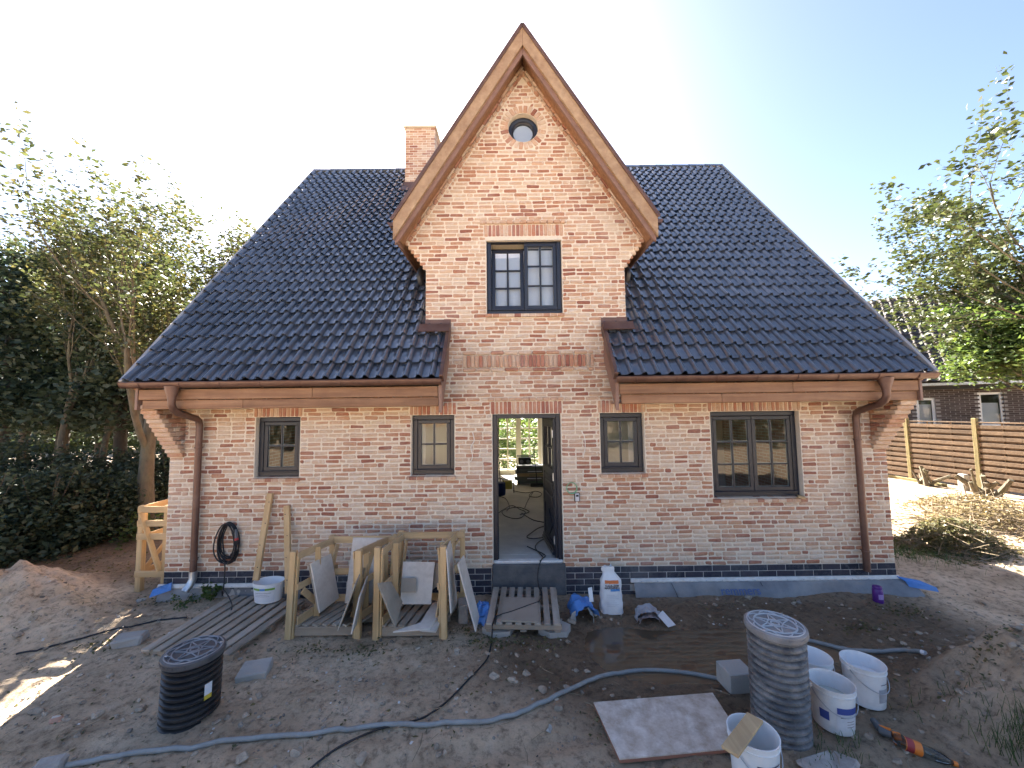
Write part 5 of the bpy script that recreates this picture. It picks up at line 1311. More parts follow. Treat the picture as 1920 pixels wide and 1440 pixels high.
# ------------------------------------------------------------------ bags, can, foil near the puddle
def blob(mb, fn, nu, nv, closed=True):
    vv = [fn(u / nu, v / nv) for v in range(nv + 1) for u in range(nu)]; ff = []
    for v in range(nv):
        for u in range(nu): ff.append((v * nu + u, v * nu + (u + 1) % nu, (v + 1) * nu + (u + 1) % nu, (v + 1) * nu + u))
    mb.add(vv, ff + [tuple(range(nu))[::-1], tuple(nv * nu + k for k in range(nu))])
c = gz(1146, 1134); cy_ = -.42
c = Vector((at(1145, 1100, cy_).x, cy_, h(at(1145, 1100, cy_).x, cy_)))
bag = thing('cement_bag', c, 'white paper bag of render mix with orange band beside puddle', 'bag')
BH = at(1145, 1062, cy_).z - c.z
def bagf(u, v):
    a = 2 * math.pi * u; sxx = abs(math.cos(a)) ** .6 * math.copysign(1, math.cos(a)); syy = abs(math.sin(a)) ** .6 * math.copysign(1, math.sin(a))
    wd = .140 * (1 - .12 * v); 
    if v > .72: wd *= 1 - .42 * sstep(.66, .90, v) + .10 * sstep(.88, .95, v) - .12 * sstep(.96, 1, v)
    dp = .075 * (1.1 - .35 * v); 
    if v > .72: dp *= 1 - .72 * sstep(.70, .9, v)
    n = noise.noise(Vector((3 * math.cos(a), 3 * math.sin(a), v * 7)))
    n2 = noise.noise(Vector((7 * math.cos(a), 7 * math.sin(a), v * 5 + 3))); lean = .035 * sstep(.7, 1, v)
    return (sxx * wd * (1 + .08 * n) - lean, syy * dp * (1 + .14 * n + .12 * n2 * v), v * BH + .016 * n * v * (1 if v < .9 else 2.2))
q = MB(); blob(q, bagf, 36, 26); q.build('sack', M['bagwhite'], bag, smooth=60)
def bagpatch(z0, z1, x0, x1, mm, name):
    q = MB(); n = 6; vv = []
    for j in range(3):
        z = z0 + (z1 - z0) * j / 2
        for i in range(n + 1):
            x = x0 + (x1 - x0) * i / n; v = z / BH
            best = min((abs(bagf(k / 144, v)[0] - x), bagf(k / 144, v)) for k in range(72, 144))[1]
            vv.append((x, best[1] - .004, z))
    q.add(vv, [(j * (n + 1) + i, j * (n + 1) + i + 1, (j + 1) * (n + 1) + i + 1, (j + 1) * (n + 1) + i) for j in range(2) for i in range(n)]); return q.build(name, mm, bag, smooth=60)
bagpatch(BH * .665, BH * .735, -.085, .085, M['bagorange'], 'orange_band')
bagpatch(BH * .50, BH * .55, -.02, .095, M['bagblue'], 'blue_box')
for (tx, zz, sz) in (('KALK-ZEM', .625, .036), ('MASCHINEN', .575, .033)):
    ob = text_mesh(tx, sz, M['bagtext'], 'lettering', bag, .0008); ob.location = (0, bagf(.75, zz)[1] - .0085, BH * zz); ob.rotation_euler = (math.radians(88), 0, 0)
for k in range(7):
    bagpatch(BH * (.42 - .04 * k), BH * (.425 - .04 * k), -.07, .03 + .05 * ((k * 37) % 3) / 2, M['label'] if False else surf('grey_print', (.45, .45, .48), None, 5, .7), 'print_line')
# blue torn bag
def crumple(name, px, py, Y, size, m, label, cat, seed, flat=.5, z0=None):
    c = at(px, py, Y); c.z = h(c.x, c.y) if z0 is None else z0
    q = MB()
    def f(u, v):
        a = 2 * math.pi * u; b = math.pi * (v - .5) * .98; n = noise.noise(Vector((2.2 * math.cos(a) * math.cos(b), 2.2 * math.sin(a) * math.cos(b), 2.2 * math.sin(b) + seed))); n2 = noise.noise(Vector((6 * math.cos(a), 6 * math.sin(a), 6 * math.sin(b) + seed)))
        r = 1 + .55 * n + .22 * n2
        return (c.x + size[0] * math.cos(a) * math.cos(b) * r, c.y + size[1] * math.sin(a) * math.cos(b) * r, max(c.z - .01, c.z + size[2] * (.75 + math.sin(b) * r)))
    blob(q, f, 30, 16); return solo(q, name, m, label, cat, smooth=35)
crumple('plastic_sack', 905, 1128, -.62, (.12, .14, .11), M['blueplastic'], 'crumpled blue plastic sack between leaning tile and doorstep pallet', 'sack', 3.3)
# torn bag open like a hood: arch of blue foil over grey paper
c = at(1095, 1112, -.55); cz = h(c.x, c.y)
t = thing('torn_sack', (c.x, c.y, cz), 'torn open blue sack with grey lining lying left of the cement bag', 'sack')
def hood(rx, rz, y0, y1, m, nm, a0=0.0, a1=math.pi, twist=0.0, dz=0):
    q = MB(); n, k_ = 16, 8; vv = []
    for j in range(k_ + 1):
        v = j / k_
        for i in range(n + 1):
            a = a0 + (a1 - a0) * i / n; nn_ = noise.noise(Vector((a * 2, v * 4, 8 + rx * 30)))
            vv.append((rx * math.cos(a) * (1 - .25 * v + .3 * nn_) + twist * v, y0 + (y1 - y0) * v + .03 * nn_, max(0, rz * math.sin(a) * (1 - .15 * v + .35 * nn_)) + dz * v))
    q.add(vv, [(j * (n + 1) + i, j * (n + 1) + i + 1, (j + 1) * (n + 1) + i + 1, (j + 1) * (n + 1) + i) for j in range(k_) for i in range(n)]); return q.build(nm, m, t, smooth=35)
hood(.15, .20, -.10, .20, M['blueplastic'], 'outer_foil', .2, math.pi, -.06, .02)
hood(.085, .14, -.14, .12, surf('grey_paper', (.25, .24, .23), (.36, .35, .33), 8, .8, bump=.2, stretch=(1, 1, 6)), 'lining', -.2, 2.0, .05)
q = MB(); q.slab([(-.20, -.12, .0), (-.17, -.13, .11), (-.12, -.10, .12), (-.12, -.10, .0)], .008); q.build('flap', M['concrete'], t)
q = MB(); q.slab([(.055, -.05, .2), (.05, .0, .34), (.10, .0, .35), (.105, -.05, .2)], .006); q.build('flap', M['bagwhite'], t)
# silver crumpled sack
c = at(1212, 1135, -.6); cz = h(c.x, c.y)
t = thing('torn_sack', (c.x, c.y, cz), 'crumpled grey and white sack lying open at the puddle edge', 'sack')
hood(.17, .12, -.10, .14, surf('silver_foil', (.30, .31, .34), (.45, .46, .49), 8, .45, bump=.2), 'outer_foil', .5, math.pi + .1, .04)
hood(.13, .075, -.13, .05, surf('printed_lining', (.55, .5, .48), (.30, .14, .1), 30, .6), 'lining', .3, math.pi, .04)
q = MB(); q.slab([(.10, -.10, .09), (.20, .02, .085), (.28, -.16, .012), (.18, -.2, .01)], .008); q.build('flap', M['bagwhite'], t)
# purple can
c = at(1645, 1105, -.34); cz = max(h(c.x, c.y), .0)
t = thing('spray_can', (c.x, c.y, cz), 'purple can standing at the right end of plinth', 'can')
q = MB(); q.lathe([(.052, 0), (.055, .006), (.055, .15), (.048, .165), (.05, .168), (.05, .19), (.046, .195), (.001, .197)], 24, cap1=False); q.build('body', M['purple'], t, smooth=40)
q = MB(); q.add([(.0558 * math.cos(a), .0558 * math.sin(a), z) for z in (.05, .11) for a in (-2.2, -1.9, -1.6, -1.3, -1.0)], [(k, k + 1, k + 6, k + 5) for k in range(4)]); q.build('label', surf('purple_label', (.35, .2, .5), (.5, .4, .6), 30, .4), t, smooth=60)

# ------------------------------------------------------------------ big panel, block, stones, bottle, tool
z0 = .02
pts = [onz(1113, 1317, z0 + .02), onz(1336, 1299, z0 + .02), onz(1402, 1400, z0 + .02), onz(1162, 1423, z0 + .02)]
t = thing('dusty_board', sum(pts, Vector()) / 4 * 1 + Vector((0, 0, -.02)), 'large dusty flat panel lying on the ground left of tall shaft', 'panel'); o = t.location.copy()
q = MB(); q.prism([(p.x, p.y, z0 + .012) for p in pts], (0, 0, .010)); q.build('face', M['osb'], t, o)
cc = sum(pts, Vector()) / 4
q = MB(); q.prism([(cc.x + (p.x - cc.x) * .998, cc.y + (p.y - cc.y) * .998, z0 - .01) for p in pts], (0, 0, .0218)); q.build('edge', M['osbedge'], t, o)
c = onz(1388, 1302, .0); q = MB(); q.box((c.x + .02, c.y + .10, .085), (.24, .20, .17), Matrix.Rotation(.1, 3, 'Z'), .006, .003); solo(q, 'concrete_block', M['concrete'], 'pale concrete block left behind the tall shaft', 'block')
def stone(px, py, size, lab, rz=0, m='concrete', jit=.012, ch=.02):
    c = gz(px, py); q = MB(); q.box((c.x, c.y, c.z + size[2] / 2 - .012), size, Matrix.Rotation(rz, 3, 'Z') @ Matrix.Rotation(.06, 3, 'X'), ch, jit); return solo(q, 'stone', M[m], lab, 'stone')
stone(245, 1206, (.27, .17, .10), 'flat pale stone at the left end of slatted panel', .3)
stone(478, 1264, (.26, .22, .08), 'grey paving slab right of the short black shaft', .25, 'concrete', .006, .01)
stone(108, 1352, (.09, .06, .05), 'small reddish stone far left in the foreground', .2, 'sidebrick')
stone(30, 1034, (.22, .16, .14), 'pale rock on top of the left earth heap', .4, 'rock', .02)
stone(265, 1128, (.10, .06, .05), 'small flat stone near the left corner of plinth', .8)
stone(1030, 1372, (.05, .05, .04), 'small concrete cube in front of grey hose', .3)
stone(1498, 1132, (.05, .05, .05), 'round pebble between tall shaft and plinth', .3, 'rock')
stone(1400, 1122, (.06, .05, .04), 'yellowish pebble at foot of the membrane', .3, 'rock')
stone(95, 1448, (.16, .12, .09), 'white stone at the lower left picture edge', .5, 'rock')
stone(1560, 1445, (.34, .22, .06), 'lump of dried mortar in front of the tall shaft', .5, 'rock', .03)
# PET bottle
a, b = gz(1678, 1398), gz(1768, 1432); a.z += .045; b.z += .03; d = (b - a).normalized(); LB = .34
t = thing('plastic_bottle', a - Vector((0, 0, .045)), 'clear drink bottle with orange label lying at lower right', 'bottle')
Rq = Vector((0, 0, 1)).rotation_difference(d).to_matrix().to_4x4()
pl = glass_mat('clear_pet', (.75, .8, .82), 1.4)
for nm, prof, mm in (('body', [(.001, 0), (.036, .004), (.042, .02), (.042, .19), (.04, .21), (.03, .27), (.014, .305), (.014, .315)], pl), ('label', [(.0425, .05), (.043, .052), (.043, .14), (.0425, .142)], M['orange']), ('label', [(.0432, .055), (.0434, .057), (.0434, .095), (.0432, .097)], surf('red_label', (.25, .02, .03), (.35, .05, .05), 10, .5)), ('cap', [(.016, .313), (.017, .315), (.017, .336), (.014, .338), (.001, .338)], M['orange'])):
    q = MB(); q.lathe(prof, 20, cap0=nm == 'cap', cap1=False); ob = q.build(nm, mm, t, smooth=40); ob.matrix_local = Matrix.Translation(Vector((0, 0, .045))) @ Rq
# tool: grey orange gardening gun
P = [gz(1638, 1360), gz(1652, 1378), gz(1674, 1388)]
t = thing('hand_tool', P[0], 'grey and orange hand tool lying beside the plastic bottle', 'tool'); o = P[0]
for i, (m_, r0, r1) in enumerate((('darkgrey', .022, .028), ('darkgrey', .032, .024))):
    a, b = P[i] + Vector((0, 0, .03)), P[i + 1] + Vector((0, 0, .035)); q = MB(); q.tube(smooth_path([a, a.lerp(b, .4), a.lerp(b, .7), b], 3), [r0 + (r1 - r0) * k / 9 for k in range(10)], 10); q.build('grip' if i == 0 else 'barrel', M[m_], t, o, smooth=50)
a, b = P[1] + Vector((.0, .012, .05)), P[2] + Vector((0, .012, .06)); q = MB(); q.tube([a, a.lerp(b, .5), b], .012, 8); q.build('trim', M['orange'], t, o, smooth=50)
q = MB(); a = P[2] + Vector((.0, 0, .035)); q.tube([a, a + Vector((.04, -.02, 0))], .026, 10); q.build('nozzle_ring', M['orange'], t, o, smooth=50)

# ------------------------------------------------------------------ hoses and cables
q = MB(); P = ground_path([(60, 1450), (150, 1436), (300, 1412), (470, 1391), (600, 1378), (700, 1367), (820, 1362), (900, 1358), (965, 1345), (1030, 1317), (1090, 1287), (1150, 1267), (1210, 1264), (1290, 1272), (1366, 1280)], .0185, 6); 
q.tube(P, .0185, 10); solo(q, 'conduit_hose', M['hose'], 'long grey hose snaking across the foreground to concrete block', 'hose', smooth=60)
q = MB(); P = ground_path([(1500, 1203), (1545, 1212), (1590, 1222), (1640, 1226), (1690, 1223), (1728, 1227)], .02, 6); 
t = thing('conduit_hose', P[0], 'short grey hose running right from behind the tall shaft', 'hose'); q.tube(P, .02, 10); q.build('tube', M['hose'], t, P[0], smooth=60)
q = MB(); q.tube([P[-1], P[-1] + (P[-1] - P[-2]).normalized() * .035], .022, 10); q.build('end_cap', M['whiteclean'], t, P[0], smooth=50)
P1 = [Vector((at(990, 1045, .3).x, .6, Z_T + .012)), Vector((at(1022, 1035, .15).x, .25, Z_T + .012)), Vector((at(1016, 1050, .06).x, .05, Z_T + .03)), at(1011, 1060, -.06), at(1008, 1080, -.07), at(1010, 1100, -.2)]
P2 = [onz(px, py, .178) for px, py in ((1016, 1112), (1012, 1126), (990, 1135), (960, 1146), (932, 1155), (924, 1168))]
P3 = [at(923, 1185, -1.26), gz(922, 1200)] + [gz(*p) for p in ((920, 1215), (912, 1240), (880, 1275), (858, 1298), (830, 1325), (790, 1350), (740, 1362), (700, 1375), (640, 1402), (600, 1430), (575, 1450))]
P3 = [p + Vector((0, 0, .009)) for p in P3]
q = MB(); q.tube(smooth_path(P1 + P2 + P3, 5), .008, 6); solo(q, 'power_cable', M['cable'], 'black cable running from doorway over pallet to the foreground', 'cable', smooth=60)
q = MB(); P = ground_path([(30, 1228), (90, 1216), (150, 1200), (220, 1180), (290, 1166), (350, 1160)], .009, 6); q.tube(P, .009, 6); solo(q, 'power_cable', M['cable'], 'thin black cable half buried left of the slatted panel', 'cable', smooth=60)

# ------------------------------------------------------------------ inside the hall
ZF = Z_T
def cab(pix, lab, lift=.012):
    q = MB(); P = smooth_path([onz(px, py, ZF + lift) for px, py in pix], 5); q.tube(P, .009, 6); solo(q, 'floor_cable', M['cable'], lab, 'cable', 'cables on the hall floor', smooth=60)
cab([(934, 962), (945, 955), (960, 948), (975, 955), (985, 960), (978, 970), (962, 972), (945, 966), (942, 958), (956, 953), (972, 951), (985, 955), (992, 960), (975, 965)], 'tangled black cable loop lying in middle of hall floor')
cab([(962, 920), (985, 924), (1005, 921), (1016, 926), (1008, 932), (992, 930), (1000, 922), (990, 938), (984, 952)], 'black cable winding from tool bag across hall floor')
cab([(978, 962), (1000, 975), (1030, 982), (1010, 990), (995, 1000), (988, 1007), (1000, 1010), (1022, 1008), (1008, 1018), (1004, 1028), (1018, 1045), (1012, 1052)], 'black cable trailing over hall floor to the door')
cab([(934, 930), (948, 935), (955, 950), (950, 958)], 'short black cable near left wall of hall')
q = MB(); a = onz(938, 915, ZF); q.tube(smooth_path([(a.x, a.y, ZF + .1), (a.x - .03, a.y - .02, ZF + 1.0), (a.x - .02, a.y, 2.95)], 6), .011, 6); solo(q, 'hanging_cable', M['cable'], 'black cable hanging from hall ceiling at left', 'cable', smooth=60)
# stack of flooring packs
yk = 5.6; xa, xb = at(966, 880, yk).x, at(1034, 880, yk).x
ztop = at(990, 873, yk).z; npk = 5
packm = surf('pack_print', (.06, .065, .055), (.15, .15, .12), 3, .5, stretch=(1, 1, 6)); woodpk = surf('pack_wood', (.36, .25, .13), (.46, .33, .18), 3, .6)
for k in range(npk):
    hh = (ztop - ZF - .04) / npk; z = ZF + .04 + hh * k; dx = (.05, -.02, .04, .0, .03)[k]
    t = thing('flooring_pack', ((xa + xb) / 2, yk, z), ('lowest pack of flooring in the hall stack', 'second pack from bottom of the hall flooring stack', 'wood coloured pack in middle of the hall flooring stack', 'fourth pack from bottom of the hall flooring stack', 'top pack of flooring under the radio')[k], 'pack', 'stacked flooring packs'); o = t.location.copy()
    q = MB(); q.span(xa + dx, xb + dx + .3, yk - .1, yk + .35, z, z + hh - .01, .006); q.build('carton', woodpk if k == 2 else packm, t, o)
    q = MB(); q.span(xa + dx + .35, xa + dx + .75, yk - .103, yk - .1005, z + .03, z + hh - .04); q.build('label', M['label'] if k % 2 else surf('green_label', (.1, .16, .08), None, 5, .5), t, o)
mb = MB(); mb.span(xa + .05, xa + .12, yk - .05, yk + .3, ZF - .004, ZF + .038); mb.span(xb - .12, xb - .05, yk - .05, yk + .3, ZF - .004, ZF + .038)
solo(mb, 'support_batten', M['pinex'], 'wooden battens under the flooring stack in hall', 'batten')
cx_ = at(984, 865, yk).x; rz0 = ztop - .005
t = thing('site_radio', (cx_, yk + .1, rz0), 'black site radio with roll bars on flooring stack', 'radio'); 
q = MB(); q.box((0, 0, .13), (.36, .2, .19), None, .02); q.build('body', M['blackpaint'], t)
q = MB()
for y in (-.12, .12): q.tube([(-.22, y, .0), (-.22, y, .27), (.22, y, .27), (.22, y, .0), (-.22, y, .0)], .013, 6)
for x in (-.22, .22): q.tube([(x, -.12, .27), (x, .12, .27)], .013, 6)
q.build('roll_bar', M['darkgrey'], t)
for x in (-.09, .09): q = MB(); q.tube([(x, -.1, .12), (x, -.108, .12)], .05, 16); q.build('loudspeaker', M['darkgrey'], t)
bx_ = at(1007, 900, yk - .35).x
t = thing('broom', (bx_, yk - .35, ZF), 'broom leaning at the flooring stack in hall', 'broom')
q = MB(); q.tube([(0, 0, .05), (-.06, .28, 1.05)], .013, 8); q.build('handle', M['blackpaint'], t)
q = MB(); q.box((.02, 0, .045), (.4, .07, .08), None, .01); q.build('brush', M['blackpaint'], t)
a = onz(938, 928, ZF); t = thing('tool_bag', (a.x, a.y, ZF), 'dark blue tool bag on the hall floor at left', 'bag')
q = MB(); q.lathe([(.12, 0), (.135, .05), (.13, .3), (.11, .31)], 20); q.build('body', plain('navy_cloth', (.015, .025, .08), .8), t, smooth=40)
q = MB(); q.tube(smooth_path([(-.09, 0, .3), (-.05, 0, .4), (.05, 0, .4), (.09, 0, .3)], 4), .01, 6); q.build('strap', M['blackpaint'], t)
a = onz(951, 925, ZF); t = thing('floodlight', (a.x, a.y + .1, ZF), 'yellow stand floodlight beside the tool bag in hall', 'floodlight')
q = MB(); q.box((0, 0, .2), (.26, .1, .22), Matrix.Rotation(.2, 3, 'X'), .015); q.build('housing', plain('yellow_paint', (.5, .38, .06), .5), t)
q = MB(); q.tube([(-.17, .1, .012), (-.17, -.1, .012), (-.17, 0, .22), (-.17, 0, .34), (.17, 0, .34), (.17, 0, .22), (.17, -.1, .012), (.17, .1, .012)], .011, 6); q.build('stand', M['blackpaint'], t)
# lamp bulb glowing behind the upper window
c = at(1038, 552, .30); q = MB(); q.lathe([(.001, -.05), (.03, -.04), (.045, -.005), (.035, .03), (.015, .05), (.001, .055)], 16, (c.x, c.y, c.z), cap0=False, cap1=False)
t = thing('ceiling_bulb', (c.x, c.y, c.z - .05), 'glowing bulb behind lower right pane of the upper window', 'lamp'); q.build('bulb', plain('lit_bulb', (.9, .85, .75), .4, emit=(1, .82, .55), es=3.0), t, t.location, smooth=60)
q = MB(); q.tube([(c.x, c.y, c.z + .05), (c.x, c.y, WIN['E'][3] + .05)], .004, 6); q.build('flex', M['blackpaint'], t, t.location)
# ------------------------------------------------------------------ plants
def leaves_np(C, size, rng, flat=.3, aspect=.55, droop=0.0):
    """one folded leaf (two quads -> 6 verts) at each point"""
    n = len(C)
    d = rng.normal(size=(n, 3)); d[:, 2] = d[:, 2] * flat - droop; d /= np.linalg.norm(d, axis=1)[:, None] + 1e-9
    e = rng.normal(size=(n, 3)); e -= (e * d).sum(1)[:, None] * d; e /= np.linalg.norm(e, axis=1)[:, None] + 1e-9
    nrm = np.cross(d, e)
    s = size * rng.uniform(.6, 1.25, n)[:, None]
    b = C - d * s * .5; t = C + d * s * .5; m1 = C - d * s * .05
    l = m1 + e * s * aspect * .5 + nrm * s * .1; r = m1 - e * s * aspect * .5 + nrm * s * .1
    V = np.stack([b, l, t, r], 1).reshape(-1, 3)
    F = np.arange(n)[:, None] * 4 + np.array([[0, 1, 2, 3]])
    return V, F
def perp(d, rng):
    a = Vector(rng.normal(size=3)); a -= d * a.dot(d); return a.normalized()
def grow(T, LP, rng, p, d, L, r, lvl, prm):
    """T: tube mesh builder, LP: leaf points"""
    n = 5 if lvl < prm['lv'] else 3
    pts = [p.copy()]; rad = [r]; q = p.copy(); dd = d.copy()
    for i in range(n):
        dd = (dd + perp(dd, rng) * prm['wander'] * rng.uniform(.3, 1) + Vector((0, 0, prm['up'][min(lvl, len(prm['up']) - 1)]))).normalized()
        q = q + dd * (L / n); pts.append(q.copy()); rad.append(r * (1 - (1 - prm['taper']) * (i + 1) / n))
    T.tube(pts, rad, 8 if lvl == 0 else (6 if lvl == 1 else 4), caps=False)
    if lvl >= prm['lv'] - prm.get('leaflv', 0):
        k = prm['leaves'] if lvl >= prm['lv'] else prm['leaves'] // 2
        for _ in range(k):
            t = rng.uniform(.1, 1.0) * n; i = min(int(t), n - 1); u = t - i
            c = pts[i].lerp(pts[i + 1], u) + Vector(rng.normal(size=3)) * prm['lspread']
            LP.append(tuple(c))
    if lvl >= prm['lv']: return
    nk = prm['kids'][min(lvl, len(prm['kids']) - 1)]
    for k in range(nk):
        t = rng.uniform(prm['from'][min(lvl, len(prm['from']) - 1)], 1.0) if k < nk - 1 else 1.0
        t *= n; i = min(int(t), n - 1); u = t - i; c = pts[i].lerp(pts[i + 1], u); ax = (pts[i + 1] - pts[i]).normalized()
        ang = prm['ang'][min(lvl, len(prm['ang']) - 1)] * rng.uniform(.6, 1.25)
        nd_ = (ax * math.cos(ang) + perp(ax, rng) * math.sin(ang)).normalized()
        if 'bias' in prm: nd_ = (nd_ + Vector(prm['bias']) * (.5 if lvl == 0 else .25)).normalized()
        grow(T, LP, rng, c, nd_, L * prm['ratio'] * rng.uniform(.75, 1.15), rad[min(i + 1, n)] * prm.get('thin', .56), lvl + 1, prm)
M['leafA'] = leaf_mat('olive_leaf', (.04, .055, .022), (.065, .08, .03), (.11, .10, .034), .3)
M['leafB'] = leaf_mat('hazel_leaf', (.035, .05, .018), (.055, .075, .024), (.09, .105, .038), .22)
M['leafD'] = leaf_mat('dark_evergreen', (.032, .05, .030), (.05, .072, .04), (.075, .10, .055), .3)
M['leafG'] = leaf_mat('mid_green', (.045, .08, .025), (.07, .11, .03), (.11, .15, .04), .35)
M['leafdry'] = leaf_mat('dry_leaf', (.16, .13, .06), (.24, .20, .10), (.32, .27, .16), .3)
def make_tree(name, label, base, stems, prm, lsize, lm, bm, seed, group=None):
    rng = np.random.default_rng(seed); T = MB(); LP = []
    for (off, d, L, r) in stems: grow(T, LP, rng, Vector(base) + Vector(off), Vector(d).normalized(), L, r, 0, prm)
    t = thing(name, base, label, 'tree', group)
    T.build('trunk', bm, t, base, smooth=80)
    C = np.array(LP); V, F = leaves_np(C, lsize, rng); mesh_np('crown', V, F, lm, t, base)
    return t, len(LP)
GL = 'trees left of the house'
b = onz(270, 975, .25); b = Vector((-7.55, 2.5, .1))
make_tree('leafy_tree', 'twin stemmed tree with bare fanned limbs beside left roof corner', b,
          [((0, 0, -.1), (-.03, 0, 1), 3.1, .145), ((.33, .1, -.1), (.08, 0, 1), 2.8, .11)],
          dict(lv=4, kids=[5, 4, 4, 3], ang=[.45, .5, .55, .7], ratio=.70, taper=.62, wander=.16, up=[.05, .16, .16, .1, .05], leaves=26, leaflv=1, lspread=.08, **{'from': [.55, .3, .3, .3]}, bias=(-.22, -.05, .14)), .10, M['leafA'], M['bark'], 5, GL)
make_tree('leafy_tree', 'tall sparse tree with upright twigs at the far left', Vector((-11.2, 4.0, .1)),
          [((0, 0, -.1), (.06, 0, 1), 3.2, .10), ((.5, .3, -.1), (.14, .1, 1), 3.2, .085)],
          dict(lv=4, kids=[5, 4, 4, 3], ang=[.4, .45, .5, .7], ratio=.72, taper=.62, wander=.15, up=[.06, .2, .2, .12, .05], leaves=40, leaflv=1, lspread=.09, **{'from': [.5, .3, .3, .3]}, bias=(.08, -.05, .12)), .10, M['leafA'], M['bark'], 9, GL)
make_tree('leafy_tree', 'light green feathery tree rising behind the left roof slope', Vector((-10.2, 9.5, .1)),
          [((0, 0, -.1), (.03, 0, 1), 3.2, .14)],
          dict(lv=4, kids=[5, 5, 4, 3], ang=[.5, .55, .6, .7], ratio=.70, taper=.6, wander=.16, up=[.05, .12, .1, .05], leaves=10, lspread=.10, **{'from': [.4, .3, .3, .3]}), .11, M['leafB'], M['bark'], 21, GL)
# dense evergreens behind
def evergreen(base, H, R, seed, label, z0=2.0, n=14000, lm='leafD', ls=.16):
    rng = np.random.default_rng(seed); t = thing('evergreen_tree', base, label, 'tree', 'dark evergreens left of the house')
    T = MB(); T.tube([Vector(base) + Vector((0, 0, -.1)), Vector(base) + Vector((rng.uniform(-.2, .2), 0, H * .5)), Vector(base) + Vector((0, 0, H * .95))], [.16, .12, .03], 8)
    for k in range(26):
        z = z0 + (H - z0) * (k + .5) / 26 * .95; a = rng.uniform(0, 6.28); rr = R * (1 - (z - z0) / (H - z0)) ** .6 * rng.uniform(.6, .95) + .15
        T.tube([Vector(base) + Vector((0, 0, z)), Vector(base) + Vector((math.cos(a) * rr * .6, math.sin(a) * rr * .6, z + .12)), Vector(base) + Vector((math.cos(a) * rr, math.sin(a) * rr, z - .05))], [.03, .02, .008], 4, caps=False)
    T.build('trunk', M['barkdark'], t, base, smooth=80)
    nc_ = 170; cz = z0 + (H - z0) * rng.beta(1.1, 1.5, nc_); cr = R * np.clip(1 - (cz - z0) / (H - z0), .04, 1) ** .55 * np.sqrt(rng.uniform(.15, 1, nc_)); ca = rng.uniform(0, 6.283, nc_)
    CC = np.stack([base[0] + cr * np.cos(ca), base[1] + cr * np.sin(ca), base[2] + cz], 1)
    idx = rng.integers(0, nc_, n); P = CC[idx] + rng.normal(size=(n, 3)) * np.array([.26, .26, .17])
    V, F = leaves_np(P, ls, rng, .5); mesh_np('crown', V, F, M[lm], t, base)
PX = lambda px, Y: ((px - 960) / FPX * (Y - CY) + CX, Y, .1)
ev = [((-8.9, 5.7, .1), 5.9, 1.35, 'dark evergreen just left of the roof edge'), ((-8.1, 8.0, .1), 7.2, 1.4, 'evergreen peeking over the left roof slope'), (PX(5, 5.0), 7.2, 2.0, 'dark evergreen at the far left picture edge'), (PX(120, 6.0), 7.4, 2.0, 'dark evergreen second from the left picture edge'), (PX(235, 5.2), 6.6, 1.7, 'dark evergreen right behind the twin stemmed tree'), (PX(50, 8.6), 8.2, 2.3, 'tall dark evergreen in the back row at far left'), (PX(190, 9.4), 8.4, 2.3, 'tall dark evergreen in back row behind the twin tree'), (PX(315, 8.4), 7.0, 1.7, 'slim dark evergreen next to the left roof edge')]
for i, (bb, H, R, lab) in enumerate(ev): evergreen(bb, H, R, 40 + i, lab, 2.2 if i < 5 else 1.7)
def shrub(base, rx, rz, seed, label, n=7000, lm='leafD', ls=.10, name='shrub', group='dark shrubs left of the house'):
    rng = np.random.default_rng(seed); t = thing(name, base, label, 'shrub', group)
    T = MB()
    for k in range(9):
        a = rng.uniform(0, 6.28); T.tube([Vector(base), Vector(base) + Vector((math.cos(a) * rx * .3, math.sin(a) * rx * .3, rz * .5)), Vector(base) + Vector((math.cos(a) * rx * .7, math.sin(a) * rx * .7, rz * rng.uniform(.7, 1)))], [.02, .014, .005], 4, caps=False)
    T.build('stem', M['barkdark'], t, base)
    nc_ = 70; u = rng.normal(size=(nc_, 3)); u /= np.linalg.norm(u, axis=1)[:, None]; u[:, 2] = np.abs(u[:, 2]); rr = rng.uniform(.35, 1, nc_)[:, None] ** .5
    CC = np.array(base) + u * rr * np.array([rx, rx, rz])
    P = CC[rng.integers(0, nc_, n)] + rng.normal(size=(n, 3)) * np.array([.16, .16, .13]) * max(.5, rx); P[:, 2] = np.maximum(P[:, 2], base[2] + .02)
    V, F = leaves_np(P, ls, rng, .5); mesh_np('foliage', V, F, M[lm], t, base)
sh = [(PX(30, 2.6), 1.15, 1.9, 'big dark shrub at far left behind the earth heap'), (PX(130, 3.4), 1.2, 1.75, 'dark shrub in the middle below the twin stemmed tree'), (PX(200, 2.2), .8, 1.25, 'lower dark shrub in front of the twin stems'), (PX(320, 4.4), .9, 1.6, 'dark shrub in deep shade beside left house corner'), (PX(-30, 1.0), .9, 1.6, 'dark shrub nearest the left picture edge'), (PX(95, 1.6), .85, 1.45, 'rounded dark shrub left of the twin stems'), (PX(235, 4.2), 1.0, 1.5, 'dark shrub right behind the twin stems')]
for i, (bb, rx, rz, lab) in enumerate(sh): shrub(bb, rx, rz, 70 + i, lab)
shrub((-7.2, 2.0, .12), .35, .6, 91, 'small bright green sapling at foot of the twin stems', 260, 'leafG', .10)
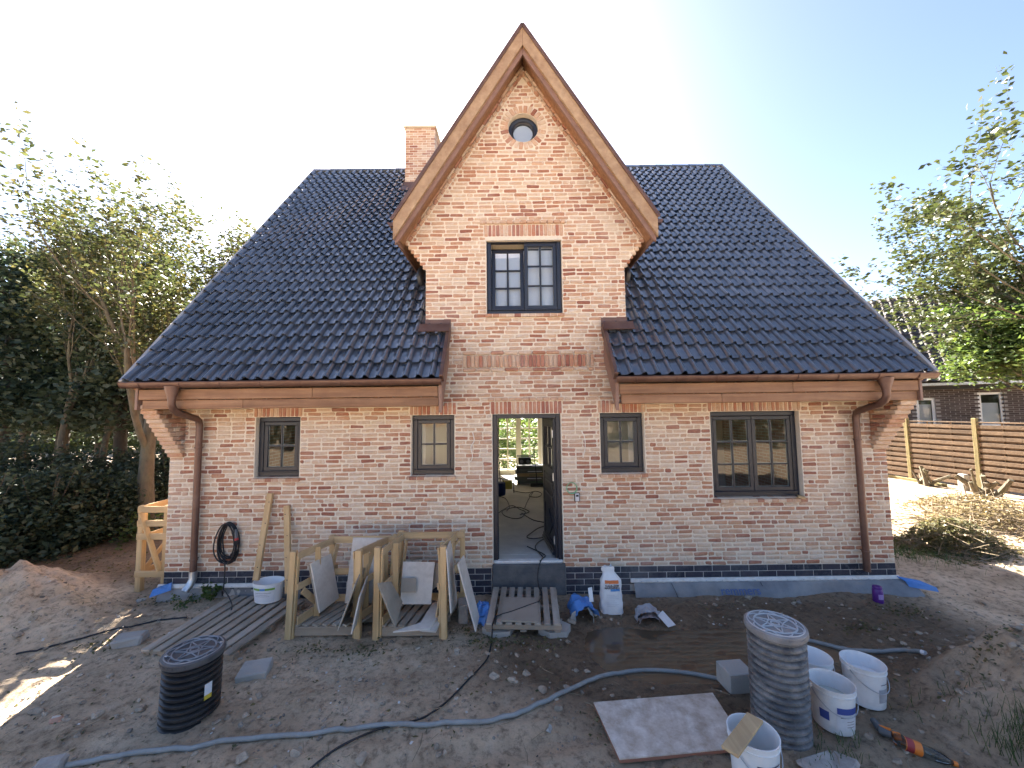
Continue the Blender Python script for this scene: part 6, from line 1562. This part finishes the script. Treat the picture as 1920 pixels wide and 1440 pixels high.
# sunlit growth far behind, one mass
rng = np.random.default_rng(5); n = 26000
P = np.stack([rng.uniform(-46, -8, n), rng.uniform(17, 24, n), np.zeros(n)], 1); P[:, 2] = rng.beta(1.2, 1.6, n) * (4.2 + 1.6 * np.sin(P[:, 0] * .7) + .8 * np.sin(P[:, 0] * 1.9))
V, F = leaves_np(P, .42, rng, .6); o = mesh_np('far_wood', V, F, M['leafB'], None, (0, 0, 0)); tag(o, 'sunlit wood far behind the left garden', 'wood', kind='stuff')
n = 30000; P = np.stack([rng.uniform(-7, 60, n), rng.uniform(19, 26, n), np.zeros(n)], 1); P[:, 2] = rng.beta(1.2, 1.6, n) * (3.0 + .8 * np.sin(P[:, 0] * .6))
V, F = leaves_np(P, .42, rng, .6); o = mesh_np('far_hedge', V, F, M['leafG'], None, (0, 0, 0)); tag(o, 'green hedge far behind the house', 'hedge', kind='stuff')
# garden plants seen through the rear window
for i, (x, y, rx, rz) in enumerate(((-.6, 11.2, 1.0, 1.9), (1.2, 11.8, 1.1, 2.2))):
    shrub((x, y, .05), rx, rz, 120 + i, ('left garden bush seen through the hall rear window', 'right garden bush seen through the hall rear window')[i], 3500, 'leafG', .13, 'garden_bush', 'bushes behind the house')
# tree at right edge
b = Vector((11.5, 1.6, .15))
rngt = 31
make_tree('leafy_tree', 'broad leaved tree reaching in from the right picture edge', b,
          [((0, 0, -.1), (-.02, 0, 1), 3.7, .17)],
          dict(lv=4, kids=[7, 5, 4, 3], ang=[.75, .6, .6, .7], ratio=.68, taper=.62, wander=.17, up=[.05, .06, .05, .02, .0], leaves=36, leaflv=1, thin=.5, lspread=.085, **{'from': [.35, .3, .3, .3]}, bias=(-.30, -.05, .12)), .12, M['leafB'], M['bark'], 12)
make_tree('hazel_bush', 'dense bright green hazel in front of neighbour roof', Vector((11.6, 2.4, .15)),
          [((0, 0, -.1), (-.08, 0, 1), 3.2, .08), ((.4, .1, -.1), (.1, .05, 1), 3.1, .08), ((.2, -.3, -.1), (-.2, -.05, 1), 3.3, .07), ((.8, 0, -.1), (.2, -.1, 1), 3.2, .07)],
          dict(lv=3, kids=[6, 5, 4], ang=[.6, .7, .7], ratio=.46, taper=.6, wander=.18, up=[.05, .05, .0], leaves=55, lspread=.11, **{'from': [.7, .3, .3]}, bias=(-.12, -.05, .1)), .11, M['leafG'], M['bark'], 17)

# ------------------------------------------------------------------ fence at right
fd = Vector((.12, -.99, 0)).normalized(); fp = Vector((12.44, 6.98, 0)); FZ = .12
fence = thing('wooden_fence', fp + Vector((0, 0, FZ)), 'brown slatted panel fence along the right plot boundary', 'fence'); o = fence.location.copy()
fn = Vector((fd.y, -fd.x, 0)); fn = -fn if fn.x > 0 else fn           # toward the camera
PWID = 1.66
for k in range(-3, 5):
    a = fp + fd * (PWID * k); q = MB(); tl_ = random.uniform(-.03, .03)
    q.beam(a + Vector((0, 0, FZ - .2)), a + fd * tl_ + Vector((0, 0, FZ + 2.02)), .10, .10, up=(fn.x, fn.y, 0), ch=.008); q.build('post', M['fencepost'], fence, o)
    if k == 4: break
    ns = 11
    for r in range(ns * 2 - 1):
        z = FZ + .10 + 1.76 * (r + 1) / (2 * ns); off = fn * (.028 if r % 2 == 0 else -.03)
        q = MB(); q.beam(a + fd * .05 + off + Vector((0, 0, z)), a + fd * (PWID - .05) + off + Vector((0, 0, z + random.uniform(-.006, .006))), .016, 1.76 / ns * .60, ch=.003); q.build('slat', M['fence'], fence, o)
    q = MB(); q.beam(a + fd * .05 + Vector((0, 0, FZ + 1.90)), a + fd * (PWID - .05) + Vector((0, 0, FZ + 1.90)), .075, .03, ch=.004); q.build('cap_rail', M['fence'], fence, o)
    for v in (.33, .67):
        q = MB(); q.beam(a + fd * PWID * v - fn * .0 + Vector((0, 0, FZ + .08)), a + fd * PWID * v - fn * .0 + Vector((0, 0, FZ + 1.88)), .03, .04, up=(fn.x, fn.y, 0)); q.build('batten', M['fence'], fence, o)
# low old concrete posts and kerb board before it
for i, (px, w_) in enumerate(((1668, .17), (1811, .17))):
    a = fp + fd * (PWID * (-.35 + 1.35 * i)) + fn * .55; q = MB(); q.beam(a + Vector((0, 0, 0)), a + Vector((.02, 0, .62)), w_, w_, up=(fn.x, fn.y, 0), ch=.02); solo(q, 'concrete_post', M['concrete'], ('short concrete post next to house corner by fence', 'short concrete post under the middle fence post')[i], 'post', 'short concrete posts by the fence')
q = MB(); a = fp + fd * (PWID * -.3) + fn * .5; q.beam(a + Vector((0, 0, .2)), a + fd * 1.75 + Vector((0, 0, .17)), .05, .2, ch=.01); solo(q, 'kerb_board', M['fencepost'], 'old board between the short concrete posts', 'board')
# stumps
def stump(pos, lab, seed, n=7, s=1.0):
    rng = np.random.default_rng(seed); T = MB()
    for k in range(n):
        d = Vector((rng.normal() * .5, rng.normal() * .4, 1)).normalized(); L = rng.uniform(.25, .55) * s; r = rng.uniform(.02, .05) * s
        p0 = Vector(pos) + Vector((rng.normal() * .10 * s, rng.normal() * .08 * s, -.05)); T.tube([p0, p0 + d * L * .5 + Vector((rng.normal() * .03, 0, 0)), p0 + d * L], [r * 1.2, r, r * .8], 7)
    solo(T, 'tree_stump', M['bark'], lab, 'stump', 'cut stumps by the fence', smooth=50)
a = fp + fd * (PWID * .55) + fn * .75; stump((a.x, a.y, .2), 'spiky cut stump below left fence panel', 3, 9, 1.3)
a = fp + fd * (PWID * 1.4) + fn * .8; stump((a.x, a.y, .2), 'thick twisted stump below middle fence post', 4, 8, 1.4)
# ------------------------------------------------------------------ brush heap (dry branches)
def brush(base, rx, ry, rz, seed, label, nt=260, nl=2600, lm='leafdry'):
    rng = np.random.default_rng(seed); t = thing('brush_heap', base, label, 'brush', 'heaps of cut branches'); T = MB()
    for k in range(nt):
        u = rng.normal(size=2) * .5; p = Vector((base[0] + u[0] * rx, base[1] + u[1] * ry, 0)); p.z = h(p.x, p.y, False) + rz * max(.05, 1 - u[0] ** 2 - u[1] ** 2) * rng.uniform(.1, 1)
        d = Vector((rng.normal(), rng.normal() * .7, rng.normal() * .25)).normalized(); L = rng.uniform(.25, .8); r = rng.uniform(.003, .009)
        T.tube([p - d * L * .5, p + perp(d, rng) * .05, p + d * L * .5], [r, r * .8, r * .4], 4, caps=False)
    T.build('branches', surf('dry_twig', (.16, .12, .075), (.28, .22, .14), 9, .9), t, base)['kind'] = 'stuff'
    u = rng.normal(size=(nl, 2)) * .5; X_ = base[0] + u[:, 0] * rx; Y_ = base[1] + u[:, 1] * ry
    Z_ = np.array([h(x, y, False) for x, y in zip(X_, Y_)]) + rz * np.clip(1 - u[:, 0] ** 2 - u[:, 1] ** 2, .03, 1) * rng.uniform(.05, 1, nl)
    V, F = leaves_np(np.stack([X_, Y_, Z_], 1), .07, rng, .5, .45); mesh_np('dry_leaves', V, F, M[lm], t, base)
M['leafbrush'] = leaf_mat('wilted_leaf', (.07, .075, .03), (.12, .115, .05), (.2, .17, .08), .3)
brush((7.0, 1.1, .15), .8, .5, .48, 1, 'dark wilted brush heap right beside the house', 260, 4200, 'leafbrush')
brush((8.7, 2.0, .25), 1.25, .75, .40, 2, 'pale dry brush heap before the fence', 360, 2600)
brush((10.0, 3.4, .25), 1.5, .6, .3, 3, 'low scatter of dry branches at the foot of fence', 260, 2200)

# ------------------------------------------------------------------ neighbour house
nd_ = Vector((1.12, -.85, 0)).normalized(); fn = Vector((-.85, -1.12, 0)).normalized(); nn = fn
NO = Vector((14.2, 10.6, .1))
nb = thing('neighbour_house', NO, 'dark brown brick neighbour house with grey tiled roof behind fence', 'house'); o = NO
A_, B_ = NO - nd_ * 3.2, NO + nd_ * 9.0
Lw = (B_ - A_).length; EZN = at(1812, 720, NO.y - 1).z
EZN = onplane(1812, 714, NO + Vector((-.85, -1.12, 0)).normalized() * .55, Vector((-.85, -1.12, 0)).normalized()).z + .1
back = -fn
def npt(u, v, z): return A_ + nd_ * u + back * v + Vector((0, 0, z))
def nu(px, py): P = onplane(px, py, NO, fn); return (P - A_).dot(nd_), P.z
holes = []
for (xa, xb, yt, yb) in ((1716, 1758, 746, 800), (1832, 1888, 735, 800)):
    u0, zt_ = nu(xa, yt); u1, zb_ = nu(xb, yb); holes.append([u0, u1, zb_, nu((xa + xb) / 2, yt)[1]])
wm = MB(); wall_cells(wm, 0, Lw, -.2, EZN - .1, holes, 0, .3)
wm.v = [tuple(npt(x, y, z - NO.z)) for x, y, z in wm.v]
M['nwall'] = None
nw = wm.build('wall', M['nmortar'], nb, o)
bm_ = MB(); z = .9; r = 0
while z < EZN - .12:
    x = (r % 2) * -.12
    while x < Lw:
        a, b = max(0, x), min(Lw, x + .24)
        if b - a > .03 and not any(hh[0] < (a + b) / 2 < hh[1] and hh[2] < z + .03 < hh[3] for hh in holes):
            c = npt((a + b) / 2, .012, z + .033 - NO.z); bm_.box(c, (b - a - .01, .04, .062), Matrix((nd_, back, Vector((0, 0, 1)))).transposed(), 0, 0, random.random())
        x += .25
    z += .0735; r += 1
ob = bm_.build('brickwork', M['nbrick'], nw, o); ob['kind'] = 'stuff'
for hh in holes:
    f = MB(); fwid = .09
    for (a, b, c, d) in ((hh[0], hh[1], hh[2], hh[2] + fwid), (hh[0], hh[1], hh[3] - fwid, hh[3]), (hh[0], hh[0] + fwid, hh[2] + fwid, hh[3] - fwid), (hh[1] - fwid, hh[1], hh[2] + fwid, hh[3] - fwid)):
        f.box(npt((a + b) / 2, .1, (c + d) / 2 - NO.z), (b - a, .08, d - c), Matrix((nd_, back, Vector((0, 0, 1)))).transposed(), .01)
    wn = f.build('window', M['white_paint'], nb, o)
    q = MB(); q.add([npt(x, .1, z - NO.z) for x, z in ((hh[0] + fwid, hh[2] + fwid), (hh[1] - fwid, hh[2] + fwid), (hh[1] - fwid, hh[3] - fwid), (hh[0] + fwid, hh[3] - fwid))], [(0, 1, 2, 3)]); q.build('pane', M['glass'], wn, o)
    q = MB(); q.box(npt((hh[0] + hh[1]) / 2, .2, hh[2] + .45 - NO.z), (hh[1] - hh[0] - .2, .01, .8), Matrix((nd_, back, Vector((0, 0, 1)))).transposed()); q.build('half_curtain', M['sky_tint_sheet'], wn, o)
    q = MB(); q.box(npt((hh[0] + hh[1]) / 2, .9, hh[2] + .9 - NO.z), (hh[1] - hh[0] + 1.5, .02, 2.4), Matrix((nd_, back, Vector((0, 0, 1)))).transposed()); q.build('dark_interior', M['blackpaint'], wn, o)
NS = math.radians(44); RL = 6.2
def nroof(u, s, n_=0.0): return npt(u, -.55 + s * math.cos(NS), EZN - .1 + s * math.sin(NS) - NO.z) + (Vector((0, 0, 1)) * math.cos(NS) + fn * math.sin(NS)) * n_
q = MB(); q.prism([nroof(-.3, 0, -.06), nroof(Lw, 0, -.06), nroof(Lw, RL, -.06), nroof(-.3, RL, -.06)], back * .05 + Vector((0, 0, -.12))); q.prism([nroof(-.3, RL, -.06), nroof(Lw, RL, -.06), nroof(Lw, RL, -.06) + back * 4.4 + Vector((0, 0, -4.2)), nroof(-.3, RL, -.06) + back * 4.4 + Vector((0, 0, -4.2))], Vector((0, 0, -.12)))
nr_ = q.build('roof', M['nroof'], nb, o)
gv, gf, gt = [], [], []; voff = 0
Xn = np.array(list(nd_)); Un = np.array(list(back * math.cos(NS) + Vector((0, 0, math.sin(NS))))); Nn_ = np.array(list(Vector((0, 0, 1)) * math.cos(NS) + fn * math.sin(NS)))
tw, tl2 = .30, .34; TVn = TV.copy(); TVn[:, 0] *= tw / TW; TVn[:, 1] *= tl2 / TL; TVn[:, 2] *= 1.25
for r in range(int(RL / tl2)):
    for c in range(int((Lw + .3) / tw)):
        p = nroof(-.3 + tw * (c + .5), tl2 * r); gv.append(TVn @ np.stack([Xn, Un, Nn_]) + np.array(p) + Nn_ * random.uniform(0, .01)); gf.append(TF + voff); voff += len(TVn); gt += [random.random()] * len(TVn)
ob = mesh_np('tile_field', np.concatenate(gv), np.concatenate(gf), M['nroof'], nr_, NO, gt, 50); ob['kind'] = 'stuff'
q = MB(); q.beam(nroof(-.3, -.02, -.10), nroof(Lw, -.02, -.10), .12, .10); q.build('gutter', M['galv'], nb, o)
q = MB(); q.beam(nroof(-.3, .1, -.28), nroof(Lw, .1, -.28), .03, .3); q.beam(nroof(-.3, .3, -.45), nroof(Lw, .3, -.45), .5, .04); q.build('fascia', M['blackpaint'], nb, o)
for k in range(3):
    s0 = 1.1 + 1.55 * k; q = MB()
    for du in (0, .34): q.beam(nroof(1.9 + .9 * k + du, s0, .12), nroof(1.9 + .9 * k + du, s0 + 1.2, .12), .035, .035, ch=0)
    for j in range(5): q.beam(nroof(1.9 + .9 * k, s0 + .1 + .25 * j, .13), nroof(2.24 + .9 * k, s0 + .1 + .25 * j, .13), .03, .03, ch=0)
    q.build('roof_ladder', M['galv'], nr_, o)

# ------------------------------------------------------------------ across the plot, behind the viewer: seen in the window glass
q = MB(); n = 40; vv = []; 
for j in range(14):
    for i in range(n):
        a = 2 * math.pi * i / n; r = 1 - j / 13; hh = 1.7 * (1 - r ** 1.5)
        x, y = -4.5 + 4.2 * r * math.cos(a), -15 + 2.6 * r * math.sin(a); vv.append((x, y, .2 + hh * (1 + .25 * noise.noise(Vector((x * .8, y * .8, 2)))) if j else -.1))
q.add(vv, [(j * n + i, j * n + (i + 1) % n, (j + 1) * n + (i + 1) % n, (j + 1) * n + i) for j in range(13) for i in range(n)])
o2 = q.build('sand_heap', surf('sand', (.34, .27, .18), (.46, .38, .27), 3, .95, bump=.5, bscale=12), None, (-4.5, -15, 0), smooth=60); tag(o2, 'sand heap mirrored in the small front windows', 'heap')
t = thing('timber_shed', (-5.2, -20, .2), 'orange timber clad shed mirrored in the front windows', 'shed'); 
shedm = wood('shed_boards', (.40, .22, .10), (.50, .29, .14), 5, 'x')
for k in range(16): q = MB(); q.span(-2.6, 2.6, .0, .03, .19 * k, .19 * k + .18, .004); q.build('plank', shedm, t)
q = MB(); q.span(-2.58, 2.58, -5, -.002, 0, 3.0); q.prism([(-2.9, .4, 2.95), (-2.9, -5.3, 2.95), (-2.9, -2.5, 4.8)], (5.8, 0, 0)); q.build('roof', M['nroof'], t)
for i, (x, y, H, R) in enumerate(((-16, -19, 7.5, 2.6), (-11.5, -23, 8.5, 2.6), (7.0, -17, 8.0, 2.6), (12.5, -18, 7.5, 2.8), (17.5, -20, 9, 3.0), (1.5, -24, 8, 2.4))):
    evergreen((x, y, .2), H, R, 200 + i, ('dark conifer behind the viewer, farthest left', 'dark conifer behind the viewer left of the shed', 'dark conifer behind the viewer right of the shed', 'dark conifer behind the viewer mirrored in the large window', 'dark conifer behind the viewer, farthest right', 'dark conifer behind the viewer straight across from the door')[i], .3, 5000, 'leafD', .3)

# ------------------------------------------------------------------ litter on the ground
def scatter(name, label, n, fn_, m, seed, cat='litter'):
    rng = np.random.default_rng(seed); T = MB(); k = 0; tries = 0
    while k < n and tries < n * 6:
        tries += 1
        x = rng.uniform(-6.5, 6.5); y = -rng.uniform(.15, 3.6)
        if abs(x - CX) > (y - CY) * 1.5: continue
        if puddle(x, y) > .35: continue
        fn_(T, rng, Vector((x, y, h(x, y)))); k += 1
    o = T.build(name, m); tag(o, label, cat, kind='stuff'); return o
def peb(T, rng, p):
    s = rng.choice([.008, .012, .018, .03], p=[.4, .35, .2, .05]); T.box(p + Vector((0, 0, s * .2)), (s * rng.uniform(.8, 1.6), s, s * .8), Matrix.Rotation(rng.uniform(0, 3), 3, 'Z'), s * .25, s * .12, rng.uniform())
scatter('pebbles', 'small pebbles and clods scattered over the soil', 1500, peb, surf('pebble', (.15, .125, .10), (.34, .30, .25), 6, .9, tone=.8), 1)
def clod(T, rng, p):
    s = rng.choice([.03, .045, .07], p=[.6, .3, .1]); T.box(p + Vector((0, 0, s * .05)), (s * rng.uniform(.8, 1.5), s, s * .55), Matrix.Rotation(rng.uniform(0, 3), 3, 'Z') @ Matrix.Rotation(rng.uniform(-.3, .3), 3, 'Y'), s * .22, s * .16, rng.uniform())
scatter('earth_clods', 'dry earth clods lying about on the soil', 420, clod, surf('earth_clod', (.27, .215, .16), (.44, .36, .275), 14, .95, bump=.6, bscale=60, tone=.5), 8)
def chip(T, rng, p):
    s = rng.uniform(.008, .024); T.box(p + Vector((0, 0, .004)), (s, s * rng.uniform(.5, 1), .005), Matrix.Rotation(rng.uniform(0, 3), 3, 'Z') @ Matrix.Rotation(rng.uniform(-.3, .3), 3, 'X'), 0, 0, rng.uniform())
scatter('plaster_chips', 'white plaster chips scattered over the soil', 150, chip, surf('plaster_chip', (.6, .58, .54), (.7, .68, .64), 6, .8), 2)
def twig(T, rng, p):
    d = Vector((rng.normal(), rng.normal(), .05)).normalized(); L = rng.uniform(.05, .28); r = rng.uniform(.0015, .0035); T.tube([p - d * L * .5 + Vector((0, 0, .006)), p + perp(d, rng) * .02 + Vector((0, 0, .012)), p + d * L * .5 + Vector((0, 0, .006))], [r, r, r * .6], 4, caps=False)
scatter('twigs', 'thin dry twigs and straw scattered over the soil', 330, twig, surf('straw', (.20, .15, .09), (.40, .33, .22), 9, .9), 3)
rng = np.random.default_rng(77); Pl = []
def clump(cx_, cy_, rx, ry, n, zz=.02):
    for _ in range(n):
        x, y = cx_ + rng.normal() * rx, cy_ + rng.normal() * ry; Pl.append((x, y, h(x, y) + abs(rng.normal()) * zz + .004))
for px, py, n in ((590, 1222, 60), (690, 1225, 70), (300, 1130, 60), (920, 1205, 110), (1010, 1205, 60), (180, 1215, 60), (1620, 1180, 80), (1700, 1150, 90), (1850, 1230, 60), (1150, 1370, 30), (880, 1190, 50)):
    c = gz(px, py); clump(c.x, c.y, .14, .08, n)
for _ in range(800):
    x, y = rng.uniform(-6.5, 6), -rng.uniform(.1, 3.5)
    if puddle(x, y) < .3: Pl.append((x, y, h(x, y) + .005))
for _ in range(2600):
    x, y = rng.uniform(-10, -5.2), rng.uniform(.2, 4.5); Pl.append((x, y, h(x, y) + .01))
V, F = leaves_np(np.array(Pl), .04, rng, .35); o = mesh_np('leaf_litter', V, F, M['leafbrush']); tag(o, 'dry leaves and weeds lying on the soil', 'litter', kind='stuff')
# weeds by the plinth and right foreground grass
def plant(px, py, label, n, hgt, rad, lm, ls, seed):
    c = gz(px, py); rng = np.random.default_rng(seed); t = thing('weed_plant', c, label, 'plant'); T = MB(); LP = []
    for k in range(n):
        a = rng.uniform(0, 6.28); d = Vector((math.cos(a) * rad, math.sin(a) * rad, hgt * rng.uniform(.5, 1))); P = [c, c + d * .5 + Vector((0, 0, hgt * .15)), c + d]; T.tube(P, [.004, .003, .001], 4, caps=False)
        for q_ in range(9): LP.append(tuple(c + d * rng.uniform(.3, 1) + Vector(rng.normal(size=3)) * .025))
    T.build('stem', M['leafG'], t, c); V, F = leaves_np(np.array(LP), ls, rng, .5, .6); mesh_np('leaves', V, F, M[lm], t, c)
plant(395, 1128, 'green nettle growing at the plinth left of slatted panel', 12, .26, .13, 'leafG', .065, 1)
plant(345, 1135, 'low green weeds at the plinth near the left corner', 10, .12, .2, 'leafG', .045, 2)
def grass(px, py, label, n, hgt, spread, seed):
    c = gz(px, py); rng = np.random.default_rng(seed); V, F = [], []
    for k in range(n):
        x, y = c.x + rng.normal() * spread, c.y + rng.normal() * spread * .7; z = h(x, y); a = rng.uniform(0, 6.28); L = hgt * rng.uniform(.4, 1); dx, dy = math.cos(a) * L * .5, math.sin(a) * L * .5; w_ = .003
        i = len(V); V += [(x - w_, y, z), (x + w_, y, z), (x + dx * .4 + w_ * .7, y + dy * .4, z + L * .7), (x + dx * .4 - w_ * .7, y + dy * .4, z + L * .7), (x + dx, y + dy, z + L * .85), (x + dx + .0006, y + dy, z + L * .85)]
        F += [(i, i + 1, i + 2, i + 3), (i + 3, i + 2, i + 5, i + 4)]
    o = mesh_np('grass', np.array(V), np.array(F), M['leafG']); tag(o, label, 'grass', kind='stuff')
grass(1915, 1400, 'grass tuft at lower right picture edge', 110, .24, .12, 1)
grass(1560, 1405, 'thin grass around foot of the tall shaft and bucket', 80, .10, .16, 2)
grass(1830, 1320, 'sparse grass on right earth heap', 60, .12, .25, 3)
grass(1700, 1040, 'grass strip along right house wall', 500, .15, .35, 4)
